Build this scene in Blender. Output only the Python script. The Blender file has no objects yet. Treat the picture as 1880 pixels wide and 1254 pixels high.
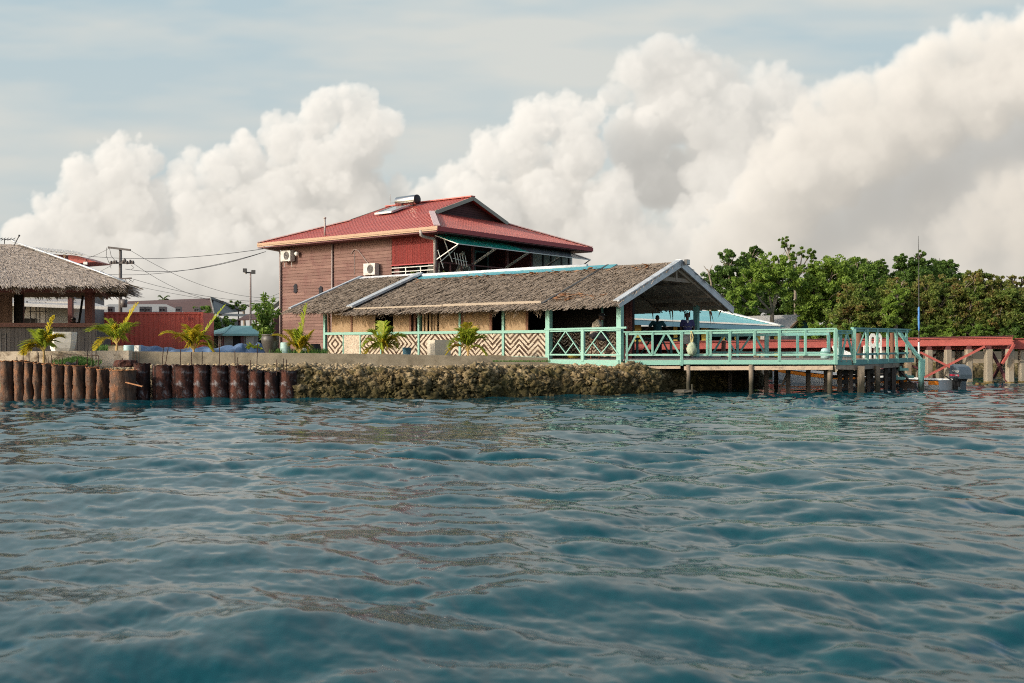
import bpy, math, random
import numpy as np
from mathutils import Vector, Matrix
random.seed(7); R=random.Random(21); NR=np.random.default_rng(3)
PI=math.pi; rad=math.radians
sc=bpy.context.scene; C=sc.collection
F=1828.0; HZ=632.0; CX=940.0; CAMH=1.5
def at(px,py,Y): return Vector(((px-CX)/F*Y, Y, CAMH+(HZ-py)/F*Y))
def xat(px,Y): return (px-CX)/F*Y
def zat(py,Y): return CAMH+(HZ-py)/F*Y

# ---------------------------------------------------------------- scene graph
POSE={}
def thing(name,label,cat,loc=(0,0,0),rotz=0.0,group=None):
    o=bpy.data.objects.new(name,None); C.objects.link(o); o.empty_display_size=.2
    o.location=loc; o.rotation_euler=(0,0,rotz); o['label']=label; o['category']=cat
    if group: o['group']=group
    POSE[o.name]=(Vector(loc),rotz); return o
def tag(o,label,cat,group=None):
    o['label']=label; o['category']=cat
    if group: o['group']=group
    return o
def kind(o,k): o['kind']=k; return o
def root_of(o):
    while o.parent is not None: o=o.parent
    return o
def copy_tree(o,parent=None):
    c=o.copy(); C.objects.link(c)
    if parent is not None: c.parent=parent
    for ch in list(o.children): copy_tree(ch,c)
    return c

class MB:
    def __init__(s): s.v=[]; s.f=[]; s.r=[]; s.m=[]
    def add(s,vs,fs,r=None,mi=0):
        b=len(s.v); s.v.extend([tuple(v) for v in vs])
        if r is None: r=R.random()
        for f in fs: s.f.append(tuple(i+b for i in f)); s.r.append(r); s.m.append(mi)
    def box(s,x0,x1,y0,y1,z0,z1,r=None,mi=0):
        if x0>x1:x0,x1=x1,x0
        if y0>y1:y0,y1=y1,y0
        if z0>z1:z0,z1=z1,z0
        s.add([(x0,y0,z0),(x1,y0,z0),(x1,y1,z0),(x0,y1,z0),(x0,y0,z1),(x1,y0,z1),(x1,y1,z1),(x0,y1,z1)],
              [(0,3,2,1),(4,5,6,7),(0,1,5,4),(1,2,6,5),(2,3,7,6),(3,0,4,7)],r,mi); return s
    def bar(s,p,q,w,h=None,up=(0,0,1),r=None,mi=0):
        p=Vector(p);q=Vector(q);d=(q-p).normalized();up=Vector(up)
        if abs(d.dot(up))>.98: up=Vector((1,0,0)) if abs(d.x)<.9 else Vector((0,1,0))
        a=d.cross(up).normalized();b=a.cross(d).normalized();h=h or w
        a=a*w/2;b=b*h/2
        s.add([p-a-b,p+a-b,p+a+b,p-a+b,q-a-b,q+a-b,q+a+b,q-a+b],[(0,1,2,3),(7,6,5,4),(4,5,1,0),(5,6,2,1),(6,7,3,2),(7,4,0,3)],r,mi); return s
    def tube(s,pts,rs,n=8,r=None,caps=True,mi=0):
        pts=[Vector(p) for p in pts]
        if not hasattr(rs,'__len__'): rs=[rs]*len(pts)
        vs=[];fs=[];prev=None
        for i,p in enumerate(pts):
            d=(pts[min(i+1,len(pts)-1)]-pts[max(i-1,0)]).normalized()
            if prev is None:
                up=Vector((0,0,1)) if abs(d.z)<.9 else Vector((1,0,0)); a=d.cross(up).normalized()
            else:
                a=(prev-d*prev.dot(d)); a=a.normalized() if a.length>1e-6 else d.orthogonal().normalized()
            prev=a;b=d.cross(a)
            for k in range(n):
                t=2*PI*k/n; vs.append(p+(a*math.cos(t)+b*math.sin(t))*rs[i])
        for i in range(len(pts)-1):
            for k in range(n):
                k2=(k+1)%n; fs.append((i*n+k,i*n+k2,(i+1)*n+k2,(i+1)*n+k))
        if caps:
            fs.append(tuple(range(n-1,-1,-1))); fs.append(tuple((len(pts)-1)*n+k for k in range(n)))
        s.add(vs,fs,r,mi); return s
    def lathe(s,prof,n=20,c=(0,0,0),sx=1,sy=1,r=None,jit=0,cap=True,mi=0):
        vs=[];fs=[]
        for i,(rr,z) in enumerate(prof):
            for k in range(n):
                t=2*PI*k/n; q=rr*(1+(R.uniform(-jit,jit) if jit else 0))
                vs.append((c[0]+q*math.cos(t)*sx,c[1]+q*math.sin(t)*sy,c[2]+z))
        for i in range(len(prof)-1):
            for k in range(n):
                k2=(k+1)%n; fs.append((i*n+k,i*n+k2,(i+1)*n+k2,(i+1)*n+k))
        if cap: fs.append(tuple(range(n-1,-1,-1))); fs.append(tuple((len(prof)-1)*n+k for k in range(n)))
        s.add(vs,fs,r,mi); return s
    def ell(s,c,rx,ry,rz,n=12,m=8,r=None):
        prof=[(max(math.sin(PI*i/m),1e-3),-math.cos(PI*i/m)) for i in range(m+1)]
        vs=[];fs=[]
        for q,z in prof:
            for k in range(n):
                t=2*PI*k/n; vs.append((c[0]+rx*q*math.cos(t),c[1]+ry*q*math.sin(t),c[2]+rz*z))
        for i in range(m):
            for k in range(n):
                k2=(k+1)%n; fs.append((i*n+k,i*n+k2,(i+1)*n+k2,(i+1)*n+k))
        s.add(vs,fs,r); return s
    def prism(s,poly,ext,r=None,mi=0):
        poly=[Vector(p) for p in poly]; e=Vector(ext); n=len(poly)
        nrm=Vector((0,0,0))
        for i in range(n): nrm+=poly[i].cross(poly[(i+1)%n])
        if nrm.dot(e)<0: poly=poly[::-1]
        fs=[tuple(range(n-1,-1,-1)),tuple(range(n,2*n))]+[(i,(i+1)%n,n+(i+1)%n,n+i) for i in range(n)]
        s.add(poly+[p+e for p in poly],fs,r,mi); return s
    def slab(s,a,b,c,d,t,r=None):  # quad sheet with thickness t straight down
        s.prism([a,b,c,d],(0,0,-t),r); return s
    def arr(s): return np.array(s.v,dtype=np.float64).reshape(-1,3)
    def build(s,name,mat,parent=None,smooth=False,world=False,loc=None):
        V=s.arr()
        root=root_of(parent) if parent is not None else None
        if world and root is not None and root.name in POSE:
            l,rz=POSE[root.name]; V=V-np.array(l); c,sn=math.cos(-rz),math.sin(-rz)
            V=np.stack([V[:,0]*c-V[:,1]*sn,V[:,0]*sn+V[:,1]*c,V[:,2]],1)
        if loc is not None: V=V-np.array(loc)
        me=bpy.data.meshes.new(name); me.from_pydata(V.tolist(),[],s.f); me.update()
        a=me.attributes.new('rnd','FLOAT','FACE'); a.data.foreach_set('value',np.array(s.r,np.float32))
        for m in (mat if isinstance(mat,(list,tuple)) else [mat]): me.materials.append(m)
        if any(s.m): me.polygons.foreach_set('material_index',np.array(s.m,np.int32))
        if smooth: me.polygons.foreach_set('use_smooth',np.ones(len(s.f),bool))
        o=bpy.data.objects.new(name,me); C.objects.link(o)
        if parent is not None: o.parent=parent
        if loc is not None: o.location=loc
        return o
def np_mesh(name,V,Fq,rnd,mat,parent=None,smooth=False,loc=None,world=False):
    V=np.asarray(V,np.float64).reshape(-1,3); Fq=np.asarray(Fq,np.int32); k=Fq.shape[1]
    root=root_of(parent) if parent is not None else None
    if world and root is not None and root.name in POSE:
        l,rz=POSE[root.name]; V=V-np.array(l); c,sn=math.cos(-rz),math.sin(-rz)
        V=np.stack([V[:,0]*c-V[:,1]*sn,V[:,0]*sn+V[:,1]*c,V[:,2]],1)
    if loc is not None: V=V-np.array(loc)
    me=bpy.data.meshes.new(name); me.vertices.add(len(V)); me.vertices.foreach_set('co',V.astype(np.float32).ravel())
    me.loops.add(Fq.size); me.loops.foreach_set('vertex_index',Fq.ravel()); me.polygons.add(len(Fq))
    me.polygons.foreach_set('loop_start',np.arange(0,Fq.size,k,dtype=np.int32))
    if smooth: me.polygons.foreach_set('use_smooth',np.ones(len(Fq),bool))
    me.update(calc_edges=True)
    if rnd is not None:
        a=me.attributes.new('rnd','FLOAT','FACE'); a.data.foreach_set('value',np.asarray(rnd,np.float32))
    me.materials.append(mat)
    o=bpy.data.objects.new(name,me); C.objects.link(o)
    if parent is not None: o.parent=parent
    if loc is not None: o.location=loc
    return o

# ---------------------------------------------------------------- materials
class NT:
    def __init__(s,name):
        s.mat=bpy.data.materials.new(name); s.mat.use_nodes=True; s.t=s.mat.node_tree; s.t.nodes.clear()
    def n(s,typ,**kw):
        nd=s.t.nodes.new(typ)
        for k,v in kw.items():
            if k.startswith('i_'):
                key=k[2:]; key=int(key) if key.isdigit() else key.replace('_',' ')
                nd.inputs[key].default_value=v
            else: setattr(nd,k,v)
        return nd
    def l(s,a,b): s.t.links.new(a,b)
    def math(s,op,a,b=None,c=None,clamp=False):
        nd=s.n('ShaderNodeMath',operation=op); nd.use_clamp=clamp
        for i,x in enumerate((a,b,c)):
            if x is None: continue
            if isinstance(x,(int,float)): nd.inputs[i].default_value=x
            else: s.l(x,nd.inputs[i])
        return nd.outputs[0]
    def mix(s,fac,a,b,blend='MIX'):
        nd=s.n('ShaderNodeMix',data_type='RGBA',blend_type=blend)
        for i,x in ((0,fac),(6,a),(7,b)):
            if isinstance(x,(int,float)): nd.inputs[i].default_value=x
            elif isinstance(x,tuple): nd.inputs[i].default_value=(x+(1,))[:4]
            else: s.l(x,nd.inputs[i])
        return nd.outputs[2]
    def coord(s,scale=(1,1,1),which='Object',rot=(0,0,0)):
        tc=s.n('ShaderNodeTexCoord'); mp=s.n('ShaderNodeMapping'); mp.inputs['Scale'].default_value=scale; mp.inputs['Rotation'].default_value=rot
        s.l(tc.outputs[which],mp.inputs[0]); return mp.outputs[0]
    def noise(s,vec,scale,detail=5,rough=.6,dist=0):
        nd=s.n('ShaderNodeTexNoise'); nd.inputs['Scale'].default_value=scale; nd.inputs['Detail'].default_value=detail; nd.inputs['Roughness'].default_value=rough; nd.inputs['Distortion'].default_value=dist
        s.l(vec,nd.inputs['Vector']); return nd.outputs['Fac']
    def ramp(s,fac,stops):
        nd=s.n('ShaderNodeValToRGB'); e=nd.color_ramp.elements
        while len(e)<len(stops): e.new(.5)
        for i,(p,c) in enumerate(stops): e[i].position=p; e[i].color=(c+(1,))[:4] if isinstance(c,tuple) else (c,c,c,1)
        s.l(fac,nd.inputs[0]); return nd.outputs[0]
    def attr(s,name='rnd'): return s.n('ShaderNodeAttribute',attribute_name=name).outputs['Fac']
    def orand(s): return s.n('ShaderNodeObjectInfo').outputs['Random']
    def bump(s,h,strength=.3,dist=.02):
        b=s.n('ShaderNodeBump'); b.inputs['Strength'].default_value=strength; b.inputs['Distance'].default_value=dist
        s.l(h,b.inputs['Height']); return b.outputs[0]
    def out(s,col,rough=.8,bump=None,metal=0,spec=.3,trans=None,alpha=None):
        p=s.n('ShaderNodeBsdfPrincipled')
        if isinstance(col,tuple): p.inputs['Base Color'].default_value=(col+(1,))[:4]
        else: s.l(col,p.inputs['Base Color'])
        if isinstance(rough,(int,float)): p.inputs['Roughness'].default_value=rough
        else: s.l(rough,p.inputs['Roughness'])
        p.inputs['Metallic'].default_value=metal; p.inputs['Specular IOR Level'].default_value=spec
        if bump is not None: s.l(bump,p.inputs['Normal'])
        sh=p.outputs[0]
        if trans is not None:
            tr=s.n('ShaderNodeBsdfTranslucent')
            if isinstance(col,tuple): tr.inputs[0].default_value=(col+(1,))[:4]
            else: s.l(col,tr.inputs[0])
            mx=s.n('ShaderNodeMixShader'); mx.inputs[0].default_value=trans; s.l(sh,mx.inputs[1]); s.l(tr.outputs[0],mx.inputs[2]); sh=mx.outputs[0]
        o=s.n('ShaderNodeOutputMaterial'); s.l(sh,o.inputs[0]); return s.mat
def pm(name,c1,c2,scale=6,stretch=(1,1,1),rough=.8,bump=.25,bd=.02,wr=.35,metal=0,spec=.3,trans=None,dirt=None,ds=1.2,dthr=(.5,.68),orand=0,fine=None,detail=6,coords='Object',streak=None):
    """generic weathered surface: c1..c2 by stretched noise and per-face rnd, dirt = third colour in blotches"""
    t=NT(name); v=t.coord(stretch,coords); n=t.noise(v,scale,detail,.62)
    n2=t.ramp(n,[(.3,0.),(.7,1.)])
    f=t.math('MULTIPLY_ADD',t.attr(),wr,t.math('MULTIPLY',n2,1-wr))
    col=t.mix(f,c1,c2)
    if orand:
        col=t.mix(t.math('MULTIPLY',t.orand(),orand),col,tuple(x*.45 for x in c1))
    if dirt:
        d=t.ramp(t.noise(t.coord((1,1,1),coords),ds,6,.7,.4),[(dthr[0],0.),(dthr[1],1.)])
        col=t.mix(t.math('MULTIPLY',d,.85),col,dirt)
    if streak:
        k=t.ramp(t.noise(t.coord((1,1,.13),coords),streak[1],5,.7,.6),[(.42,0.),(.60,1.)]); col=t.mix(t.math('MULTIPLY',k,streak[2]),col,streak[0])
    h=n
    if fine: h=t.math('ADD',n,t.math('MULTIPLY',t.noise(t.coord((1,1,1),coords),fine,4,.7),.6))
    return t.out(col,rough,t.bump(h,bump,bd) if bump else None,metal,spec,trans)
def srgb(r,g,b): 
    f=lambda c:(c/255/12.92 if c/255<.04045 else ((c/255+.055)/1.055)**2.4)
    return (f(r),f(g),f(b))
M={}
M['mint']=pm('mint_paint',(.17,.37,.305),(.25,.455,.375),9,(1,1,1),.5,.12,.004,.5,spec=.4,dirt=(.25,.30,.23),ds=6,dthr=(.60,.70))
M['mint_dark']=pm('shaded_weathered_teal',(.12,.30,.27),(.18,.38,.335),6,(1,1,1),.6,.2,.004,.5,dirt=(.10,.18,.15),ds=2.5,dthr=(.5,.7))  # landing's right-hand side has its shade put into this darker teal, plus weathering
M['grey_wood']=pm('grey_timber',(.22,.175,.13),(.38,.31,.24),14,(1,1,.12),.85,.4,.01,.5,dirt=(.07,.055,.045),ds=2.4)
M['dark_wood']=pm('wet_dark_timber',(.030,.025,.022),(.075,.06,.05),12,(1,1,.15),.7,.4,.01,.4)
M['pale_beam']=pm('pale_timber_beam',(.36,.28,.20),(.50,.40,.30),10,(.3,.3,2),.8,.3,.008,.5,dirt=(.16,.12,.09),ds=3)
def tide(name,c1,c2,z0=.55):
    t=NT(name); n=t.noise(t.coord((1,1,.15)),12,6,.65); col=t.mix(t.math('MULTIPLY_ADD',t.attr(),.4,t.math('MULTIPLY',t.ramp(n,[(.3,0.),(.7,1.)]),.6)),c1,c2)
    g=t.n('ShaderNodeNewGeometry'); sp=t.n('ShaderNodeSeparateXYZ'); t.l(g.outputs['Position'],sp.inputs[0]); k=t.math('ADD',sp.outputs[2],t.math('MULTIPLY',t.math('SUBTRACT',n,.5),.7))
    col=t.mix(t.math('MULTIPLY',t.ramp(k,[(z0-.25,1.),(z0+.12,0.)]),.92),col,(.022,.023,.014))
    return t.out(col,.85,t.bump(n,.4,.01),0,.3)
M['pile_wood']=tide('tide_stained_timber',(.13,.102,.076),(.25,.205,.155)); M['mint_tide']=tide('tide_stained_teal_post',(.13,.31,.28),(.19,.39,.34),.42)
M['wall_dark']=pm('shade_darkened_wall',(.07,.066,.052),(.11,.10,.08),2,(1,1,1),.9,.2,.01,.3)  # retaining wall's shade is put into this dark base; the footing shares it
M['plank']=pm('deck_plank',(.15,.15,.14),(.25,.24,.22),10,(1,1,1),.85,.3,.006,.6)
M['thatch']=pm('grey_palm_thatch',(.15,.117,.088),(.38,.308,.236),4.0,(1,1,1),.95,.5,.03,.72,dirt=(.075,.058,.043),ds=1.1,dthr=(.58,.80),fine=30,spec=.1)
M['thatch_pale']=pm('pale_straw_thatch',(.25,.21,.18),(.50,.435,.37),3.0,(1,1,1),.95,.5,.03,.72,dirt=(.11,.095,.08),ds=1.5,dthr=(.56,.76),fine=40,spec=.1)
M['thatch_brown']=pm('fresh_brown_leaf',(.32,.14,.06),(.50,.30,.17),8,(1,1,1),.8,.3,.01,.8,spec=.2)
M['thatch_under']=pm('thatch_underside',(.32,.27,.21),(.52,.45,.36),6,(1,1,1),.95,.4,.02,.6,spec=.1)
M['flash']=pm('galvanised_flashing',(.42,.45,.47),(.60,.62,.63),4,(1,1,1),.45,.1,.004,.4,metal=.3,spec=.5,dirt=(.22,.24,.25),ds=2)
M['teal_cap']=pm('teal_ridge_sheet',(.045,.22,.27),(.08,.29,.33),5,(1,1,1),.5,.1,.004,.4,dirt=(.2,.22,.22),ds=3,dthr=(.62,.75))
M['white_cap']=pm('whitewashed_ridge',(.50,.52,.53),(.66,.67,.67),5,(1,1,1),.6,.1,.004,.4,dirt=(.3,.3,.29),ds=2)
M['batten']=pm('bare_batten',(.28,.23,.175),(.39,.325,.25),9,(1,1,1),.8,.2,.005,.5)
M['mat']=pm('woven_bamboo_mat',(.25,.165,.09),(.38,.265,.155),14,(1,.5,1.6),.75,.35,.006,.3,dirt=(.28,.17,.08),ds=1.6,fine=60)
M['brown_post']=pm('brown_post',(.13,.055,.03),(.2,.1,.06),8,(1,1,.2),.7,.2,.004)
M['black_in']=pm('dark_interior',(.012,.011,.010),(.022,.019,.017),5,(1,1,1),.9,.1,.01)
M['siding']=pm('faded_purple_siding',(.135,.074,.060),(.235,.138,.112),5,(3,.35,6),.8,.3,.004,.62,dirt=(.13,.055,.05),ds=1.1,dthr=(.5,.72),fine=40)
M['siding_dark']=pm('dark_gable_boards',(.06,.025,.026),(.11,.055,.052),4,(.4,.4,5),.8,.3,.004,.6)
M['redroof']=pm('red_painted_roof',(.40,.075,.054),(.46,.105,.076),1.2,(1,1,1),.42,.05,.003,.2,spec=.5,dirt=(.33,.075,.057),ds=.7)
M['cream']=pm('cream_fascia',(.36,.235,.15),(.43,.29,.19),3,(1,1,1),.5,.05,.003,.3)
M['sage']=pm('sage_green_barge',(.26,.28,.22),(.34,.35,.28),3,(1,1,1),.6,.05,.003,.3)
M['hipcap']=pm('pinkish_hip_flashing',(.55,.36,.34),(.62,.45,.43),3,(1,1,1),.4,.05,.003,.3,spec=.5)
M['bamboo_red']=pm('red_bamboo_blind',(.17,.018,.015),(.30,.036,.028),6,(1,6,.5),.55,.2,.004,.75)
M['redpaint']=pm('red_painted_wood',(.30,.03,.035),(.36,.05,.05),5,(1,1,1),.5,.1,.003,.4)
M['maroon']=pm('maroon_paint',(.10,.032,.034),(.15,.055,.055),5,(1,1,1),.6,.1,.003,.4)
M['pvc']=pm('grey_pvc_pipe',(.36,.32,.29),(.46,.42,.38),5,(1,1,1),.45,.05,.002,.3,dirt=(.2,.13,.12),ds=2)
M['pvc_dark']=pm('aged_downpipe',(.23,.18,.165),(.31,.25,.23),5,(1,1,1),.5,.05,.002,.3)
M['white']=pm('white_plastic',(.70,.69,.64),(.78,.77,.72),5,(1,1,1),.4,.03,.002,.3,spec=.5)
M['offwhite']=pm('aged_white_metal',(.48,.48,.45),(.60,.59,.55),5,(1,1,1),.5,.05,.002,.3,dirt=(.3,.26,.2),ds=3)
M['black']=pm('black_plastic',(.012,.012,.013),(.022,.022,.024),8,(1,1,1),.45,.05,.002,.3)
M['darkmetal']=pm('dark_steel',(.05,.05,.05),(.09,.09,.088),8,(1,1,1),.5,.1,.003,.3,metal=.4)
M['steel']=pm('brushed_steel',(.55,.53,.48),(.68,.66,.60),4,(1,1,1),.25,.04,.002,.3,metal=1.0)
M['alu']=pm('pale_aluminium_strut',(.46,.45,.42),(.6,.58,.54),6,(1,1,1),.45,.05,.002,.3,metal=.3)
M['panel_glass']=pm('collector_glass',(.25,.29,.30),(.36,.39,.40),2,(1,1,1),.12,.02,.002,.3,spec=.8)
M['awn_teal']=pm('teal_translucent_sheet',(.06,.60,.52),(.09,.70,.62),3,(5,.6,1),.5,.1,.004,.4,trans=.85)
M['awn_grey']=pm('grey_sheet',(.05,.065,.072),(.09,.105,.11),3,(5,.6,1),.6,.1,.004,.4,trans=.08)
M['meshgrey']=pm('grey_mesh_screen',(.25,.25,.24),(.38,.38,.36),60,(1,1,1),.9,.2,.004,.3)
M['doorframe']=pm('teal_door_frame',(.14,.26,.27),(.2,.33,.33),5,(1,1,1),.5,.05,.002,.3)
M['sling']=pm('pale_sling_fabric',(.36,.37,.33),(.46,.46,.41),40,(1,1,1),.8,.1,.002,.3)
M['rust']=pm('rusty_drum_steel',(.055,.028,.019),(.35,.16,.08),5,(1,1,.5),.85,.9,.03,.2,dirt=(.125,.090,.070),ds=3.6,dthr=(.42,.56),orand=.3,fine=24,spec=.2,streak=((.045,.030,.022),9,.85))
M['rust_dark']=pm('dark_rusty_drum_steel',(.016,.010,.010),(.17,.062,.040),6,(1,1,.5),.85,.9,.03,.2,dirt=(.30,.28,.28),ds=4.6,dthr=(.54,.66),orand=.2,fine=30,spec=.2,streak=((.012,.009,.009),8,.8))
M['rust_edge']=pm('orange_rust_edge',(.24,.09,.03),(.42,.20,.09),9,(1,1,1),.9,.4,.006,.4)
M['rebar']=pm('rusty_rebar',(.035,.02,.015),(.07,.038,.026),20,(1,1,1),.9,.3,.003)
M['concrete']=pm('weathered_concrete',(.27,.225,.155),(.40,.345,.25),2.4,(1,1,1.6),.92,.35,.01,.25,dirt=(.12,.10,.065),ds=1.3,dthr=(.48,.70),fine=30)
M['concrete_pale']=pm('pale_concrete',(.46,.38,.27),(.66,.56,.43),2.2,(1,1,1.6),.92,.3,.01,.25,dirt=(.17,.12,.07),ds=1.9,dthr=(.50,.62),fine=30)
M['rubble']=pm('coral_rubble',(.24,.175,.095),(.46,.37,.235),4.5,(1,1,1),.95,.5,.02,.7,dirt=(.10,.08,.05),ds=3)
M['planter']=pm('whitewashed_planter',(.72,.68,.58),(.80,.76,.67),3,(1,1,1),.8,.12,.004,.25,dirt=(.42,.37,.29),ds=1.4)
M['planter_box']=pm('cream_concrete_box',(.50,.45,.35),(.60,.55,.44),3,(1,1,1),.85,.12,.004,.25,dirt=(.36,.31,.23),ds=2)
M['ltblue']=pm('pale_aqua_plastic',(.30,.46,.45),(.38,.53,.51),3,(1,1,1),.5,.05,.003,.25,dirt=(.22,.33,.32),ds=2)
M['blue']=pm('dusty_blue_plastic',(.07,.17,.24),(.11,.23,.30),3,(1,1,1),.5,.05,.003,.25)
M['tarp']=pm('blue_tarpaulin',(.06,.115,.225),(.115,.185,.31),2.5,(1,1,1),.55,.25,.02,.4,spec=.4)
M['urn']=pm('dark_glazed_urn',(.05,.046,.040),(.10,.09,.075),3,(1,1,1),.45,.1,.004,.25,spec=.45)
M['container']=pm('red_container_paint',(.58,.105,.068),(.66,.15,.10),2,(1,1,.4),.6,.08,.004,.2,dirt=(.42,.11,.075),ds=.9)
M['grey_roof']=pm('grey_sheet_roof',(.36,.36,.35),(.48,.47,.45),1.5,(1,1,1),.5,.05,.004,.3,metal=.15)
M['white_roof']=pm('pale_sheet_roof',(.24,.235,.22),(.31,.30,.28),1.5,(1,1,1),.55,.05,.004,.3)
M['brown_roof']=pm('brown_roof',(.085,.05,.045),(.13,.075,.065),2,(1,1,1),.7,.1,.01,.3)
M['wall_grey']=pm('grey_painted_wall',(.20,.20,.18),(.28,.28,.25),2,(1,1,1),.8,.08,.004,.3,dirt=(.13,.12,.1),ds=1)
M['wall_pale']=pm('pale_painted_wall',(.42,.40,.36),(.52,.50,.45),2,(1,1,1),.8,.08,.004,.3)
M['teal_roof']=pm('turquoise_sheet_roof',(.13,.40,.42),(.18,.47,.49),1.2,(1,1,1),.45,.05,.004,.3,spec=.5,dirt=(.22,.45,.46),ds=1)
M['green_roof']=pm('green_kiosk_roof',(.18,.40,.36),(.25,.48,.43),1.5,(1,1,1),.5,.05,.004,.3)
M['white_trim']=pm('white_trim',(.55,.56,.53),(.65,.66,.62),3,(1,1,1),.6,.05,.003,.3)
M['blue_trim']=pm('blue_fascia',(.07,.16,.22),(.10,.2,.26),3,(1,1,1),.6,.05,.003,.3)
M['yellow']=pm('yellow_paint',(.50,.37,.06),(.58,.45,.10),3,(1,1,1),.6,.05,.003,.3)
M['orange_wall']=pm('orange_red_counter',(.42,.06,.045),(.5,.1,.06),3,(1,1,1),.6,.05,.003,.3)
M['teal_gable']=pm('dark_teal_gable',(.02,.13,.13),(.035,.17,.165),3,(1,1,4),.7,.05,.003,.3)
M['wharf_red']=pm('red_oxide_girder',(.31,.064,.052),(.41,.105,.085),3,(1,1,1),.6,.12,.004,.3,dirt=(.20,.05,.04),ds=1.6,dthr=(.55,.72))
M['pile']=pm('concrete_pile',(.22,.185,.135),(.37,.32,.245),3,(1,1,.3),.9,.35,.01,.25,dirt=(.20,.12,.06),ds=1.3,dthr=(.5,.68),fine=30)
M['pile_foot']=pm('weedy_pile_foot',(.10,.075,.03),(.22,.15,.05),8,(1,1,1),.9,.4,.01,.25)
M['hut_wood']=pm('grey_board_front',(.115,.105,.10),(.19,.175,.16),5,(6,6,.4),.85,.3,.006,.6)
M['hut_brown']=pm('brown_board_wall',(.10,.06,.042),(.17,.105,.075),5,(6,6,.4),.8,.3,.006,.6)
M['counter']=pm('varnished_counter',(.17,.075,.055),(.25,.12,.09),6,(.5,2,2),.5,.15,.004,.4)
M['hut_post']=pm('red_brown_post',(.10,.028,.024),(.15,.05,.042),6,(1,1,.3),.55,.15,.004,.4)
M['insul']=pm('ceramic_insulator',(.10,.09,.085),(.17,.155,.145),8,(1,1,1),.4,.05,.003,.3)
M['hull']=pm('white_gelcoat',(.55,.57,.56),(.64,.65,.63),1.5,(1,1,1),.3,.04,.003,.3,spec=.5,dirt=(.36,.38,.36),ds=1.3)
M['orange']=pm('orange_stripe',(.82,.24,.025),(.88,.29,.04),3,(1,1,1),.4,.03,.003,.3)
M['engine']=pm('blue_grey_cowling',(.045,.065,.082),(.065,.087,.105),4,(1,1,1),.35,.04,.003,.3,spec=.5)
M['red_decal']=pm('red_decal',(.50,.02,.05),(.55,.03,.06),4,(1,1,1),.4,0,.003,.3)
M['flag']=pm('faded_blue_cloth',(.05,.16,.40),(.09,.23,.5),6,(1,1,1),.8,.2,.01,.3)
M['skin']=pm('dark_skin',(.058,.034,.024),(.09,.053,.038),10,(1,1,1),.55,.05,.003,.2)
M['hair']=pm('black_hair',(.008,.007,.007),(.014,.012,.011),60,(1,1,1),.8,.3,.004,.2)
M['navy']=pm('navy_cotton',(.04,.04,.11),(.07,.065,.16),14,(1,1,1),.9,.2,.006,.2)
M['tealshirt']=pm('dark_teal_cotton',(.02,.075,.09),(.035,.11,.125),14,(1,1,1),.9,.2,.006,.2)
M['palecloth']=pm('pale_cotton',(.30,.26,.21),(.40,.35,.29),14,(1,1,1),.9,.2,.006,.2)
M['khaki']=pm('light_khaki_cotton',(.40,.36,.30),(.50,.46,.39),14,(1,1,1),.9,.2,.006,.2)
M['darkcloth']=pm('dark_trousers',(.015,.015,.02),(.03,.03,.036),14,(1,1,1),.9,.2,.006,.2)
M['netbag']=pm('pale_green_net',(.25,.32,.22),(.46,.48,.36),22,(1,1,1),.8,.6,.02,.4,dirt=(.12,.24,.13),ds=9)
M['rope']=pm('yellow_rope',(.45,.36,.14),(.55,.46,.22),30,(1,1,1),.9,.2,.003)
M['bark']=pm('tree_bark',(.16,.125,.09),(.28,.235,.18),8,(1,1,.3),.9,.4,.02,.3)
M['bark_dark']=pm('dark_bark',(.05,.042,.033),(.09,.075,.06),8,(1,1,.3),.9,.4,.02,.3)
M['soil']=pm('bare_earth',(.20,.155,.10),(.33,.265,.18),2,(1,1,1),.95,.4,.03,.3,dirt=(.10,.10,.05),ds=.5)
M['grass']=pm('green_grass',(.045,.11,.022),(.11,.20,.045),3,(1,1,1),.8,.2,.01,.7,trans=.25)
M['rubber']=pm('black_rubber',(.012,.012,.012),(.02,.02,.02),10,(1,1,1),.8,.2,.003)
def leafmat(name,ca,cb,cc=None,f=.5,trans=.45):
    t=NT(name); n=t.noise(t.coord((1,1,1)),.55,3,.6)
    a=t.math('ADD',t.math('MULTIPLY',t.attr(),.65),t.math('MULTIPLY',t.ramp(n,[(.35,0.),(.65,1.)]),.35))
    col=t.mix(a,ca,cb)
    if cc:
        m=t.ramp(t.noise(t.coord((1,1,1)),.9,4,.65),[(f-.08,0.),(f+.12,1.)]); m=t.math('MULTIPLY',m,t.ramp(t.attr(),[(.25,.25),(.75,1.)]))
        col=t.mix(m,col,cc)
    return t.out(col,.55,None,0,.25,trans)
M['leaf_bright']=leafmat('bright_green_leaf',(.12,.21,.03),(.28,.39,.065))
M['leaf_mid']=leafmat('mid_green_leaf',(.085,.165,.028),(.21,.31,.055))
M['leaf_dark']=leafmat('dark_green_leaf',(.06,.125,.026),(.15,.24,.05))
M['leaf_rusty']=leafmat('rusty_tinged_leaf',(.10,.165,.03),(.23,.31,.065),(.25,.14,.055),.50)
M['leaf_olive']=leafmat('olive_leaf',(.095,.16,.03),(.225,.29,.065),(.25,.155,.06),.51)
M['palm_green']=leafmat('coconut_frond',(.21,.30,.03),(.46,.50,.05),None,trans=.5)
M['palm_yellow']=leafmat('yellow_coconut_frond',(.34,.31,.03),(.68,.52,.035),None,trans=.5)
M['rachis']=pm('yellow_rachis',(.40,.30,.06),(.5,.36,.10),8,(1,1,1),.6,.1,.003)
M['palm_stem']=pm('orange_palm_stem',(.34,.22,.07),(.46,.30,.12),8,(1,1,.3),.7,.2,.004)

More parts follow.
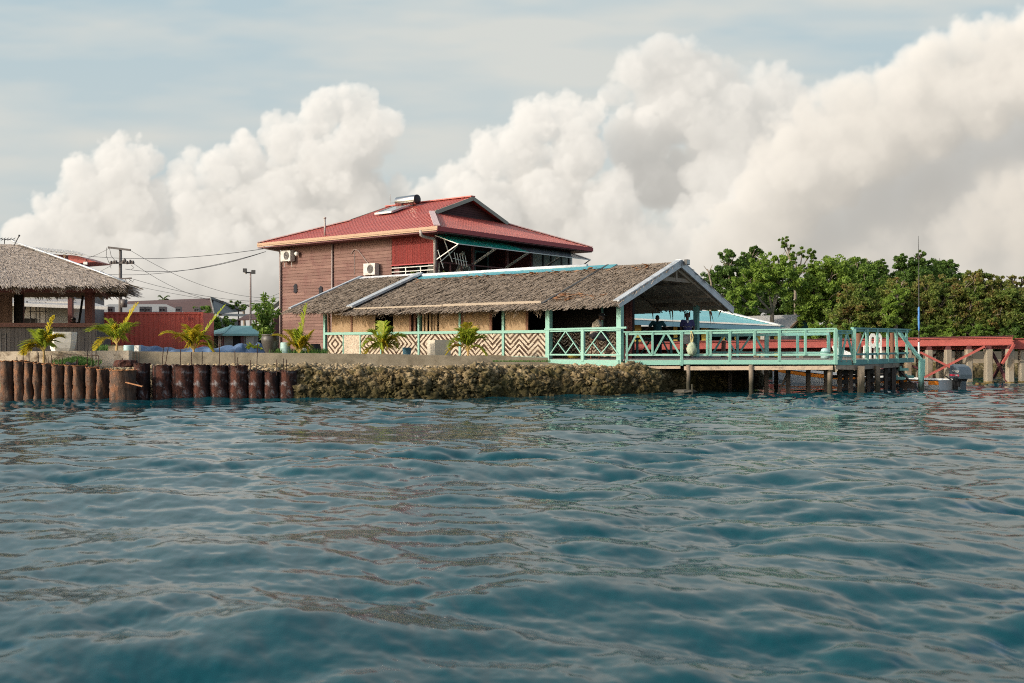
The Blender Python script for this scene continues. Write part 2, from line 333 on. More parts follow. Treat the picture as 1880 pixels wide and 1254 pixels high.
def weave(name,mode,y0=0.0,z0=1.5,p=.42,period=.17):
    """cream and dark brown split bamboo weave, chevrons or nested diamonds stepped to the strip width (local y,z)"""
    t=NT(name); tc=t.n('ShaderNodeTexCoord'); sp=t.n('ShaderNodeSeparateXYZ'); t.l(tc.outputs['Object'],sp.inputs[0])
    wy,wz=.042,.036
    y=t.math('SNAP',sp.outputs[1],wy); z=t.math('SNAP',sp.outputs[2],wz)
    wob=t.math('MULTIPLY',t.math('SUBTRACT',t.noise(t.coord(),3.5,3,.6),.5),.05)
    if mode=='zig': v=t.math('SUBTRACT',z,t.math('MULTIPLY',t.math('PINGPONG',t.math('SUBTRACT',y,y0),p),.92))
    elif mode=='dia': v=t.math('ADD',t.math('ABSOLUTE',t.math('MULTIPLY',t.math('SUBTRACT',t.math('PINGPONG',t.math('SUBTRACT',y,y0),p),0),.92)),t.math('ABSOLUTE',t.math('SUBTRACT',z,z0)))
    else: v=z
    s=t.math('FRACT',t.math('DIVIDE',t.math('ADD',v,wob),period))
    dark=t.math('GREATER_THAN',s,.52)
    # individual strips
    cy=t.math('FRACT',t.math('DIVIDE',sp.outputs[1],wy)); cz=t.math('FRACT',t.math('DIVIDE',sp.outputs[2],wz))
    e=t.math('MULTIPLY',t.math('PINGPONG',cy,.5),t.math('PINGPONG',cz,.5)); e=t.math('MULTIPLY',e,8,clamp=True)
    wn=t.n('ShaderNodeTexWhiteNoise',noise_dimensions='2D'); cb=t.n('ShaderNodeCombineXYZ'); t.l(y,cb.inputs[0]); t.l(z,cb.inputs[1]); t.l(cb.outputs[0],wn.inputs['Vector'])
    light=t.mix(wn.outputs['Value'],(.42,.35,.265),(.56,.485,.385)); dk=t.mix(wn.outputs['Value'],(.035,.02,.013),(.09,.055,.035))
    if mode=='plain': dark=t.math('MULTIPLY',t.math('GREATER_THAN',wn.outputs['Value'],.80),.45)
    col=t.mix(dark,light,dk)
    col=t.mix(t.math('MULTIPLY',t.ramp(t.noise(t.coord(),2.2,5,.7),[(.5,0.),(.72,1.)]),.35),col,(.25,.19,.12))
    return t.out(col,.8,t.bump(e,.5,.006),0,.2)

# ================================================================ SKY: volume of cumulus marched once, stored on a far dome
def cloud_map():
    # 3D cumulus volume in angular units (photo-scale px), returns rgb array [ny,nx,3] linear over az/el grid
    rng=np.random.default_rng(11)
    CS=2.4; X0,X1=-420,2300; Y0,Y1=-20,700; Z0,Z1=-190,200
    nx=int((X1-X0)/CS); ny=int((Y1-Y0)/CS); nz=int((Z1-Z0)/CS)
    S=np.full((nx,ny,nz),-60.,np.float32)
    gx=(X0+CS*(np.arange(nx)+.5)).astype(np.float32); gy=(Y0+CS*(np.arange(ny)+.5)).astype(np.float32); gz=(Z0+CS*(np.arange(nz)+.5)).astype(np.float32)
    def ball(x,y,z,r):
        m=r+25
        i0,i1=np.searchsorted(gx,[x-m,x+m]); j0,j1=np.searchsorted(gy,[y-m,y+m]); k0,k1=np.searchsorted(gz,[z-m,z+m])
        if i0>=i1 or j0>=j1 or k0>=k1: return
        d=np.sqrt((gx[i0:i1,None,None]-x)**2+(gy[None,j0:j1,None]-y)**2+((gz[None,None,k0:k1]-z))**2)
        b=S[i0:i1,j0:j1,k0:k1]; np.maximum(b,r-d,out=b)
    def puff(x,y,z,r,n=16,lv=1):
        ball(x,y,z,r*(.93 if lv>=1 else 1))
        if lv<1 or r<11: return
        for _ in range(n):
            v=rng.normal(size=3); v/=np.linalg.norm(v)
            if v[1]<-.5: v[1]*=-1
            q=r*rng.uniform(.14,.50)**1.0
            puff(x+v[0]*r*.78,y+v[1]*r*.80,z+v[2]*r*.80,q,6,lv-1)
    H=632
    def P(px,py,r,z=0,n=16,lv=2): puff(px,H-py,z,r,n,lv if r>40 else 1)
    # left towering cumulus
    for a in [(-330,470,90),(-200,500,80),(-100,480,60),(-40,520,70),(60,450,62),(20,500,60),(115,400,58),(165,345,60),(215,312,62),(262,292,42),(150,440,80),(240,400,85),(230,500,100),
              (335,335,44,20),(352,288,20,15),(400,320,52,15),(380,410,80,20),(455,300,56),(520,262,54),(585,225,52),(600,190,30),(642,192,38),(672,200,34),(706,224,36),(700,262,30),(655,262,62),(600,320,80),
              (500,380,90),(440,480,110,20),(560,450,95,15),(660,370,62),(655,450,80),(575,345,22,75),(605,338,20,80),(540,352,14,80),(632,338,17,78),(700,480,70),(330,500,80,30)]: P(*a)
    # middle
    for a in [(780,372,42,-10),(735,345,24,-10),(840,345,52),(900,300,52),(892,262,26),(960,285,62),(985,230,52),(1035,212,40),(1085,215,34),(1060,280,62),(900,400,90,10),(1000,370,90),(800,460,90),(1010,470,90),(1110,400,80,10),(1120,470,80,20),
              (1150,205,22,40),(1178,208,26,35),(1160,190,16,40)]: P(*a)
    # tall grey tower behind
    for a in [(1170,130,50,-110),(1140,170,30,-110),(1215,110,54,-120),(1262,120,48,-130),(1300,160,58,-130),(1350,195,62,-130),(1410,165,52,-120),(1450,180,45,-120),(1240,200,85,-130),(1340,260,90,-130),(1180,260,70,-110),(1200,330,70,-110),(1260,330,70,-130),(1440,220,60,-130)]: P(*a)
    # great cream bank, right
    for a in [(1345,400,48,70),(1390,345,58,75),(1410,290,48,75),(1455,290,66,75),(1440,238,34,75),(1500,235,56,75),(1530,190,40,75),(1570,190,56,75),(1590,150,30,75),(1640,160,58,75),(1680,115,44,75),(1720,110,56,75),(1780,90,55,75),(1810,60,34,75),(1850,90,70,75),
              (1560,250,74,75),(1650,210,74,75),(1740,170,74,75),(1840,150,60,75),(1920,80,80,75),(2010,60,90,75),(2110,40,100,75),(1500,320,62,75),(1420,380,60,75),(1380,440,60,75),(1310,450,50,70)]: P(*a,9,1)
    for a in [(1430,370,90,60),(1510,310,95,60),(1600,260,95,60),(1700,210,95,60),(1800,170,95,60),(1900,140,100,60),(2020,130,120,60),(1370,450,90,50),(1300,520,80,50)]: P(*a,8,1)
    # thin grey layer behind, low right
    for a in [(1500,430,110,-80),(1620,380,110,-90),(1740,330,110,-95),(1850,300,100,-100),(1960,320,130,-90),(1700,480,120,-80),(1850,470,120,-80),(1550,520,110,-70),(2100,300,150,-90),(1330,330,80,-90)]: P(*a,10,1)
    # lower right
    for a in [(1840,360,62,30),(1800,410,62,30),(1870,320,42,30),(1900,400,90,30),(1760,450,60,20),(1690,370,44,-20),(1660,420,60,-20),(1730,400,55,-20),(1600,470,80,-20),(1480,490,80,-20),(2000,420,110,20),(2130,450,120,20),(1250,450,50,20),(1200,430,40,30),(1290,385,30,20),(1255,400,34,15),(1220,480,70,20)]: P(*a)
    for a in [(x,560+40*np.sin(x*.013),90,-20+10*np.sin(x*.03),8,1) for x in range(-380,2250,90)]: P(*a)
    for a in [(x,500+30*np.sin(x*.021),80,-60,8,1) for x in range(700,2250,90)]: P(*a)
    # noise
    def up(a,shape):
        for ax,n in enumerate(shape):
            m=a.shape[ax]; t=np.linspace(0,m-1.001,n); i=t.astype(int); f=(t-i).astype(np.float32); f=f*f*(3-2*f)
            sh=[1,1,1]; sh[ax]=n; f=f.reshape(sh)
            a=np.take(a,i,ax)*(1-f)+np.take(a,i+1,ax)*f
        return a
    N=np.zeros((nx,ny,nz),np.float32); amp=0
    for s,w in ((70,.9),(37,.8),(19,.6),(10,.42),(5.6,.28)):
        sh=tuple(int(np.ceil(n*CS/s))+2 for n in (nx,ny,nz))
        a=up(rng.uniform(-1,1,sh).astype(np.float32),(nx,ny,nz))
        N+=w*a; amp+=w; del a
    S+=N/amp*34-2
    # softness: crisp near tops, diffuse lower down / on the near bank
    yy=gy[None,:,None]
    w=6.5+np.clip((230-yy)/230,0,1)*26+np.clip((gx[:,None,None]-1250)/250,0,1)*np.clip((gz[None,None,:]+20)/60,0,1)*14+np.clip((gx[:,None,None]-1100)/50,0,1)*np.clip((-60-gz[None,None,:])/30,0,1)*10
    rho=np.clip(S/w+.25,0,1); rho=rho*rho*(3-2*rho); del S,N
    rho*=.034
    # sun optical depth: light travels +x, -y, -z
    L=np.array([.80,-.34,-.50]); L/=np.linalg.norm(L); ds=CS/L[0]; sy=L[1]/L[0]; sz=L[2]/L[0]
    tau=np.zeros_like(rho); cur=np.zeros((ny,nz),np.float32)
    def shift(a,s,ax):
        # value at index j comes from j - s
        k=int(np.floor(-s)); f=-s-k
        def sl(a,k):
            b=np.zeros_like(a); n=a.shape[ax]
            src=[slice(None)]*2; dst=[slice(None)]*2
            if k>=0: src[ax]=slice(k,n); dst[ax]=slice(0,n-k)
            else: src[ax]=slice(0,n+k); dst[ax]=slice(-k,n)
            b[tuple(dst)]=a[tuple(src)]; return b
        return sl(a,k)*(1-f)+sl(a,k+1)*f
    for i in range(nx):
        if i: cur=shift(shift(cur,sy,0),sz,1)
        tau[i]=cur+rho[i]*ds*.5
        cur=cur+rho[i]*ds
    up_tau=np.cumsum(rho[:,::-1],1)[:,::-1]*CS
    sun=.46*np.exp(-tau*.85)+.42*np.exp(-tau*.24)+.16*np.exp(-tau*.05)
    amb=.45+.55*np.exp(-up_tau*.22)
    T=np.ones((nx,ny),np.float32); A=np.zeros((nx,ny,4),np.float32)
    for k in range(nz-1,-1,-1):
        a=1-np.exp(-rho[:,:,k]*CS)
        w=T*a
        A[...,0]+=w*sun[:,:,k]; A[...,1]+=w*amb[:,:,k]
        A[...,2]+=w*min(max((-70-gz[k])/50,0),1); A[...,3]+=w*min(max((gz[k]-20)/50,0),1)*np.clip((gx[:,None]-1150)/150,0,1)
        T*=1-a
    return gx,gy,A.transpose(1,0,2),T.T

def build_sky():
    gx,gy,A,T=cloud_map(); ny,nx=T.shape
    lin=lambda c: np.array(srgb(*c))
    el=np.clip(gy/640,0,1)[:,None,None]
    bg=lin((205,213,211))*(1-el)+lin((182,202,210))*el
    def blur(a,n):
        for ax in (0,1):
            for _ in range(3):
                p=np.pad(a,[(n,n) if i==ax else (0,0) for i in range(2)],'edge'); cs=np.cumsum(np.concatenate([np.zeros_like(np.take(p,[0],ax)),p],ax),ax); m=a.shape[ax]
                a=(np.take(cs,np.arange(2*n+1,2*n+1+m),ax)-np.take(cs,np.arange(m),ax))/(2*n+1)
        return a
    cv=1-T; cvb=blur(cv,7)+1e-4
    bw=np.clip(.18+.35*np.clip((gx[None,:]-1000)/350,0,1)+.30*np.clip((260-gy[:,None])/160,0,1),0,.6)
    for q_ in (0,1): A[...,q_]=(1-bw)*A[...,q_]+bw*cv*blur(A[...,q_],7)/cvb
    rng=np.random.default_rng(5)
    def up2(a):
        for ax,n in ((0,ny),(1,nx)):
            m=a.shape[ax]; t=np.linspace(0,m-1.001,n); i=t.astype(int); f=t-i; f=f*f*(3-2*f); sh=[1,1]; sh[ax]=n; f=f.reshape(sh)
            a=np.take(a,i,ax)*(1-f)+np.take(a,i+1,ax)*f
        return a
    cir=sum(w*up2(rng.uniform(-1,1,(int(720/b)+2,int(2720/a)+2))) for a,b,w in ((700,160,1),(330,70,.7),(160,30,.45),(70,14,.25),(30,8,.1)))
    cir=np.clip(cir*.6+.52,0,1)[...,None]*.88
    bg=bg*(1-cir)+lin((218,219,213))*cir
    sun=lin((255,243,226))*SKY_SUN; amb=lin((171,175,176))*SKY_AMB
    cov=1-T[...,None]; far=A[...,2:3]; near=A[...,3:4]
    tint=1+near*(np.array([.985,.958,.925])-1)+far*(np.array([.83,.855,.88])-1)
    cl_=(A[...,0:1]*sun+A[...,1:2]*amb)*tint
    veil=cov*(.26+.16*far); cl_=cl_*(1-veil/np.maximum(cov,1e-3)*1.0)+veil*lin((214,209,200))
    rgb=cl_+T[...,None]*bg
    hz=np.exp(-np.clip(gy,0,None)/190)[:,None,None]*.62
    rgb=rgb*(1-hz)+lin((200,195,186))*hz
    rgb*=SKY_GAIN
    ex=np.clip(np.minimum(gx+420,2300-gx)/260,0,1)[None,:]*np.ones((ny,1))
    alpha=np.clip(ex,0,1)
    # the same milky sky carried on overhead, thinning into the clear zenith
    ge=np.array([760,860,1000,1200,1500,1900,2500,3300.]); up_=np.clip((ge-700)/900,0,1)[:,None,None]; top=rgb[-1:].mean(1,keepdims=True)*.5+blur(rgb[-1,:,0][None,:],1).mean()*0+rgb[-1:]*.5
    er=top*(1-up_)+lin((168,192,204))*SKY_GAIN*up_; rgb=np.concatenate([rgb,er],0); alpha=np.concatenate([alpha,alpha[-1:]*np.clip((3300-ge)/1400,0,1)[:,None]],0); gy=np.concatenate([gy,ge]); ny=len(gy)
    RD=2600.0
    X=(gx-CX)/F; Zt=gy/F
    D=np.stack([np.broadcast_to(X[None,:],(ny,nx)),np.ones((ny,nx)),np.broadcast_to(Zt[:,None],(ny,nx))],-1)
    D/=np.linalg.norm(D,axis=-1,keepdims=True); V=(D*RD).reshape(-1,3)
    ii=(np.arange(ny-1)[:,None]*nx+np.arange(nx-1)[None,:]).ravel(); Q=np.stack([ii,ii+1,ii+1+nx,ii+nx],1)
    t=NT('sky_dome'); at_=t.n('ShaderNodeAttribute',attribute_name='sky'); em=t.n('ShaderNodeEmission'); t.l(at_.outputs['Color'],em.inputs[0])
    tr=t.n('ShaderNodeBsdfTransparent'); mx=t.n('ShaderNodeMixShader'); t.l(at_.outputs['Alpha'],mx.inputs[0]); t.l(tr.outputs[0],mx.inputs[1]); t.l(em.outputs[0],mx.inputs[2])
    o=t.n('ShaderNodeOutputMaterial'); t.l(mx.outputs[0],o.inputs[0]); t.mat.cycles.emission_sampling='NONE'
    ob=np_mesh('sky',V,Q,None,t.mat,smooth=True); kind(ob,'structure')
    ca=ob.data.color_attributes.new('sky','FLOAT_COLOR','POINT')
    ca.data.foreach_set('color',np.concatenate([rgb,alpha[...,None]],-1).astype(np.float32).ravel())
    return ob
EXPO=.5; SKY_SUN=.93; SKY_AMB=.98; SKY_GAIN=2**-EXPO
build_sky()

# ================================================================ LIGHT, CAMERA
SUN=Vector((-.82,-.44,.38)).normalized()
w=bpy.data.worlds.new('World'); sc.world=w; w.use_nodes=True; nt=w.node_tree
bgn=nt.nodes['Background']; st=nt.nodes.new('ShaderNodeTexSky'); st.sky_type='NISHITA'; st.sun_disc=False
st.sun_elevation=math.asin(SUN.z); st.sun_rotation=math.atan2(SUN.x,SUN.y)
st.air_density=1.0; st.dust_density=3.0; st.ozone_density=1.0; st.altitude=0
hs=nt.nodes.new('ShaderNodeHueSaturation'); hs.inputs['Saturation'].default_value=.78; nt.links.new(st.outputs[0],hs.inputs['Color']); nt.links.new(hs.outputs[0],bgn.inputs[0]); bgn.inputs[1].default_value=.15
ld=bpy.data.lights.new('sun','SUN'); ld.energy=2.3; ld.angle=rad(2.0); ld.color=(1,.90,.76)
lo=bpy.data.objects.new('sun',ld); C.objects.link(lo); lo.rotation_euler=(-SUN).to_track_quat('-Z','Y').to_euler()
cd=bpy.data.cameras.new('camera'); cd.lens=35; cd.sensor_width=36; cd.clip_end=6000; cd.clip_start=.1
cd.shift_y=(HZ-627)/1880; cam=bpy.data.objects.new('camera',cd); C.objects.link(cam); cam.location=(0,0,CAMH); cam.rotation_euler=(PI/2,0,0)
cd.dof.use_dof=True; cd.dof.focus_distance=33; cd.dof.aperture_fstop=2.8
sc.camera=cam
sc.view_settings.view_transform='Standard'; sc.view_settings.look='None'; sc.view_settings.exposure=EXPO; sc.view_settings.gamma=1
sc.render.engine='CYCLES'; sc.cycles.use_denoising=False; sc.cycles.use_adaptive_sampling=False; sc.cycles.max_bounces=6; sc.cycles.transparent_max_bounces=6
sc.cycles.sample_clamp_indirect=6; sc.cycles.pixel_filter_type='BLACKMAN_HARRIS'; sc.cycles.filter_width=1.05

# ================================================================ WATER
def wave_tile(L,N,lmin,lmax,lp,wd,spread,seed):
    rng=np.random.default_rng(seed); k1=2*PI*np.fft.fftfreq(N,L/N); kx,ky=np.meshgrid(k1,k1,indexing='ij'); k=np.hypot(kx,ky); k[0,0]=1e-6
    kp=2*PI/lp; P=np.exp(-(kp/k)**2)/k**4.45; c=(kx*wd[0]+ky*wd[1])/k
    P*=(.12+np.abs(c)**spread); P*=np.where(c<0,.35,1); P*=(k<2*PI/lmin)*(k>2*PI/lmax)
    h=(rng.normal(size=(N,N))+1j*rng.normal(size=(N,N)))*np.sqrt(P)
    H=np.fft.ifft2(h); s=np.real(H).std(); DX=np.real(np.fft.ifft2(h*(1j*kx/k))); DY=np.real(np.fft.ifft2(h*(1j*ky/k)))
    return np.real(H)/s,DX/s,DY/s
def samp(T,L,x,y):
    N=T.shape[0]; u=(x/L*N)%N; v=(y/L*N)%N; i=u.astype(int)%N; j=v.astype(int)%N; f=u-np.floor(u); g=v-np.floor(v); i2=(i+1)%N; j2=(j+1)%N
    return (T[i,j]*(1-f)+T[i2,j]*f)*(1-g)+(T[i,j2]*(1-f)+T[i2,j2]*f)*g
def water():
    nr,ncol=1000,1000
    Y=1.0*np.exp(np.linspace(0,math.log(90/1.0),nr)); Y=np.concatenate([Y,[130,220,450,1000,2700]]); tx=np.linspace(-.72,.72,ncol); tw=np.concatenate([np.linspace(.735,1.2,130),np.linspace(1.22,2.2,90)]); tx=np.concatenate([[-9,-4],-tw[::-1],tx,tw,[4,9]])
    YY=np.repeat(Y[:,None],len(tx),1); XX=YY*tx[None,:]
    a=wave_tile(19.0,1024,.30,9,1.75,(-.16,-.99),4,1); b=wave_tile(5.7,512,.05,.8,.34,(-.45,-.89),2,2); c=wave_tile(31.0,256,1.5,16,4.6,(.40,-.92),6,4)
    fade=np.clip((95-YY)/50,0,1)*(np.abs(tx)<2.19)[None,:]
    r=.35; xr=XX*math.cos(r)-YY*math.sin(r); yr=XX*math.sin(r)+YY*math.cos(r)
    gust=.45+1.1*np.clip(.5+.30*samp(c[0],31.0,XX*.33+5,YY*.42)+.16*samp(c[0],31.0,XX*.9,YY*1.1+9),0,1); WAg=WA*gust; WBg=WB*(.5+gust*.6)
    Z=WAg*samp(a[0],19.0,XX,YY)+WBg*samp(b[0],5.7,xr,yr)+WC*samp(c[0],31.0,XX,YY)
    DX=WAg*samp(a[1],19.0,XX,YY)+WC*samp(c[1],31.0,XX,YY); DY=WAg*samp(a[2],19.0,XX,YY)+WC*samp(c[2],31.0,XX,YY)
    # small breaking crest in front of the landing
    q=np.exp(-(((XX-7.4)/.75)**2+((YY-24.3)/.45)**2)); Z=Z+q*(.16+.05*samp(b[0],5.7,xr*1.7,yr*1.7))
    Z*=fade; V=np.stack([XX-1.0*DX*fade,YY-1.0*DY*fade,Z],-1).reshape(-1,3)
    nx=len(tx); ny=len(Y); ii=(np.arange(ny-1)[:,None]*nx+np.arange(nx-1)[None,:]).ravel(); Q=np.stack([ii,ii+1,ii+1+nx,ii+nx],1)
    t=NT('sea_water'); v=t.coord((1,1.0,1)); n1=t.noise(v,8.0,8,.66,.4)
    p=t.n('ShaderNodeBsdfPrincipled'); p.inputs['Base Color'].default_value=(*WCOL,1); p.inputs['Roughness'].default_value=.025; p.inputs['IOR'].default_value=1.333; p.inputs['Specular IOR Level'].default_value=.5
    p.inputs['Specular Tint'].default_value=(.56,.90,1.0,1)
    t.l(t.bump(n1,.07,.03),p.inputs['Normal'])
    o=t.n('ShaderNodeOutputMaterial'); t.l(p.outputs[0],o.inputs[0])
    ob=np_mesh('water',V,Q,None,t.mat,smooth=True); kind(ob,'structure')
WA,WB,WC=.0215,.0028,.020; WCOL=(.0045,.048,.060)
water()

# ================================================================ GROUND
fx=[-2500,-80,-20,-12.5,-10.5,-5.7,3.0,6.0,8.6,9.6,11.5,14.5,25,80,2500]
fy=[40,31,28.0,27.75,27.55,27.95,31.0,33.6,36.6,41.5,45.0,46.4,47.2,50,60]
def shore(x): return float(np.interp(x,fx,fy))
def ground():
    xs=np.concatenate([[-2500,-600,-150],np.arange(-60,60.1,.8),[150,600,2500]])
    off=[0,.0,.5,1.2,2.2,5,9,16,28,45,90,300,2600]; hl=[-1.2,.66,.74,.79,.88,1.1,1.1,1.1,.7,.4,.4,.4,.4]; hr=[-1.2,.20,.45,.70,.95,1.1,1.1,1.1,1.1,1.1,1.0,1.0,1.0]
    V=[]
    for j,o in enumerate(off):
        for x in xs:
            k=min(max((x-8)/4,0),1); z=hl[j]*(1-k)+hr[j]*k
            V.append((x,shore(x)+o+(.25 if j==1 else .3 if j>1 else .3)*0,z+(R.uniform(-.03,.03) if 1<j<8 else 0)))
    n=len(xs); Q=[(j*n+i,j*n+i+1,(j+1)*n+i+1,(j+1)*n+i) for j in range(len(off)-1) for i in range(n-1)]
    kind(np_mesh('ground',V,Q,[.5]*len(Q),M['soil']),'structure')
ground()

# ================================================================ CORAL ROCK SEA WALL
def worley(P,pts,blk=4000):
    d1=np.empty(len(P)); d2=np.empty(len(P))
    for i in range(0,len(P),blk):
        q=P[i:i+blk]; d=((q[:,None,:]-pts[None,:,:])**2).sum(-1); d=np.partition(d,1,axis=1); d1[i:i+blk]=np.sqrt(d[:,0]); d2[i:i+blk]=np.sqrt(d[:,1])
    return d1,d2
def rock_strip(name,path,prof,label,mat,ds=.035,amp=.16,seed=0,cell=.34):
    path=np.array(path,float); seg=np.linalg.norm(np.diff(path,axis=0),axis=1); cum=np.concatenate([[0],np.cumsum(seg)]); n=int(cum[-1]/ds)
    s=np.linspace(0,cum[-1],n); px=np.interp(s,cum,path[:,0]); py=np.interp(s,cum,path[:,1])
    tx=np.gradient(px); ty=np.gradient(py); l=np.hypot(tx,ty); nx_,ny_=ty/l,-tx/l
    k=9
    for a in range(2):
        kern=np.ones(k)/k; nx_=np.convolve(np.pad(nx_,k//2,'edge'),kern,'valid'); ny_=np.convolve(np.pad(ny_,k//2,'edge'),kern,'valid')
    prof=np.array(prof,float); pl=np.concatenate([[0],np.cumsum(np.linalg.norm(np.diff(prof,axis=0),axis=1))]); m=int(pl[-1]/ds); q=np.linspace(0,pl[-1],m)
    po=np.interp(q,pl,prof[:,0]); pz=np.interp(q,pl,prof[:,1])
    X=px[:,None]+nx_[:,None]*po[None,:]; Y=py[:,None]+ny_[:,None]*po[None,:]; Z=np.broadcast_to(pz[None,:],X.shape)
    P=np.stack([X,Y,Z],-1).reshape(-1,3); rng=np.random.default_rng(seed)
    lo=P.min(0)-.5; hi=P.max(0)+.5
    D=np.zeros(len(P)); RN=np.zeros(len(P))
    # work in strip coordinates so the cell cloud stays small
    S=np.stack([np.repeat(s,m),np.tile(q,n),np.zeros(n*m)],-1)
    for c,w in ((cell,1.0),(cell*.45,.42),(cell*.2,.2)):
        B=max(1,int(cum[-1]/(c*10)))
        edges=np.linspace(0,cum[-1],B+1)
        for b in range(B):
            mk=(S[:,0]>=edges[b])&(S[:,0]<=edges[b+1])
            cnt=int((edges[b+1]-edges[b]+4*c)*(pl[-1]+2*c)/c/c*1.25)+4
            rr=np.random.default_rng(seed*977+b*13+int(c*1000))
            pts=np.stack([rr.uniform(edges[b]-2*c,edges[b+1]+2*c,cnt),rr.uniform(-c,pl[-1]+c,cnt),rr.uniform(-c*.3,c*.3,cnt)],-1)
            d1,d2=worley(S[mk],pts); D[mk]+=w*np.clip((d2-d1)/c,0,.9)*.9-w*.3+w*.25*np.clip(1-d1/c,0,1)
    D=D.reshape(n,m); gz=np.gradient(pz)/np.hypot(np.gradient(po),np.gradient(pz))+1e-9; go=np.gradient(po)/np.hypot(np.gradient(po),np.gradient(pz))
    # outward normal of the profile
    on=gz; zn=-go; env=np.clip(np.minimum(q/.15,1),0,1)[None,:]*np.clip((pl[-1]-q)/.25,.15,1)[None,:]
    A_=amp*D*env
    X=X+nx_[:,None]*on[None,:]*A_; Y=Y+ny_[:,None]*on[None,:]*A_; Z=Z+zn[None,:]*A_
    V=np.stack([X,Y,Z],-1).reshape(-1,3)
    ii=(np.arange(n-1)[:,None]*m+np.arange(m-1)[None,:]).ravel(); Q=np.stack([ii,ii+m,ii+m+1,ii+1],1)
    o=np_mesh(name,V,Q,rng.random(len(Q)),mat,smooth=False)
    return o
def rockmat():
    t=NT('coral_rock'); v=t.coord(); n=t.noise(v,5,7,.7); n2=t.noise(v,1.1,5,.65,.3); n3=t.noise(v,26,4,.7)
    col=t.ramp(t.math('ADD',t.math('MULTIPLY',n,.75),t.math('MULTIPLY',t.attr(),.25)),[(.30,(.030,.023,.011)),(.5,(.14,.102,.050)),(.72,(.40,.31,.185))])
    col=t.mix(t.math('MULTIPLY',t.ramp(n2,[(.45,0.),(.66,1.)]),.7),col,(.085,.078,.024))
    tc=t.n('ShaderNodeNewGeometry'); sp=t.n('ShaderNodeSeparateXYZ'); t.l(tc.outputs['Position'],sp.inputs[0])
    wet=t.math('ADD',sp.outputs[2],t.math('MULTIPLY',t.math('SUBTRACT',n2,.5),.9)); wl=t.ramp(wet,[(.18,1.),(.52,0.)])
    col=t.mix(t.math('MULTIPLY',wl,.8),col,(.035,.032,.012))
    top=t.ramp(t.math('ADD',sp.outputs[2],t.math('MULTIPLY',t.math('SUBTRACT',n,.5),.3)),[(.80,0.),(.98,1.)])
    col=t.mix(t.math('MULTIPLY',top,.55),col,(.36,.285,.18))
    return t.out(col,.95,t.bump(t.math('ADD',n,n3),.6,.03),0,.15)
M['rock']=rockmat()
sea_path=[(-6.9,28.9),(-6.0,28.05),(-2.5,28.65),(3.0,30.5),(4.6,31.6),(6.2,33.2),(8.6,36.2),(9.2,39.5)]
sw=rock_strip('sea_wall',[(-6.9,28.9),(-6.0,28.05),(-2.5,28.65),(3.0,30.5),(4.6,31.6),(6.2,33.2),(8.6,36.2),(9.2,39.5)],[(.62,-.45),(.50,0),(.36,.35),(.32,.55),(.10,.72),(-.5,.76),(-1.6,.82)],'',M['rock'],.045,.12,3,.30)
def boulders(path,prof,n,smin,smax,parent,seed):
    import itertools
    rr=np.random.default_rng(seed); g=(1+5**.5)/2
    iv=np.array([(-1,g,0),(1,g,0),(-1,-g,0),(1,-g,0),(0,-1,g),(0,1,g),(0,-1,-g),(0,1,-g),(g,0,-1),(g,0,1),(-g,0,-1),(-g,0,1)],float); iv/=np.linalg.norm(iv[0])
    fc=[(0,11,5),(0,5,1),(0,1,7),(0,7,10),(0,10,11),(1,5,9),(5,11,4),(11,10,2),(10,7,6),(7,1,8),(3,9,4),(3,4,2),(3,2,6),(3,6,8),(3,8,9),(4,9,5),(2,4,11),(6,2,10),(8,6,7),(9,8,1)]
    V=[tuple(v) for v in iv]
    for _ in range(2):
        cache={};nf=[]
        def mid(a,b):
            k=(min(a,b),max(a,b))
            if k not in cache: p=np.array(V[a])+np.array(V[b]); p/=np.linalg.norm(p); cache[k]=len(V); V.append(tuple(p))
            return cache[k]
        for a,b,c in fc: x,y,z=mid(a,b),mid(b,c),mid(c,a); nf+=[(a,x,z),(b,y,x),(c,z,y),(x,y,z)]
        fc=nf
    B=np.array(V); Fc=np.array(fc); path=np.array(path,float); sl=np.linalg.norm(np.diff(path,axis=0),axis=1); cum=np.concatenate([[0],np.cumsum(sl)]); prof=np.array(prof,float); pl=np.concatenate([[0],np.cumsum(np.linalg.norm(np.diff(prof,axis=0),axis=1))])
    VV=[];FF=[];rn=[]
    for i in range(n):
        s_=rr.uniform(0,cum[-1]); q=rr.uniform(0,pl[-1]); k=min(np.searchsorted(cum,s_,side='right')-1,len(sl)-1); t_=(path[k+1]-path[k])/sl[k]; nrm=np.array([t_[1],-t_[0]])
        base=path[k]+t_*(s_-cum[k]); o=np.interp(q,pl,prof[:,0]); z=np.interp(q,pl,prof[:,1])*(1+.13*math.sin(s_*1.7)*math.sin(s_*.63+1)+.05*math.sin(s_*5.1)); o+=.10*math.sin(s_*1.1+2)+.08*math.sin(s_*3.3); r=smin+(smax-smin)*rr.random()**2.2
        D=np.zeros(len(B))
        for f,w_ in ((1.3,.26),(2.9,.26),(5.5,.20),(10,.10)):
            K=rr.normal(size=(3,3))*f; ph=rr.uniform(0,6.28,3); D+=w_*np.sin(B@K.T+ph).prod(1)*1.9
        P=B*(1+D)[:,None]*r*np.array([rr.uniform(.8,1.35),rr.uniform(.7,1.1),rr.uniform(.6,.95)]); a=rr.uniform(0,6.28); c_,s2=math.cos(a),math.sin(a)
        P=np.stack([P[:,0]*c_-P[:,1]*s2,P[:,0]*s2+P[:,1]*c_,P[:,2]],1)+np.array([base[0]+nrm[0]*(o-.25*r),base[1]+nrm[1]*(o-.25*r),z-.1*r])
        VV.append(P); FF.append(Fc+i*len(B)); rn+=[rr.random()]*len(Fc)
    return np_mesh('boulders',np.concatenate(VV),np.concatenate(FF),rn,M['rock'],parent,smooth=True)
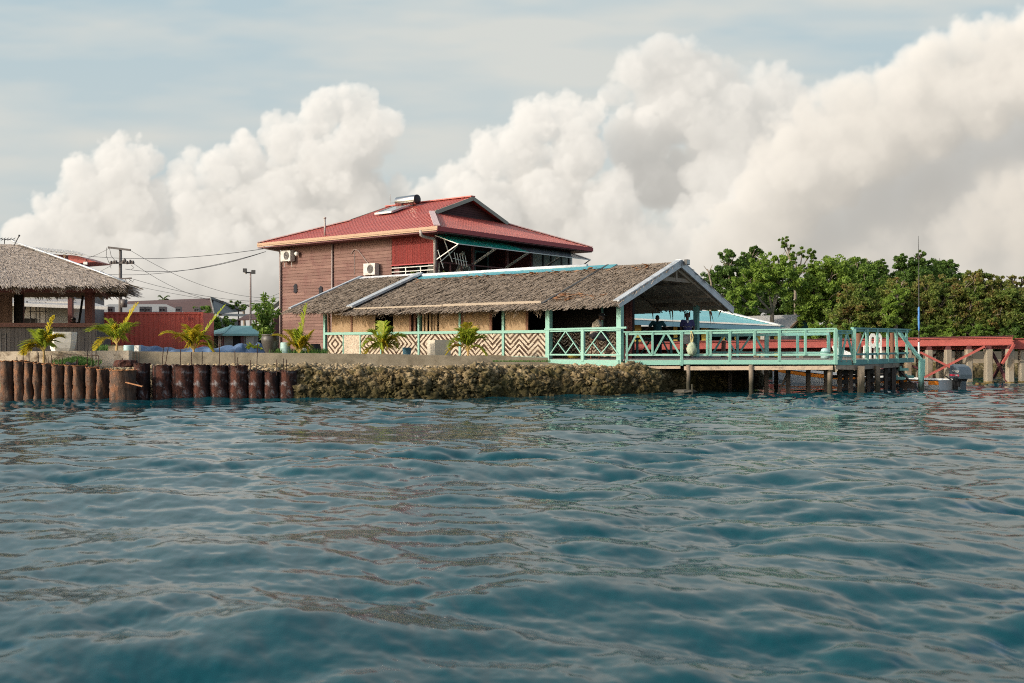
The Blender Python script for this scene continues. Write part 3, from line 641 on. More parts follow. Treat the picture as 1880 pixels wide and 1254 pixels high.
boulders(sea_path,[(.58,-.15),(.55,.05),(.45,.30),(.40,.50),(.25,.66),(-.15,.76)],5400,.035,.165,sw,4)
tag(sw,'rough coral rock sea wall between the rusty drums and the mint landing','wall')
bk=rock_strip('rock_bank',[(8.8,42.5),(10.6,44.9),(14.5,46.2),(25,46.9),(40,48)],[(.8,-.4),(.5,.15),(.1,.45),(-.7,.6)],'',M['rock'],.06,.2,9,.42)
tag(bk,'low bank of brown boulders behind the red wharf piles','rock bank')

# ---- concrete kerb and pale stained retaining block
m=MB(); a=[(237,645,29.3),(500,648,29.9),(700,650,30.5),(1006,656.5,31.7)]
for (p0,y0,Y0),(p1,y1,Y1) in zip(a[:-1],a[1:]):
    A0=at(p0,y0,Y0); A1=at(p1,y1,Y1); B0=A0.copy(); B1=A1.copy(); B0.z=B1.z=.72
    n=Vector((-(A1-A0).y,(A1-A0).x,0)).normalized()*.24
    m.add([B0,B1,A1,A0,B0+n,B1+n,A1+n,A0+n],[(0,1,2,3),(3,2,6,7),(5,4,7,6)]+([(4,0,3,7)] if p0==237 else [])+([(1,5,6,2)] if p1==1006 else []))
tag(m.build('concrete_kerb',M['concrete']),'long grey concrete kerb along the top of the sea wall','kerb wall')
m=MB(); A0=at(-60,646,28.6); A1=at(236,643.5,29.0)
for i in range(6):
    P0=A0.lerp(A1,i/6); P1=A0.lerp(A1,(i+1)/6); d=R.uniform(-.015,.015); n=Vector((0,.3,0))
    b0=P0.copy();b1=P1.copy();b0.z=b1.z=.7
    m.add([b0,b1,P1,P0,b0+n,b1+n,P1+n,P0+n],[(0,1,2,3),(3,2,6,7),(5,4,7,6)]+([(4,0,3,7)] if i==0 else [])+([(1,5,6,2)] if i==5 else []))
tag(m.build('concrete_kerb',M['concrete_pale']),'pale stained concrete kerb in front of the thatched bar','kerb wall')

# ---- rubble strip on top of the drums
def stones(name,n,region,smin,smax,mat):
    ico=[(0,0,1)]+[(.894*math.cos(2*PI*i/5),.894*math.sin(2*PI*i/5),.447) for i in range(5)]+[(.894*math.cos(2*PI*(i+.5)/5),.894*math.sin(2*PI*(i+.5)/5),-.447) for i in range(5)]+[(0,0,-1)]
    fs=[(0,1+i,1+(i+1)%5) for i in range(5)]+[(1+i,6+i,1+(i+1)%5) for i in range(5)]+[(6+i,6+(i+1)%5,1+(i+1)%5) for i in range(5)]+[(11,6+(i+1)%5,6+i) for i in range(5)]
    B=np.array(ico); V=[];Q=[];rn=[]
    for i in range(n):
        p=region(); s=R.uniform(smin,smax)*R.uniform(.6,1.1); A=R.uniform(0,6.28); q=B*(1+NR.uniform(-.28,.28,(12,1)))*np.array([s,s*R.uniform(.7,1.2),s*R.uniform(.5,.8)])
        q=np.stack([q[:,0]*math.cos(A)-q[:,1]*math.sin(A),q[:,0]*math.sin(A)+q[:,1]*math.cos(A),q[:,2]],1)+np.array(p)
        V.append(q); Q.append(np.array(fs)+12*i); rn+= [R.random()]*20
    return np_mesh(name,np.concatenate(V),np.concatenate(Q),rn,mat)
def reg():
    x=R.uniform(-15,-4.2); t=R.random(); y=shore(x)+.15+t*1.9
    return (x,y,np.interp(t*1.9,[0,.5,1.2,2.0],[.77,.80,.84,.88])+R.uniform(-.03,.04))
def reg2():
    k=R.choice([1,1,2,2,2,3]); a,b=sea_path[k],sea_path[k+1]; f=R.random(); d=math.hypot(b[0]-a[0],b[1]-a[1]); o=R.uniform(.05,1.5); n=(-(b[1]-a[1])/d,(b[0]-a[0])/d)
    return (a[0]+(b[0]-a[0])*f+n[0]*o,a[1]+(b[1]-a[1])*f+n[1]*o,np.interp(o,[0,.5,1.6],[.70,.77,.83])+R.uniform(-.02,.03))
kind(stones('rubble',2600,reg2,.02,.075,M['rubble']),'stuff')
kind(stones('rubble',2600,reg,.025,.085,M['rubble']),'stuff')

# ================================================================ RUSTY DRUMS
def drum(name,x,y,r,z0,z1,sx,sy,mat,label,group,seed,cap=None,fill=True,crush=.10):
    t=thing(name,label,'drum',(x,y,0),R.uniform(0,.3),group); rr=np.random.default_rng(seed); m=MB()
    n=30; H=z1-z0; prof=[]
    for i in range(27):
        f=i/26; z=z0+f*H; q=r
        for rb in (.33,.66): q+=r*.045*math.exp(-((f-rb)/.014)**2)
        if f>.97: q+=r*.03
        prof.append((q,z))
    ph=rr.uniform(0,6.28,10); am=rr.uniform(-1,1,10); V=[];Fc=[]
    top=rr.uniform(-.02,.02,n)
    for i,(q,z) in enumerate(prof):
        f=i/26
        for k in range(n):
            a=2*PI*k/n; d=sum(am[j]*math.sin((1+j%4)*a+ph[j]+(2+j)*f*1.7) for j in range(10))*.22*crush*(1.4-f)
            d+=rr.normal()*.016+.5*crush*.3*math.sin(7*a+ph[3]+9*f+2*math.sin(6*f+ph[4]))*math.sin(11*f+ph[5]+3*a)+ .35*crush*abs(math.sin(3*a+ph[0]+5*f))*max(0,.35-f)
            V.append((q*(1+d)*math.cos(a)*sx+.03*math.sin(ph[1]+f*2)*r,q*(1+d)*math.sin(a)*sy,z+(top[k] if i==26 else 0)))
    for i in range(26):
        for k in range(n): k2=(k+1)%n; Fc.append((i*n+k,i*n+k2,(i+1)*n+k2,(i+1)*n+k))
    m.add(V,Fc); m.build('drum_shell',mat,t,smooth=True)
    m=MB(); rim=[Vector(V[26*n+k])+Vector((0,0,.004)) for k in range(n)]; m.tube(rim+[rim[0]],.011,5,caps=False); m.build('rim',M['rust_edge'] if mat is M['rust'] else mat,t)
    if fill:
        m=MB(); pts=[(0,0,z1-.02)]+[(V[26*n+k][0]*.96,V[26*n+k][1]*.96,z1-.035+rr.uniform(-.015,.015)) for k in range(n)]; m.add(pts,[(0,1+k,1+(k+1)%n) for k in range(n)]); m.build('rubble_fill',M['rubble'],t)
    return t
ORD=['first','second','third','fourth','fifth','sixth','seventh','eighth','ninth','tenth','eleventh','twelfth','thirteenth','fourteenth']
lrow=[(16,13,663,736),(38,10.5,663,736.5),(56,9,665,737),(72.5,9,667,737.5),(89,9.5,668,738),(108.5,12,670,738),(129,9,671,738.5),(147.5,11,671.5,738.5),(170,11,675,739),(189.5,10,678,739)]
hue=['orange brown','brown creased','grey and rust','bright orange','mottled rust','dark scorched','slim straight','broad smooth','orange edged','pale grey streaked']
for i,(px,hw,yt,yb) in enumerate(lrow):
    Y=27.55-.045*i; r=.30; sx=hw*1.02/F*Y/r
    drum('rusty_drum',xat(px,Y),Y,r,-.5,zat(yt,Y),sx,.9,M['rust'],f'{hue[i]} narrow crushed drum, {ORD[9-i]} to the left of the wide corner drum','narrow drums left of the corner drum',100+i,crush=.22)
drum('rusty_drum',xat(222.5,26.5),26.6,.335,-.5,zat(680,26.5),1,.9,M['rust'],'wide rusty drum standing foremost at the corner of the drum wall',None,150,crush=.08)
m=MB(); m.lathe([(.02,0),(.30,0),(.325,.03),(.315,.10),(.30,.17),(.27,.19),(.02,.19)],22,(xat(221,26.95),27.35,.88),jit=.07); tag(m.build('concrete_slab',M['rust_dark'],smooth=False),'dark broken drum end lying on top behind the corner drum','drum end')
rrow=[(261,14,668,735,'dark'),(299,17.5,671,735,'red streaked'),(336,19.5,671,734,'white stained'),(370,15,671,734,'dented'),(402.5,17,672,733.5,'creased'),(437,17.5,672,733,'wide mottled'),(470,14.5,681,733,'shorter'),(499,14,683,732.5,'short narrow'),(529,15.5,681,732,'last grey topped')]
for i,(px,hw,yt,yb,lb) in enumerate(rrow):
    Y=27.2+.07*i; r=.30; sx=hw*1.0/F*Y/r
    drum('rusty_drum',xat(px,Y),Y,r,-.5,zat(yt,Y),sx,.85,M['rust_dark'],f'{lb} dark rusty drum, {ORD[i]} to the right of the wide corner drum','dark drums right of the corner drum',200+i,crush=.10)
# reinforcing bars standing up out of the drums
bars=[(31,655,664),(42,648,664),(53.5,647.5,664),(68,645,668),(70.5,647,668),(84.5,652,667),(88.5,656,668),(95,652,670),(108,656,670),(114,656,671),(139.6,661,672),(142.5,658,672),(160,643,672),(169,630,672),(176,643,675),(181,653,675),
      (225,657,668),(249,643,670),(255,647,669),((300,297),637,671),((309,303),636,668),(331,640,672),(351.5,646,671),(371,645,672),(402.5,631,671),(431.5,645,672),(436.6,656,672),(460,661,676),((473,471),630,678),(508,660,684),(520,658,678),(525.6,660,682)]
ORDN=lambda i: f"{i+1}{'th' if 10<i+1<14 else {1:'st',2:'nd',3:'rd'}.get((i+1)%10,'th')}"
where=lambda p:'among the narrow drums' if p<200 else ('by the corner drum' if p<280 else 'above the dark drums')
for i,(px,y0,y1) in enumerate(bars):
    p0,p1=(px if isinstance(px,tuple) else (px+R.uniform(-.6,.6),px)); Y=27.25
    m=MB(); B=at(p1,y1,Y); m.tube([at(p0,y0,Y)-B,Vector((0,0,-.08))],.011,6)
    h=zat(y0,Y)-zat(y1,Y); sz='tall' if h>.42 else ('short' if h<.22 else 'medium')
    o=m.build('steel_bar',M['rebar']); o.location=B
    tag(o,f'{sz} rusty bar {where(p1)}, {ORDN(i)} upright bar from the left',  'steel bar','rusty bars standing out of the drums')
m=MB(); m.tube([at(107,652,27.4),at(140,651.5,27.4),at(181,653,27.3)],.010,6); tag(m.build('steel_bar',M['rebar']),'thin rusty bar tied level across the upright bars','steel bar')
m=MB(); m.bar(at(231,702,26.25),at(262,709.5,26.1),.045,.03); tag(m.build('wooden_stick',M['thatch_brown']),'orange brown stick poking out past the corner drum','stick')
m=MB(); pts=[Vector((.12*math.cos(a),.12*math.sin(a),.03*math.sin(2*a))) for a in np.linspace(0,2*PI,17)]; m.tube(pts,.045,8,caps=False); o=m.build('old_tyre',M['rubber'],smooth=True); o.location=at(132,668.5,27.35); tag(o,'small black rubber ring lying on the narrow drums','rubber ring')

# ================================================================ RED HOUSE (local x along the verandah wall, y along the boarded wall)
house=thing('red_house','two-storey red-roofed house with purple boarded wall and open shaded verandah','house',(-3.55,47.0,0),math.atan2(.792,.611))
EZ=7.08; RZ=EZ+2.47; W2=6.7; L=13.3; SL=2.47/6.65; GB=3.6; GZ=EZ+SL*GB; GH=W2-3.04
# roof sheets with standing ribs : main slopes run along y, hips at both ends with a gablet
m=MB(); th=.05
def roofpt(x,y,z): return Vector((x,y,z))
G0=GB-.25; G1=L-GB+.25
left=[(0,0,EZ),(GB,GB,GZ),(GB,G0,GZ),(W2,G0,RZ),(W2,G1,RZ),(GB,G1,GZ),(GB,L-GB,GZ),(0,L,EZ)]
right=[(2*W2-x,y,z) for x,y,z in left][::-1]
front=[(0,0,EZ),(2*W2,0,EZ),(2*W2-GB,GB,GZ),(GB,GB,GZ)]
back=[(0,L,EZ),(GB,L-GB,GZ),(2*W2-GB,L-GB,GZ),(2*W2,L,EZ)]
for poly in (left[::-1],right[::-1],front,back): m.prism(poly,(0,0,-th),.5)
# ribs
for i in range(1,40):
    y=i*L/40; s0=max(0,0); lim=W2 if G0<y<G1 else min(y,L-y)
    if lim>.1:
        for sgn in (0,1):
            f=lambda x: (x if not sgn else 2*W2-x)
            m.bar((f(.02),y,EZ+.012),(f(lim),y,EZ+SL*lim+.012),.02,.016,r=.5)
    x=i*2*W2/40; lim=min(x,2*W2-x,GB)
    m.bar((x,.02,EZ+.012),(x,lim,EZ+SL*lim+.008),.018,.012,r=.5); m.bar((x,L-.02,EZ+.012),(x,L-lim,EZ+SL*lim+.008),.018,.012,r=.5)
roof=m.build('roof',M['redroof'],house)
m=MB()
for p,q in (((0,0,EZ),(GB,GB,GZ)),((0,L,EZ),(GB,L-GB,GZ)),((2*W2,0,EZ),(2*W2-GB,GB,GZ))): m.bar(Vector(p)+Vector((0,0,.04)),Vector(q)+Vector((0,0,.04)),.30,.05)
m.build('hip_flashing',M['hipcap'],roof)
m=MB(); m.bar((W2,G0,RZ+.03),(W2,G1,RZ+.03),.34,.06); m.build('ridge_cap',M['redroof'],roof)
m=MB(); t_=.17   # fascia with gutter lip
m.box(-.03,.0,-.03,L,EZ-.20,EZ-.02); m.box(-.055,-.03,-.08,L,EZ-.13,EZ+.0); m.build('fascia',M['cream'],house)
m=MB(); m.box(-.03,2*W2+.03,-.06,-.03,EZ-.22,EZ-.0); m.box(2*W2,2*W2+.03,-.03,L,EZ-.22,EZ-.0); m.build('fascia',M['redpaint'],house)
m=MB(); m.box(.0,2*W2,.0,L,EZ-.27,EZ-.225); m.build('soffit',M['maroon'],house)
for yg,sg in ((GB+.2,1),(L-GB-.2,-1)):
    m=MB(); a=[(GH+.1,yg,GZ+.02),(2*W2-GH-.1,yg,GZ+.02),(W2,yg,RZ-.05)]
    for i in range(9):
        z0=GZ+.02+i*(RZ-.05-GZ)/9; z1=z0+(RZ-.05-GZ)/9; k0=(z0-GZ)/SL; k1=min((z1-GZ)/SL,W2-GB)
        m.prism([(GB+k0,yg,z0),(2*W2-GB-k0,yg,z0),(2*W2-GB-k1,yg,z1-.012),(GB+k1,yg,z1-.012)],(0,.03*sg,0))
    m.build('gable_boards',M['siding_dark'],house)
    m=MB(); yb=yg-sg*.45
    for s_ in (-1,1): m.bar((W2+s_*(W2-GB-.02),yb,GZ-.05),(W2,yb,RZ-.09),.05,.2,up=(0,0,1))
    m.build('bargeboard',M['sage'],house)
# lapped siding on the long wall, one board after another
m=MB(); z=.9; x0=.9
while z<EZ-.25:
    ys=[12.42]
    while ys[-1]>3.9: ys.append(max(3.84,ys[-1]-R.uniform(1.6,3.8)))
    for a,b in zip(ys[:-1],ys[1:]):
        a2=a-.004
        m.add([(x0-.032,a2,z),(x0-.032,b,z),(x0-.004,b,z+.175),(x0-.004,a2,z+.175),(x0+.02,a2,z),(x0+.02,b,z)],[(0,3,2,1),(0,1,5,4)])
    z+=.172
m.build('boarded_wall',M['siding'],house)
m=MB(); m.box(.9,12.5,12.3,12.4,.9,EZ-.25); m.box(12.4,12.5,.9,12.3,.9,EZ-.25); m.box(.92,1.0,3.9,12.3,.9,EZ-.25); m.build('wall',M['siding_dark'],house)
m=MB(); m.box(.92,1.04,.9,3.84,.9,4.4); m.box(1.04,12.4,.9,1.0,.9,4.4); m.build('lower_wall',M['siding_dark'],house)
# verandah
m=MB(); m.box(.88,12.45,.86,3.6,4.4,4.5); m.build('verandah_floor',M['dark_wood'],house)
m=MB()
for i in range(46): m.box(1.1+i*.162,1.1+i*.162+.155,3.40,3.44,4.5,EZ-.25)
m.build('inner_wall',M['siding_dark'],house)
m=MB(); m.box(8.55,8.62,.95,3.4,4.5,EZ-.27); m.build('side_wall',M['maroon'],house)
m=MB(); m.box(1.02,1.06,3.44,3.84,4.5,EZ-.27); m.build('side_wall',M['maroon'],house)
m=MB()
for i in range(62):
    y=.98+i*2.84/62; m.tube([(.87+R.uniform(-.006,.006),y,5.46+R.uniform(-.015,.015)),(.87,y,EZ-.24)],.021,6)
bl=m.build('bamboo_blind',M['bamboo_red'],house)
m=MB(); m.bar((.84,.95,5.45),(.84,3.84,5.45),.05,.05); m.build('bottom_rail',M['redpaint'],bl)
m=MB()
for z in (4.72,4.92,5.12,5.32): m.bar((.9,.95,z),(.9,3.84,z),.035,.045)
for y in (1.9,2.9): m.bar((.93,y,4.5),(.93,y,5.35),.05,.05)
m.build('side_railing',M['offwhite'],house)
m=MB(); m.bar((.95,.9,5.5),(8.6,.9,5.5),.07,.06); m.bar((.95,.9,4.66),(8.6,.9,4.66),.05,.05)
for x in (2.0,2.85,5.2,7.6): m.bar((x,.9,4.5),(x,.9,5.48),.055,.055)
m.build('front_railing',M['maroon'],house)
for x,w_ in ((.95,.16),(3.72,.12),(6.55,.13),(8.68,.1)):
    m=MB(); m.box(x-w_/2,x+w_/2,.84,.84+w_,4.4,EZ-.25); m.build('post',M['maroon'],house)
m=MB(); m.box(8.72,12.42,.92,.95,4.4,EZ-.3); ms=m.build('mesh_screen',M['meshgrey'],house)
m=MB()
for x in (8.72,9.75,10.5,11.55,12.3): m.box(x,x+.09,.86,.915,4.4,EZ-.3)
m.box(12.3,12.5,.85,.915,4.4,EZ-.3); m.build('screen_frame',M['black'],ms)
m=MB(); m.box(12.42,12.6,.84,.92,4.4,EZ-.5); m.build('corner_trim',M['offwhite'],house)
for x in (2.35,6.9):
    m=MB(); m.box(x,x+1.0,3.36,3.395,4.5,6.55); d=m.build('door',M['black_in'],house)
    m=MB(); m.box(x-.09,x,3.33,3.395,4.5,6.64); m.box(x+1,x+1.09,3.33,3.395,4.5,6.64); m.box(x,x+1,3.33,3.395,6.55,6.64); m.build('door_frame',M['doorframe'],d)
# propped sheet awnings
for i,(a,b) in enumerate(((.8,3.68),(3.72,6.42),(6.46,9.36),(9.40,12.3))):
    mt=M['awn_teal'] if i<2 else M['awn_grey']; m=MB(); n=24
    for k in range(n):
        xa=a+(b-a)*k/n; xb=a+(b-a)*(k+1)/n; dz=.018*(k%2)
        m.prism([(xa,.86,6.80+dz),(xb,.86,6.80+dz),(xb,-.62,6.29+dz),(xa,-.62,6.29+dz)],(0,0,-.008),.5)
    aw=m.build('awning_panel',mt,house,smooth=False); aw['label']='teal translucent awning sheet' if i<2 else 'dark grey awning sheet'
    m=MB()
    m.bar((a,-.63,6.265),(b,-.63,6.265),.035,.04)
    for x in (a+.02,b-.02): m.bar((x,.86,6.765),(x,-.62,6.26),.035,.04)
    m.build('frame',M['alu'] ,aw)
    for x in (a+.06,b-.06):
        m=MB(); m.bar((x,-.58,6.25),(x+(.25 if i==3 and x>11 else -.02),.86,5.55),.045,.045); m.build('strut',M['alu'] if i<3 else M['darkmetal'],aw)
# pipes on the walls
for (y,x,mt,zt) in ((12.36,.80,M['pvc_dark'],6.55),(8.16,.82,M['pvc_dark'],EZ-.23)):
    m=MB(); m.tube([(x,y,.9),(x,y,zt)],.055,10)
    if zt<6.6: m.tube([(x,y,zt),(x-.05,y+.02,zt+.12),(x-.45,y+.3,zt+.2),(x-.75,y+.45,zt+.25),(x-.78,y+.45,EZ-.12)],.055,10)
    m.build('downpipe',mt,house,smooth=True)
m=MB(); m.tube([(.80,.84,4.0),(.80,.84,6.50),(.72,.86,6.60),(.2,1.0,6.66),(.02,1.02,6.72),(-.02,1.02,6.95)],.075,12); m.build('downpipe',M['pvc'],house,smooth=True)
m=MB(); m.tube([(.35,8.2,EZ+.05),(.35,8.2,EZ+1.0)],.05,10); m.lathe([(.05,0),(.075,.02),(.075,.09),(.0,.1)],10,(.35,8.2,EZ+1.0)); m.build('vent_pipe',M['pvc'],house,smooth=True)
m=MB(); m.tube([(.86,6.5,5.1),(.86,6.5,6.3)],.016,6); m.tube([(.86,6.75,6.2),(.84,6.5,6.42),(.84,6.2,6.35),(.85,5.6,5.75),(.85,5.2,5.42)],.022,6); m.build('wall_cable',M['pvc_dark'],house)
m=MB(); m.prism([(.88,9.3,3.95),(.88,7.4,3.95),(.1,7.4,3.55),(.1,9.3,3.55)],(0,0,-.05)); m.build('porch_roof',M['redpaint'],house)
# things on the house
def on_house(x,y,z):
    c,s_=math.cos(POSE['red_house'][1]),math.sin(POSE['red_house'][1]); return Vector((-3.55+x*c-y*s_,47+x*s_+y*c,z))
HR=math.atan2(.792,.611)
def aircon(label,p,rz,s=1.0,brk=True):
    t=thing('air_conditioner',label,'air conditioner',p,rz,None); m=MB(); m.box(-.31*s,0,-.41*s,.41*s,0,.58*s); m.build('casing',M['offwhite'],t)
    m=MB()
    for r_ in (.21,.16,.11,.06): m.tube([(-.318*s,-.08*s+r_*s*math.cos(a),.29*s+r_*s*math.sin(a)) for a in np.linspace(0,2*PI,19)],.008*s,4,caps=False)
    m.build('fan_grille',M['pvc'],t)
    m=MB(); m.lathe([(.0,0),(.225*s,0),(.225*s,.005),(.0,.006)],18,(0,0,0)); 
    V=m.arr(); m.v=[(-.312*s-v[2],-.08*s+v[0],.29*s+v[1]) for v in V]; m.build('fan',M['black'],t)
    if brk:
        m=MB()
        for y in (-.3,.3): m.bar((0.0,y*s,-.03),(-.34*s,y*s,-.03),.03,.03); m.tube([(.0,y*s,-.3),(-.05,y*s,-.33),(-.12,y*s,-.3),(-.12,y*s,-.04)],.014,6)
        m.build('bracket',M['offwhite'],t)
    return t
aircon('beige air conditioner high on the purple boarded wall beneath the eave corner',on_house(.80,11.55,6.05),HR)
aircon('white air conditioner on the boarded wall just above the thatched hall roof',on_house(.80,5.05,5.02),HR)
t=thing('globe_lamp','white globe lamp beside the air conditioner on the boarded wall','lamp',on_house(.86,10.85,6.42),HR); m=MB(); m.ell((-.16,0,0),.13,.13,.13); m.build('globe',M['white'],t,True); m=MB(); m.tube([(0,0,0),(-.06,0,0)],.05,8); m.build('socket',M['pvc'],t)
for x,y,z,lb in ((1.35,1.6,6.55,'white globe lamp hanging at the verandah corner'),(4.2,2.0,6.3,'white globe lamp hanging midway along the dark verandah'),(3.3,2.6,5.75,'small white globe lamp near the verandah door')):
    t=thing('globe_lamp',lb,'lamp',on_house(x,y,z),HR); m=MB(); m.ell((0,0,-.1),.13 if z>6 else .08,.13 if z>6 else .08,.12 if z>6 else .08); m.build('globe',M['white'],t,True); m=MB(); m.tube([(0,0,0),(0,0,EZ-.27-z)],.012,6); m.build('cord',M['black'],t)
for y,z,lb in ((11.15,4.55,'nearer the wall corner'),(9.1,4.35,'nearer the thatched roof')):
    m=MB(); m.ell((0,0,0),.02,.15,.27,12,8); 
    for a in (.6,2.2,3.9,5.5): m.ell((0,.14*math.cos(a),.22*math.sin(a)),.015,.07,.05,8,5)
    o=m.build('wall_ornament',M['darkcloth'],smooth=True); o.location=on_house(.855,y,z); o.rotation_euler=(0,0,HR); tag(o,f'dark oval ornament on the boarded wall, {lb}','wall ornament','dark wall ornaments')
# solar heater
t=thing('solar_heater','solar water heater with steel tank lying on the red roof slope','solar heater',on_house(5.85,7.5,EZ+SL*5.85),HR)
m=MB(); pr=[(.0,-.78),(.25,-.76),(.27,-.72),(.27,.72),(.25,.76)]; m.lathe(pr,22,cap=False); V=m.arr(); m.v=[(v[0],v[2],v[1]+.36) for v in V]; m.build('tank',M['steel'],t,True)
m=MB(); m.lathe([(.0,0),(.272,0),(.272,.05),(.2,.07),(.0,.07)],22,cap=False); V=m.arr(); m.v=[(v[0],-.74-v[2],v[1]+.36) for v in V]; m.build('end_cap',M['black'],t,True)
sl=lambda x,h: (SL*x+h)
m=MB(); m.prism([(-.35,-.5,sl(-.35,.10)),(-.35,.75,sl(-.35,.10)),(-1.75,.75,sl(-1.75,.10)),(-1.75,-.5,sl(-1.75,.10))],(0,0,.07)); m.build('collector',M['panel_glass'],t)
m=MB()
for y in (-.52,.77): m.bar((-.33,y,sl(-.33,.15)),(-1.78,y,sl(-1.78,.15)),.05,.1)
m.bar((-1.78,-.52,sl(-1.78,.15)),(-1.78,.77,sl(-1.78,.15)),.05,.1); m.build('collector_frame',M['alu'],t)
m=MB()
for y in (-.45,.45): m.bar((0,y,sl(0,.02)),(0,y,.15),.05,.05); m.bar((.25,y,sl(.25,.02)),(-.3,y,sl(-.3,.06)),.04,.04)
m.build('stand',M['darkmetal'],t)
m=MB(); m.tube([(-.1,.85,.3),(-.4,.95,.25),(-.4,.95,.75)],.015,6); m.build('pipe',M['pvc'],t)
# verandah furniture
def sling_chair(label,p,rz):
    t=thing('verandah_chair',label,'chair',p,rz,'sling chairs on the verandah'); m=MB(); m.prism([(-.24,-.22,.42),(.24,-.22,.42),(.24,.24,.38),(-.24,.24,.38)],(0,0,.02)); m.build('seat',M['sling'],t)
    m=MB(); m.prism([(-.24,.24,.40),(.24,.24,.40),(.23,.50,1.02),(-.23,.50,1.02)],(0,.02,0)); m.build('backrest',M['sling'],t)
    for s_ in (-1,1):
        m=MB(); m.tube([(s_*.27,-.26,0),(s_*.27,-.22,.60),(s_*.27,.1,.64),(s_*.27,.36,.62)],.017,6); m.build('leg',M['offwhite'],t); m=MB(); m.tube([(s_*.27,.34,0),(s_*.27,.22,.40),(s_*.27,.52,1.04)],.017,6); m.build('leg',M['offwhite'],t)
    return t
for x,y,rz,lb in ((1.45,1.55,2.4,'pale sling chair beside the verandah corner post'),(2.95,1.6,-1.9,'upright pale sling chair in the middle of the verandah, seen from the side'),(3.4,1.5,-1.5,'pale sling chair just left of the second verandah post'),(4.7,1.5,.2,'grey sling chair right of the second verandah post')):
    sling_chair(lb,on_house(x,y,4.5),HR+rz)
for x,y,lb in ((2.0,1.3,'small leafy pot plant between the verandah chairs'),(1.25,2.7,'pot plant behind the side railing of the verandah')):
    t=thing('pot_plant',lb,'plant',on_house(x,y,4.5),HR); m=MB(); m.lathe([(.08,0),(.13,.22),(.14,.24),(.0,.23)],12); m.build('pot',M['urn'],t); m=MB()
    for k in range(60):
        a=R.uniform(0,6.28); e=R.uniform(.3,1.4); l_=R.uniform(.2,.5); d=Vector((math.cos(a)*math.cos(e),math.sin(a)*math.cos(e),math.sin(e))); b=Vector((0,0,.24)); s_=d.cross(Vector((0,0,1))).normalized()*.04
        m.add([b+d*l_*.4,b+d*l_*.7+s_,b+d*l_,b+d*l_*.7-s_],[(0,1,2,3)])
    m.build('leaves',M['leaf_bright'],t)
# yagi aerial standing at the verandah corner
t=thing('tv_aerial','white many-armed television aerial at the verandah corner','aerial',on_house(1.15,.55,5.5),HR)
m=MB(); b0=Vector((.15,0,.75)); b1=Vector((.55,-.05,.15)); b2=Vector((1.55,-.1,.35)); m.tube([(-.15,.1,0),(.6,0,.55),(1.0,0,.85)],.022,6); m.build('boom',M['white'],t)
m=MB(); m.tube([(.0,0,1.05),(.6,0,.02)],.026,6); m.tube([(-.35,.1,.55),(.05,.1,-.3)],.022,6); m.build('mast',M['white'],t)
m=MB()
for k in range(5): q=Vector((.75+.2*k,-.05,.22-.02*k)); m.tube([q+Vector((-.07,0,.28)),q+Vector((.1,0,-.28))],.02,6)
m.tube([(.6,-.05,.2),(1.65,-.05,.1)],.018,6); m.build('element',M['white'],t)

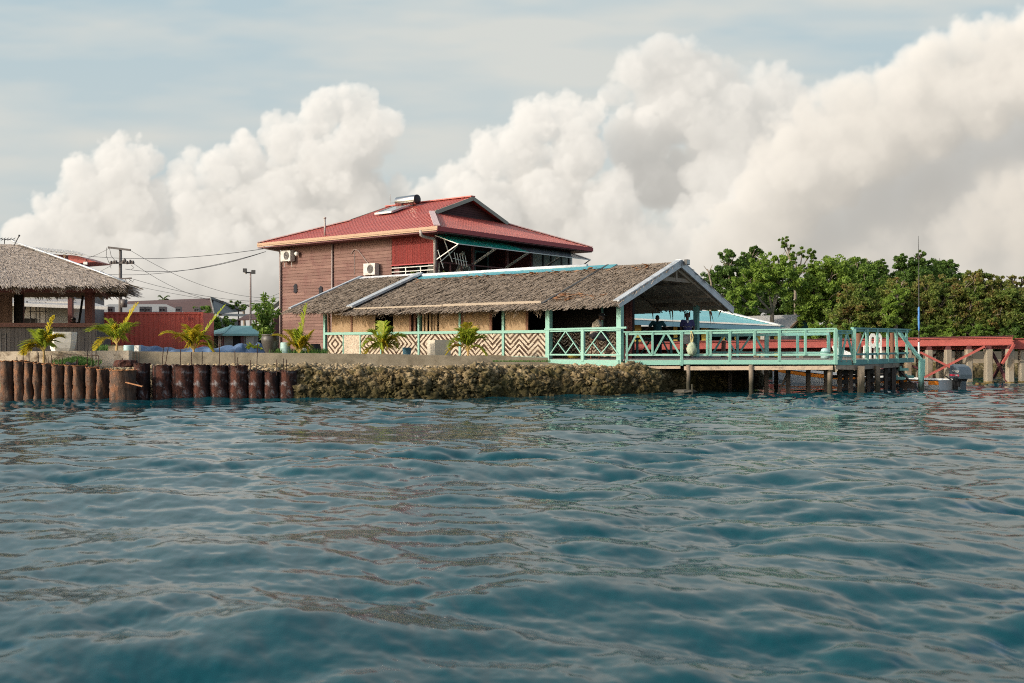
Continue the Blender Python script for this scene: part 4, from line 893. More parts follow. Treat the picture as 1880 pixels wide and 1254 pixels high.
# ================================================================ THATCHED HALL (local x across the span, y back along the length)
HA=math.atan2(.777,.63)
hall=thing('thatched_hall','long grey thatched hall with woven walls and open gabled pavilion','hall',(3.48,31.3,0),HA)
HE=2.80; HRZ=4.23; HW=3.67; HS=(HRZ-HE)/HW
def hp(x,y,z=0):
    c,s_=math.cos(HA),math.sin(HA); return Vector((3.48+x*c-y*s_,31.3+x*s_+y*c,z))
def thatch(name,a,b,c,d,n,mat,parent,ll=(.35,.75),lw=(.018,.05),lift=.05,fringe=0,fl=(.12,.32),thick=.10,seed=0,under=None,world=False):
    """slope a-b (eave) to d-c (ridge): a body sheet plus thousands of overlapping leaf blades lying down the slope and a ragged eave fringe"""
    a,b,c,d=[np.array(q,float) for q in (a,b,c,d)]; rr=np.random.default_rng(seed)
    nrm=np.cross(b-a,d-a); nrm/=np.linalg.norm(nrm); nrm*=np.sign(nrm[2])
    V=[];Q=[];rn=[]
    nu,nv=60,14
    g=[]
    for j in range(nv+1):
        for i in range(nu+1):
            u,v=i/nu,j/nv; p=(a*(1-u)+b*u)*(1-v)+(d*(1-u)+c*u)*v; g.append(p+nrm*(thick+rr.uniform(-.015,.015)))
    V+=g; Q+=[(j*(nu+1)+i,j*(nu+1)+i+1,(j+1)*(nu+1)+i+1,(j+1)*(nu+1)+i) for j in range(nv) for i in range(nu)]; rn+=list(rr.random(nu*nv)*.5)
    nb=len(V); g2=[]
    for v in (0,1):
        for u in (0,1): g2.append((a*(1-u)+b*u)*(1-v)+(d*(1-u)+c*u)*v)
    # end closings
    for (p0,p1) in ((a,b),(b,c),(c,d),(d,a)):
        k=len(V); V+= [p0,p1,p1+nrm*thick,p0+nrm*thick]; Q.append((k,k+1,k+2,k+3)); rn.append(.2)
    u=rr.random(n); v=rr.random(n)**1.0; P=((a[None]*(1-u)[:,None]+b[None]*u[:,None])*(1-v)[:,None]+(d[None]*(1-u)[:,None]+c[None]*u[:,None])*v[:,None])
    dn=((a[None]-d[None])*(1-u)[:,None]+(b[None]-c[None])*u[:,None]); dn/=np.linalg.norm(dn,axis=1,keepdims=True)
    sd=np.cross(dn,nrm[None]); sd/=np.linalg.norm(sd,axis=1,keepdims=True)
    ang=rr.normal(0,.20,n); dr=dn*np.cos(ang)[:,None]+sd*np.sin(ang)[:,None]; sr=np.cross(dr,nrm[None])
    ln=rr.uniform(ll[0],ll[1],n)[:,None]; wd=rr.uniform(lw[0],lw[1],n)[:,None]; h0=thick+rr.uniform(-.01,.02,n)[:,None]; h1=thick+(rr.random(n)**2*lift+.012)[:,None]
    tw=rr.normal(0,.35,n)[:,None]
    p0=P+nrm*h0; p1=P+dr*ln+nrm*h1; w0=sr*wd; w1=(sr+nrm*tw)*wd*.7
    k=len(V); BV=np.stack([p0-w0,p0+w0,p1+w1,p1-w1],1).reshape(-1,3); BQ=k+np.arange(4*n).reshape(-1,4)
    V=np.concatenate([np.array(V),BV]); Q=np.concatenate([np.array(Q),BQ]); rn=np.concatenate([rn,rr.random(n)])
    if fringe:
        u=rr.random(fringe); P=a[None]*(1-u)[:,None]+b[None]*u[:,None]+nrm[None]*rr.uniform(-.02,thick+.03,fringe)[:,None]
        dn=((a[None]-d[None])*(1-u)[:,None]+(b[None]-c[None])*u[:,None]); dn/=np.linalg.norm(dn,axis=1,keepdims=True)
        e=(b-a)/np.linalg.norm(b-a); dd=dn*rr.uniform(.2,1,fringe)[:,None]+np.array([0,0,-1])*rr.uniform(.25,1.1,fringe)[:,None]+e[None]*rr.normal(0,.22,fringe)[:,None]; dd/=np.linalg.norm(dd,axis=1,keepdims=True)
        l2=(rr.uniform(fl[0],fl[1],fringe)*(.75+.5*np.sin(u*37+seed)*np.sin(u*91)))[:,None]; wd=rr.uniform(lw[0],lw[1],fringe)[:,None]*.8
        s2=e[None]*wd; P2=P-dn*.12
        k=len(V); FV=np.stack([P2-s2,P2+s2,P+dd*l2+s2*.4,P+dd*l2-s2*.4],1).reshape(-1,3)
        V=np.concatenate([V,FV]); Q=np.concatenate([Q,k+np.arange(4*fringe).reshape(-1,4)]); rn=np.concatenate([rn,rr.random(fringe)])
    return np_mesh(name,V,Q,rn,mat,parent,world=world)
def underside(name,a,b,c,d,parent,rows=15,mat='thatch_under',seed=0):
    """leaf panels seen from below: each row one overlapping strip with its own batten"""
    a,b,c,d=[Vector(q) for q in (a,b,c,d)]; nrm=(b-a).cross(d-a).normalized(); nrm=nrm if nrm.z>0 else -nrm; m=MB()
    for j in range(rows):
        v0=j/rows; v1=(j+1.25)/rows
        for i in range(14):
            u0=i/14; u1=(i+1)/14; L_=lambda u,v:(a.lerp(b,u)).lerp(d.lerp(c,u),min(v,1))
            k=R.uniform(-.012,.012); m.add([L_(u0,v0)-nrm*(.05+k),L_(u1,v0)-nrm*(.05+k),L_(u1,v1)-nrm*.005,L_(u0,v1)-nrm*.005],[(0,1,2,3)])
    return m.build(name,M[mat],parent)
yl=[(.04,3.0,0),(3.0,12.5,0),(12.5,16.1,.13)]
secs=[]
for i,(y0,y1,dz) in enumerate(yl):
    y0b=y0+.0
    s_=thatch('thatch_slope',(-.12,y1,HE-.05+dz),(-.12,y0b,HE-.05+dz),(HW,y0b,HRZ+dz),(HW,y1,HRZ+dz),[9500,28000,10500][i],M['thatch'],hall,lw=(.006,.024),ll=(.35,.85),lift=.038,fringe=[500,2200,900][i],fl=[(.05,.16),(.10,.36),(.12,.38)][i],seed=40+i)
    secs.append(s_)
    s2=thatch('thatch_slope',(2*HW+.12,y0b,HE+.04+dz),(2*HW+.12,y1,HE+.04+dz),(HW,y1,HRZ+dz),(HW,y0b,HRZ+dz),1500,M['thatch'],hall,fringe=[260,500,300][i],fl=(.03,.11),seed=50+i)
    if i==0:
        underside('thatch_lining',(2*HW+.1,y0+.02,HE+.05),(2*HW+.1,y1,HE+.05),(HW,y1,HRZ),(HW,y0+.02,HRZ),hall,16)
        underside('thatch_lining',(-.1,y1,HE-.04),(-.1,y0+.02,HE-.04),(HW,y0+.02,HRZ),(HW,y1,HRZ),hall,16)
    if i==1: underside('thatch_lining',(2*HW+.1,3.0,HE-.04),(2*HW+.1,12.5,HE-.04),(HW,12.5,HRZ),(HW,3.0,HRZ),hall,12)
# ridge caps and flashings
m=MB(); m.prism([(HW-.42,2.6,HRZ-.02),(HW,2.6,HRZ+.15),(HW+.42,2.6,HRZ-.02),(HW,2.6,HRZ+.10)],(0,9.8,0)); rc=m.build('ridge_sheet',M['teal_cap'],hall)
m=MB(); m.tube([(HW,3.9,HRZ+.15),(HW,6.5,HRZ+.165),(HW,9,HRZ+.155),(HW,12.4,HRZ+.165)],.075,10); m.build('ridge_cap',M['white_cap'],rc,True)
m=MB(); m.prism([(HW-.22,12.5,HRZ+.17),(HW,12.5,HRZ+.27),(HW+.22,12.5,HRZ+.17),(HW,12.5,HRZ+.22)],(0,3.7,0)); m.build('ridge_cap',M['white_cap'],hall)
def verge(y,dz,w_,h_,mat,name,x0=-.25,both=True,off=.13):
    m=MB(); m.bar((x0,y,HE+HS*x0+dz+off),(HW+.02,y,HRZ+dz+off),w_,h_)
    if both: m.bar((2*HW-x0,y,HE+HS*x0+dz+off),(HW-.02,y,HRZ+dz+off),w_,h_)
    return m.build(name,mat,hall)
verge(12.48,.13,.34,.09,M['flash'],'verge_flashing'); verge(16.13,.13,.16,.12,M['flash'],'verge_flashing')
verge(3.0,0,.09,.05,M['darkmetal'],'lap_batten',both=False,off=.14)
verge(.0,0,.06,.22,M['flash'],'bargeboard',off=.04); verge(.08,0,.24,.035,M['flash'],'verge_flashing',off=.165)
m=MB(); m.bar((-.17,12.3,HE+.07),(-.17,7.6,HE+.08),.025,.10); m.bar((-.18,7.55,HE+.10),(-.17,3.1,HE+.10),.025,.10); m.build('eave_batten',M['batten'],hall)
m=MB(); m.bar((-.14,2.95,HE-.06),(-.14,.05,HE-.06),.04,.12); m.build('eave_board',M['batten'],hall); m=MB(); m.bar((-.10,16.1,HE+.02),(-.10,12.6,HE+.02),.04,.1); m.build('eave_board',M['batten'],hall)
# loose brown leaves at the repaired places
def loose(n,f,name):
    m=MB()
    for k in range(n):
        x,y=f(); b=Vector((x,y,HE+HS*x+.13)); d=Vector((-R.uniform(.3,1),R.uniform(-.7,.7),R.uniform(-.35,.15))).normalized(); l_=R.uniform(.15,.42); s_=d.cross(Vector((0,0,1))).normalized()*R.uniform(.03,.07)
        m.add([b-s_,b+s_,b+d*l_*.6+s_*1.1+Vector((0,0,.03)),b+d*l_,b+d*l_*.6-s_*1.1],[(0,1,2,3,4)])
    return m.build(name,M['thatch_brown'],hall)
loose(46,lambda:(R.uniform(.1,.75),R.choice([R.uniform(1.9,2.8),R.uniform(.9,1.8),R.uniform(2.0,2.8)])),'loose_leaves'); loose(40,lambda:(R.uniform(3.05,3.35),R.choice([R.uniform(3.0,4.2),R.uniform(.9,2.4),R.uniform(4.5,9)])),'loose_leaves')
loose(70,lambda:(R.uniform(2.95,3.35),R.uniform(3.6,12.2)),'loose_leaves')
# front wall
SZ0,SZ1=1.06,1.93
def sy(px,x=0.0):
    d=px-CX; k=d/F  # X=(3.48+.63x-.777y) ; Y=31.3+.777x+.63y
    return ((3.48+.63*x)-k*(31.3+.777*x))/(.777+.63*k)
fx0=.32
panels=[(602,631,'dia',616.5),(631,662,'plain',0),(662,700,'dia',680),(700,770,'dia',729),(770,845,'dia',800),(845,1006,'zig',845)]
for i,(a,b,md,c0) in enumerate(panels):
    m=MB(); ya,yb=sy(a,fx0),sy(b,fx0); m.box(fx0-.02,fx0+.02,yb+.02,ya-.02,SZ0,SZ1-.05)
    yc=sy(c0,fx0) if c0 else 0; half=abs(ya-yb)/2
    mt=weave(f'weave_{i}',md,yc if md=='dia' else yb,(SZ0+SZ1)/2,(half if md=='dia' else .40),{'dia':.20,'zig':.19,'plain':.2}[md] if not (md=='dia' and i in (0,)) else .24)
    o=m.build('woven_panel',mt,hall); o['label']={'dia':'woven panel with nested diamonds','plain':'plain pale woven panel','zig':'woven panel with zigzag chevrons'}[md]
m=MB(); yA,yB=sy(597,fx0),sy(1008,fx0); m.bar((fx0-.04,yA,SZ1),(fx0-.04,yB,SZ1),.07,.10); m.bar((fx0-.035,yA,SZ0-.02),(fx0-.035,yB,SZ0-.02),.05,.07); m.build('sill_rail',M['mint'],hall)
for px,w_ in ((597,.12),(1008,.13),(770,.09),(845.5,.09),(925,.10)):
    m=MB(); y=sy(px,fx0); m.box(fx0-.06,fx0+.06,y-w_/2,y+w_/2,.9,HE+.05); m.build('wall_post',M['mint'],hall)
for px in (631,662,700):
    m=MB(); y=sy(px,fx0); m.box(fx0-.04,fx0+.03,y-.025,y+.025,SZ0,SZ1); m.build('batten',M['mint'],hall)
mats=[(609,645),(647,689),(722,753),(806,844),(851,900),(928,967)]
for a,b in mats:
    m=MB(); m.box(fx0-.01,fx0+.015,sy(b,fx0),sy(a,fx0),SZ1+.04,HE+.05); m.build('bamboo_mat',M['mat'],hall)
for px in (604,646,754,762,846,848.5,901.5,968,1004):
    m=MB(); y=sy(px,fx0); m.box(fx0-.03,fx0+.03,y-.05,y+.05,SZ1+.04,HE+.05); m.build('window_frame',M['brown_post'],hall)
m=MB()
for px in (775,781,788,794,799): y=sy(px,fx0); m.box(fx0+.05,fx0+.08,y-.05,y+.05,SZ1+.04,HE); 
m.build('shutter_slats',M['mat'],hall)
m=MB(); m.box(fx0-.02,fx0+.02,sy(1008,fx0)+.1,sy(597,fx0)-.05,HE-.02,HE+.06); m.build('top_plate',M['brown_post'],hall)
# interior and rear
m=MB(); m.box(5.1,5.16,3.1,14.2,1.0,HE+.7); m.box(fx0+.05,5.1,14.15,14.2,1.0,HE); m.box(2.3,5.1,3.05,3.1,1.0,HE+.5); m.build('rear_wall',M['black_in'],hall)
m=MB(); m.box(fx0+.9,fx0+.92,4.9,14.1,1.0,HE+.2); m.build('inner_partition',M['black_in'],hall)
m=MB(); m.box(fx0-.05,7.2,3.0,14.3,.9,1.0); m.build('floor_slab',M['concrete'],hall)
# pavilion
mt=weave('weave_inner','zig',0,1.5,.16,.13)
m=MB(); m.box(2.18,2.2,1.42,4.85,1.06,1.9); o=m.build('woven_panel',mt,hall); o['label']='shaded fine zigzag panel inside the pavilion'
m=MB(); m.box(2.19,2.23,1.38,4.9,1.9,3.55); m.box(2.2,2.3,1.0,1.38,1.02,3.4); m.build('inner_partition',M['black_in'],hall)
m=MB()
for k in range(7): m.box(2.165,2.19,1.02+k*.052,1.055+k*.052,1.02,3.3)
m.build('slat_screen',M['maroon'],hall)
m=MB(); m.bar((2.15,1.45,1.95),(2.15,4.8,1.95),.05,.06); m.box(2.12,2.17,1.36,1.41,1.0,3.1); m.box(2.0,2.05,2.1,2.15,1.95,3.2); m.build('inner_rail',M['mint_dark'],hall)
cp=[(0,.10),(0,2.9),(2*HW-.55,1.1)]
for x,y in cp:
    m=MB(); w_=.085; m.box(x-w_,x+w_,y-w_,y+w_,.72 if x<1 else 1.0,HE+(.0 if x<1 else .16)); m.build('corner_post',M['mint'] if x<1 else M['mint_dark'],hall)
m=MB(); m.bar((.02,.2,HE-.03),(.02,3.0,HE-.03),.09,.12); m.build('wall_plate',M['grey_wood'],hall)
m=MB(); m.bar((2*HW-.55,.06,HE+.2),(2*HW-.55,3.0,HE+.2),.09,.14); m.build('wall_plate',M['grey_wood'],hall)
m=MB(); m.bar((2*HW-.2,1.1,HE+.03),(HW,1.1,HRZ-.14),.07,.16); m.bar((.25,1.1,HE+.03),(HW,1.1,HRZ-.14),.07,.16)
m.bar((HW-1.35,.2,3.72),(HW+1.2,.2,3.72),.05,.13); m.bar((HW,.2,3.7),(HW,.2,HRZ-.05),.09,.09); m.bar((2*HW-.15,.15,HE+.02),(HW,.15,HRZ-.13),.06,.13); m.bar((.15,.15,HE+.02),(HW,.15,HRZ-.13),.06,.13)
for k in (1.4,2.5): m.bar((2*HW-k,.08,HE+HS*k-.12),(2*HW-k,3.0,HE+HS*k-.12),.06,.08); m.bar((k,.08,HE+HS*k-.12),(k,3.0,HE+HS*k-.12),.06,.08)
m.build('rafters',M['grey_wood'],hall)
m=MB()
for k in range(9):
    y=R.uniform(.2,2.7); x=2*HW+.05; b=Vector((R.choice([x,x,6.0]),y,HE-.05)); l_=R.uniform(.2,.6); s_=Vector((.03,.05,0)); m.add([b-s_,b+s_,b+Vector((R.uniform(-.1,.1),R.uniform(-.1,.1),-l_))],[(0,1,2)])
m.build('hanging_leaves',M['thatch_brown'],hall)
t=thing('floodlight','small dark floodlight fixed at the pavilion gable peak','floodlight',hp(HW+.2,-.12,HRZ+.1),HA); m=MB(); m.box(-.11,.11,-.06,.04,-.1,.08); m.build('housing',M['darkmetal'],t); m=MB(); m.box(-.09,.09,-.068,-.061,-.08,.06); m.build('lens',M['panel_glass'],t); m=MB(); m.tube([(0,.04,0),(-.05,.12,-.05)],.02,6); m.build('bracket',M['darkmetal'],t)
# porch floor, rails of the side porch
m=MB()
for k in range(22): m.box(k*.33+.0,k*.33+.322,-.05,3.0,.97,1.02)
m.build('pavilion_floor',M['plank'],hall)
def brace_bay(m,P,y0,y1,z0,z1,w_=.055,small=True):
    ym=(y0+y1)/2; m.bar(P(y0,z0),P(ym,z1),w_,.03); m.bar(P(y1,z0),P(ym,z1),w_,.03)
    if small: zm=(z0+z1)/2; m.bar(P(y0+(ym-y0)*.5,zm),P(ym-.03,z0),w_*.85,.028); m.bar(P(y1-(y1-ym)*.5,zm),P(ym+.03,z0),w_*.85,.028)
m=MB(); P=lambda y,z:Vector((-.08,y,z)); ya,yb=2.82,.09; ym=(ya+yb)/2
m.bar((-.12,2.98,1.99),(-.12,-.22,2.02),.06,.06); m.bar((-.09,2.9,1.93),(-.09,0,1.955),.05,.05); m.bar((-.09,2.9,1.155),(-.09,0,1.165),.05,.05); pr=m.build('porch_railing',M['mint'],hall)
for y,w_ in ((2.86,.13),(ym,.11)):
    m=MB(); m.box(-.14,-.04,y-w_/2,y+w_/2,.98 if y>2 else .95,1.97); m.build('baluster',M['mint'],pr)
for y0,y1 in ((ya-.04,ym+.05),(ym-.05,yb)):
    m=MB(); brace_bay(m,P,y0,y1,1.17,1.93); m.build('diagonal_brace',M['mint'],pr)
m=MB(); m.box(-.12,-.06,.08,2.9,.80,1.0); m.build('fascia_board',M['mint'],hall)
m=MB(); m.box(-.04,.02,.09,2.7,.64,.79); m.box(-.10,-.02,ym-.06,ym+.06,.55,.8); m.build('floor_bearer',M['pale_beam'],hall)
m=MB(); m.box(-.35,.25,-.35,.22,.60,.72); m.build('pad_stone',M['concrete_pale'],hall)

# ================================================================ TIMBER LANDING
F0=Vector((xat(1148,31.3),31.3,0)); F1=Vector((xat(1533,29.6),29.6,0)); F1b=Vector((xat(1566,29.95),29.95,0)); F2=Vector((xat(1668,33.0),33.0,0)); R0=Vector((7.5,37.5,0))
deck=thing('timber_landing','mint green railed timber landing standing on posts over the water','landing',(F0.x,F0.y,0))
def onf(px):  # point on the front edge under an image column
    k=(px-CX)/F; d=F1-F0; s_=(k*F0.y-F0.x)/(d.x-k*d.y); return F0+d*s_,s_
def lz(a,b,s_): return a+(b-a)*s_
poly=[F0+Vector((-.3,.6,0)),F0,F1,F1b,F2,R0,Vector((5.4,36.5,0))]
def clip_line(o,d):
    ts=[]
    for i in range(len(poly)):
        a,b=poly[i],poly[(i+1)%len(poly)]; e=b-a; den=d.x*e.y-d.y*e.x
        if abs(den)<1e-9: continue
        w_=a-o; t=(w_.x*e.y-w_.y*e.x)/den; u=(w_.x*d.y-w_.y*d.x)/den
        if -1e-6<=u<=1+1e-6: ts.append(t)
    return (min(ts),max(ts)) if len(ts)>=2 else None
dd=(F1-F0).normalized(); nn=Vector((-dd.y,dd.x,0)); m=MB(); k=.05
while k<8.2:
    c=clip_line(F0+nn*k,dd)
    if c and c[1]-c[0]>.2:
        L_=c[1]-c[0]; cut=c[0]+L_*R.uniform(.35,.65); z=1.0+R.uniform(-.004,.004)
        for a,b in ((c[0],cut-.004),(cut+.004,c[1])): m.bar(F0+nn*k+dd*a+Vector((0,0,z)),F0+nn*k+dd*b+Vector((0,0,z)),.142,.035)
    k+=.15
m.build('deck_boards',M['plank'],deck,world=True)
Fz=lambda s_:(lz(.835,.91,s_),lz(.986,1.035,s_),lz(1.90,1.976,s_))
def P3(p,z): return Vector((p.x,p.y,z))
m=MB(); off=-nn*.03
h=[onf(1248)[1],1.0]
m.bar(P3(F0+off,.915),P3(F0+off+(F1-F0)*h[0],.935),.04,.15); m.build('fascia_board',M['mint'],deck,world=True)
m=MB(); m.bar(P3(F0+off+(F1-F0)*h[0],.945),P3(F1+off,.97),.04,.135); m.build('fascia_board',M['mint'],deck,world=True)
m=MB(); m.bar(P3(F1,.955),P3(F1b,.95),.04,.15); m.build('fascia_board',M['mint_dark'],deck,world=True)
m=MB(); d2=(F2-F1b).normalized(); o2=Vector((d2.y,-d2.x,0))*.03; m.bar(P3(F1b+o2,.955),P3(F2+o2+d2*.35,.975),.04,.15); m.build('fascia_board',M['mint_dark'],deck,world=True)
m=MB(); m.bar(P3(F1-nn*-.05,.815),P3(F1b,.80),.07,.13); m.bar(P3(F1b,.80),P3(F1b.lerp(F2,.8),.825),.08,.14); m.build('edge_bearer',M['grey_wood'],deck,world=True)
a,s0=onf(1256); b,s1=onf(1529)
m=MB(); m.bar(P3(a-nn*.02,.755),P3(b-nn*.02,.80),.05,.12); m.build('edge_bearer',M['pale_beam'],deck,world=True)
m=MB(); a2,_=onf(1152); b2,_=onf(1249); m.bar(P3(a2+nn*.03,.77),P3(b2+nn*.03,.785),.05,.09); m.build('edge_bearer',M['pale_beam'],deck,world=True)
m=MB()
for k in (.5,1.2,2.0,2.9,3.9,5.2,6.4):
    c=clip_line(F0+nn*k,dd)
    if c: m.bar(P3(F0+nn*k+dd*c[0],.885),P3(F0+nn*k+dd*c[1],.90),.09,.14)
for px in (1200,1262,1320,1380,1440,1500): p,_=onf(px); m.bar(P3(p+nn*.1,.79),P3(p+nn*(4.0),.79),.1,.1)
m.build('joists',M['dark_wood'],deck,world=True)
# rails of the front edge
rl=[]
m=MB(); e=dd*.05; m.bar(P3(F0-e,1.885),P3(F1+e,1.965),.11,.045); m.bar(P3(F0,1.82),P3(F1,1.90),.045,.07); m.bar(P3(F0,1.165),P3(F1,1.19),.05,.06)
fr=m.build('front_railing',M['mint'],deck,world=True)
for px,w_,zb in ((1151,.07,1.0),(1198,.075,1.17),(1251.5,.10,.84),(1298.5,.08,1.17),(1304.5,.075,1.17),(1340,.085,.98),(1385,.08,1.17),(1431,.09,.98),(1478.5,.08,1.17),(1534,.11,.90)):
    p,s_=onf(px); m=MB(); o_=-nn*.02; m.bar(P3(p+o_,zb),P3(p+o_,lz(1.87,1.95,s_)),w_,w_*.8); m.build('baluster',M['mint'],fr,world=True)
for pa,pb in (((1150,655),(1169,613)),((1173,613),(1194,651)),((1201,652),(1221,612)),((1225,612),(1248,651))):
    m=MB(); qa,sa=onf(pa[0]); qb,sb=onf(pb[0]); z0,z1=1.19,lz(1.82,1.88,sa); up=pa[1]>pb[1]
    m.bar(P3(qa-nn*.02,z0 if up else z1),P3(qb-nn*.02,z1 if up else z0),.055,.03,up=(0,1,0)); m.build('diagonal_brace',M['mint'],fr,world=True)
# short corner rail with V braces, then the right-hand rail
m=MB(); m.bar(P3(F1,1.90),P3(F1b,1.90),.09,.045); m.bar(P3(F1,1.83),P3(F1b,1.83),.05,.05); m.bar(P3(F1,1.16),P3(F1b,1.15),.05,.05); cr=m.build('corner_railing',M['mint_dark'],deck,world=True)
for f in (.33,): m=MB(); q=F1.lerp(F1b,f)+Vector((0,.06,0)); m.bar(P3(q,.92),P3(q,1.87),.09,.09); m.build('baluster',M['mint_dark'],cr,world=True)
m=MB(); m.bar(P3(F1.lerp(F1b,.40),1.17),P3(F1.lerp(F1b,.66),1.84),.06,.03,up=(0,1,0)); m.build('diagonal_brace',M['mint'],cr,world=True)
m=MB(); m.bar(P3(F1.lerp(F1b,.66),1.84),P3(F1.lerp(F1b,.98),1.17),.06,.03,up=(0,1,0)); m.build('diagonal_brace',M['mint_dark'],cr,world=True)
def ons(px):
    k=(px-CX)/F; d=F2-F1b; s_=(k*F1b.y-F1b.x)/(d.x-k*d.y); return F1b+d*s_,s_
m=MB(); m.bar(P3(F1b-d2*.05,1.985),P3(F2+d2*.1,1.985),.10,.045); m.bar(P3(F1b,1.92),P3(F2,1.93),.045,.08); m.bar(P3(F1b,1.19),P3(F2,1.21),.05,.06); sr_=m.build('side_railing',M['mint_dark'],deck,world=True)
for px,w_,mt,pt in ((1566,.13,'mint',None),(1590,.10,'mint',None),(1609,.075,'mint',None),(1628,.08,'mint',None),(1646,.09,'mint',1643),(1663,.075,'mint',None)):
    p,s_=ons(px); q=ons(pt)[0] if pt else p; m=MB(); m.bar(P3(p+o2,.93 if px<1650 else .95),P3(q+o2,1.965),w_,w_*.7); m.build('baluster',M[mt],sr_,world=True)
m=MB(); a,_=ons(1570); b,_=ons(1587); m.bar(P3(a+o2,1.2),P3(b+o2,1.93),.075,.035,up=(1,0,0)); m.build('diagonal_brace',M['mint'],sr_,world=True)
# rear rail
RA=at(1303,616,37.4); RB=at(1523,613,34.9)
def onr(px):
    k=(px-CX)/F; d=RB-RA; s_=(k*RA.y-RA.x)/(d.x-k*d.y); return RA+d*s_,s_
m=MB(); m.bar(P3(RA,1.83),P3(RB,1.865),.07,.10); m.bar(P3(RA,1.20),P3(RB,1.20),.06,.06); rr_=m.build('rear_railing',M['mint_dark'],deck,world=True)
for px,w_ in ((1304,.10),(1354,.09),(1407.5,.13),(1464.5,.085),(1521,.08)):
    p,_=onr(px); m=MB(); m.bar(P3(p,.99),P3(p,1.83),w_,w_); m.build('baluster',M['mint_dark'],rr_,world=True)
for a,b,up in ((1310,1328,1),(1332,1350,0),(1358,1378,1),(1387,1403,0)):
    qa,_=onr(a); qb,_=onr(b); m=MB(); m.bar(P3(qa,1.2 if up else 1.8),P3(qb,1.8 if up else 1.2),.07,.03,up=(0,1,0)); m.build('diagonal_brace',M['mint_dark'],rr_,world=True)
LA=at(1158,622,39.5); LB=at(1284,620,37.6)
m=MB(); m.bar(P3(LA,1.72),P3(LB,1.72),.06,.08); lr=m.build('rear_railing',M['mint_dark'],deck,world=True)
for f in (.1,.6,.98): m=MB(); p=LA.lerp(LB,f); m.bar(P3(p,.99),P3(p,1.70),.11,.09); m.build('baluster',M['mint_dark'],lr,world=True)
for f0,f1 in ((.3,.14),(.47,.58),(.72,.95)): m=MB(); a,b=LA.lerp(LB,f0),LA.lerp(LB,f1); m.bar(P3(a,1.68),P3(b,1.08),.06,.03,up=(0,1,0)); m.build('diagonal_brace',M['mint_dark'],lr,world=True)
# posts in the water
def pile(px,Y,zt,r,mt='pile_wood',lean=0,foot=True,sq=False):
    x=xat(px,Y); m=MB(); pts=[]; rs=[]
    for i in range(7):
        f=i/6; pts.append((x+lean*(1-f)+R.uniform(-.012,.012),Y+R.uniform(-.01,.01),-1.0+(zt+1.0)*f)); rs.append(r*R.uniform(.9,1.1))
    if sq: m.bar((x+lean,Y,-1),(x,Y,zt),r*1.9,r*1.9)
    else: m.tube(pts,rs,9)
    return m.build('support_post',M[mt],deck,world=True,smooth=not sq)
for a in ((1264,30.75,.86,.065),(1379,30.2,.88,.07),(1524,29.8,.90,.08)): pile(*a)
for a in ((1271,30.5,.28,.035),): pile(*a,lean=.03)
for px,Y in ((1297,34.0),(1340,33.2),(1407,31.6),(1447,30.9),(1484,31.2),(1516,30.9),(1370,34.5),(1425,35.0)): pile(px,Y,.86,.062 if px<1500 else .05,'dark_wood',sq=True)
for px,Y,zt,r in ((1580.5,29.95,.84,.085),(1611,30.9,.83,.07)): pile(px,Y,zt,r,'pile_wood',sq=True)
for px,Y in ((1542,30.9),(1553,31.6),(1562,30.6),(1594,31.5),(1600,33),(1626,32),(1640,32.2),(1634,33.8),(1655,33.6)): pile(px,Y,.80,.055 if px!=1640 else .07,'dark_wood',sq=True)
m=MB(); m.bar(at(1429,722,31.3),at(1444,690,31.2),.09,.06); m.build('diagonal_brace',M['dark_wood'],deck,world=True)
for y0,(z0,z1) in (((.0),(.60,.61)),((.0),(.32,.33)),((.0),(.06,.06))):
    m=MB(); m.bar(P3(F1b+Vector((-.1,1.1,0)),z0),P3(F2+Vector((0,.9,0)),z1),.05,.13); m.build('cross_rail',M['dark_wood'],deck,world=True)
m=MB(); m.bar(P3(F1b+Vector((-.2,1.6,0)),.46),P3(F2+Vector((-.3,1.3,0)),.46),.05,.08); m.build('cross_rail',M['dark_wood'],deck,world=True)
m=MB(); m.bar(at(1655,707,32.6),at(1681,708,32.2),.12,.2); m.build('tread',M['dark_wood'],deck,world=True)
m=MB(); m.lathe([(.0,0),(.33,0),(.38,.04),(.32,.09),(.0,.11)],14,(xat(1258,30.7),30.8,.0),jit=.12); m.build('footing',M['wall_dark'],deck,world=True)
# little boarding steps and handrail at the end
st=thing('boarding_steps','teal boarding steps with leaning handrail at the landing end','steps',(xat(1668,33),33,0))
m=MB(); p0=at(1691,720,31.9); p0.z=-.9; p1=at(1691.5,650,31.9); m.bar(p0,P3(p1,zat(664,31.9)),.15,.13); m.build('lower_post',M['mint_tide'],st,world=True)
m=MB(); m.bar(P3(p1,zat(690,31.9)),at(1693,659,31.9),.165,.145); m.build('post_sleeve',M['mint_dark'],st,world=True)
m=MB(); m.bar(at(1651,610,32.6),at(1692,662,31.9),.07,.16,up=(0,1,0)); m.build('handrail',M['mint_dark'],st,world=True)
for i,(px,py) in enumerate(((1657,677.5),(1667,691),(1650,694))):
    m=MB(); p=at(px,py,32.4); m.box(p.x-.14,p.x+.14,p.y-.15,p.y+.25,p.z-.05,p.z+.03); m.box(p.x-.12,p.x-.06,p.y-.1,p.y+.1,p.z+.03,p.z+.09); m.build('tread',M['mint_dark'],st,world=True)
m=MB(); m.bar(at(1646,674,32.5),at(1672,702,32.2),.04,.14,up=(0,1,0)); m.build('stringer',M['dark_wood'],st,world=True)
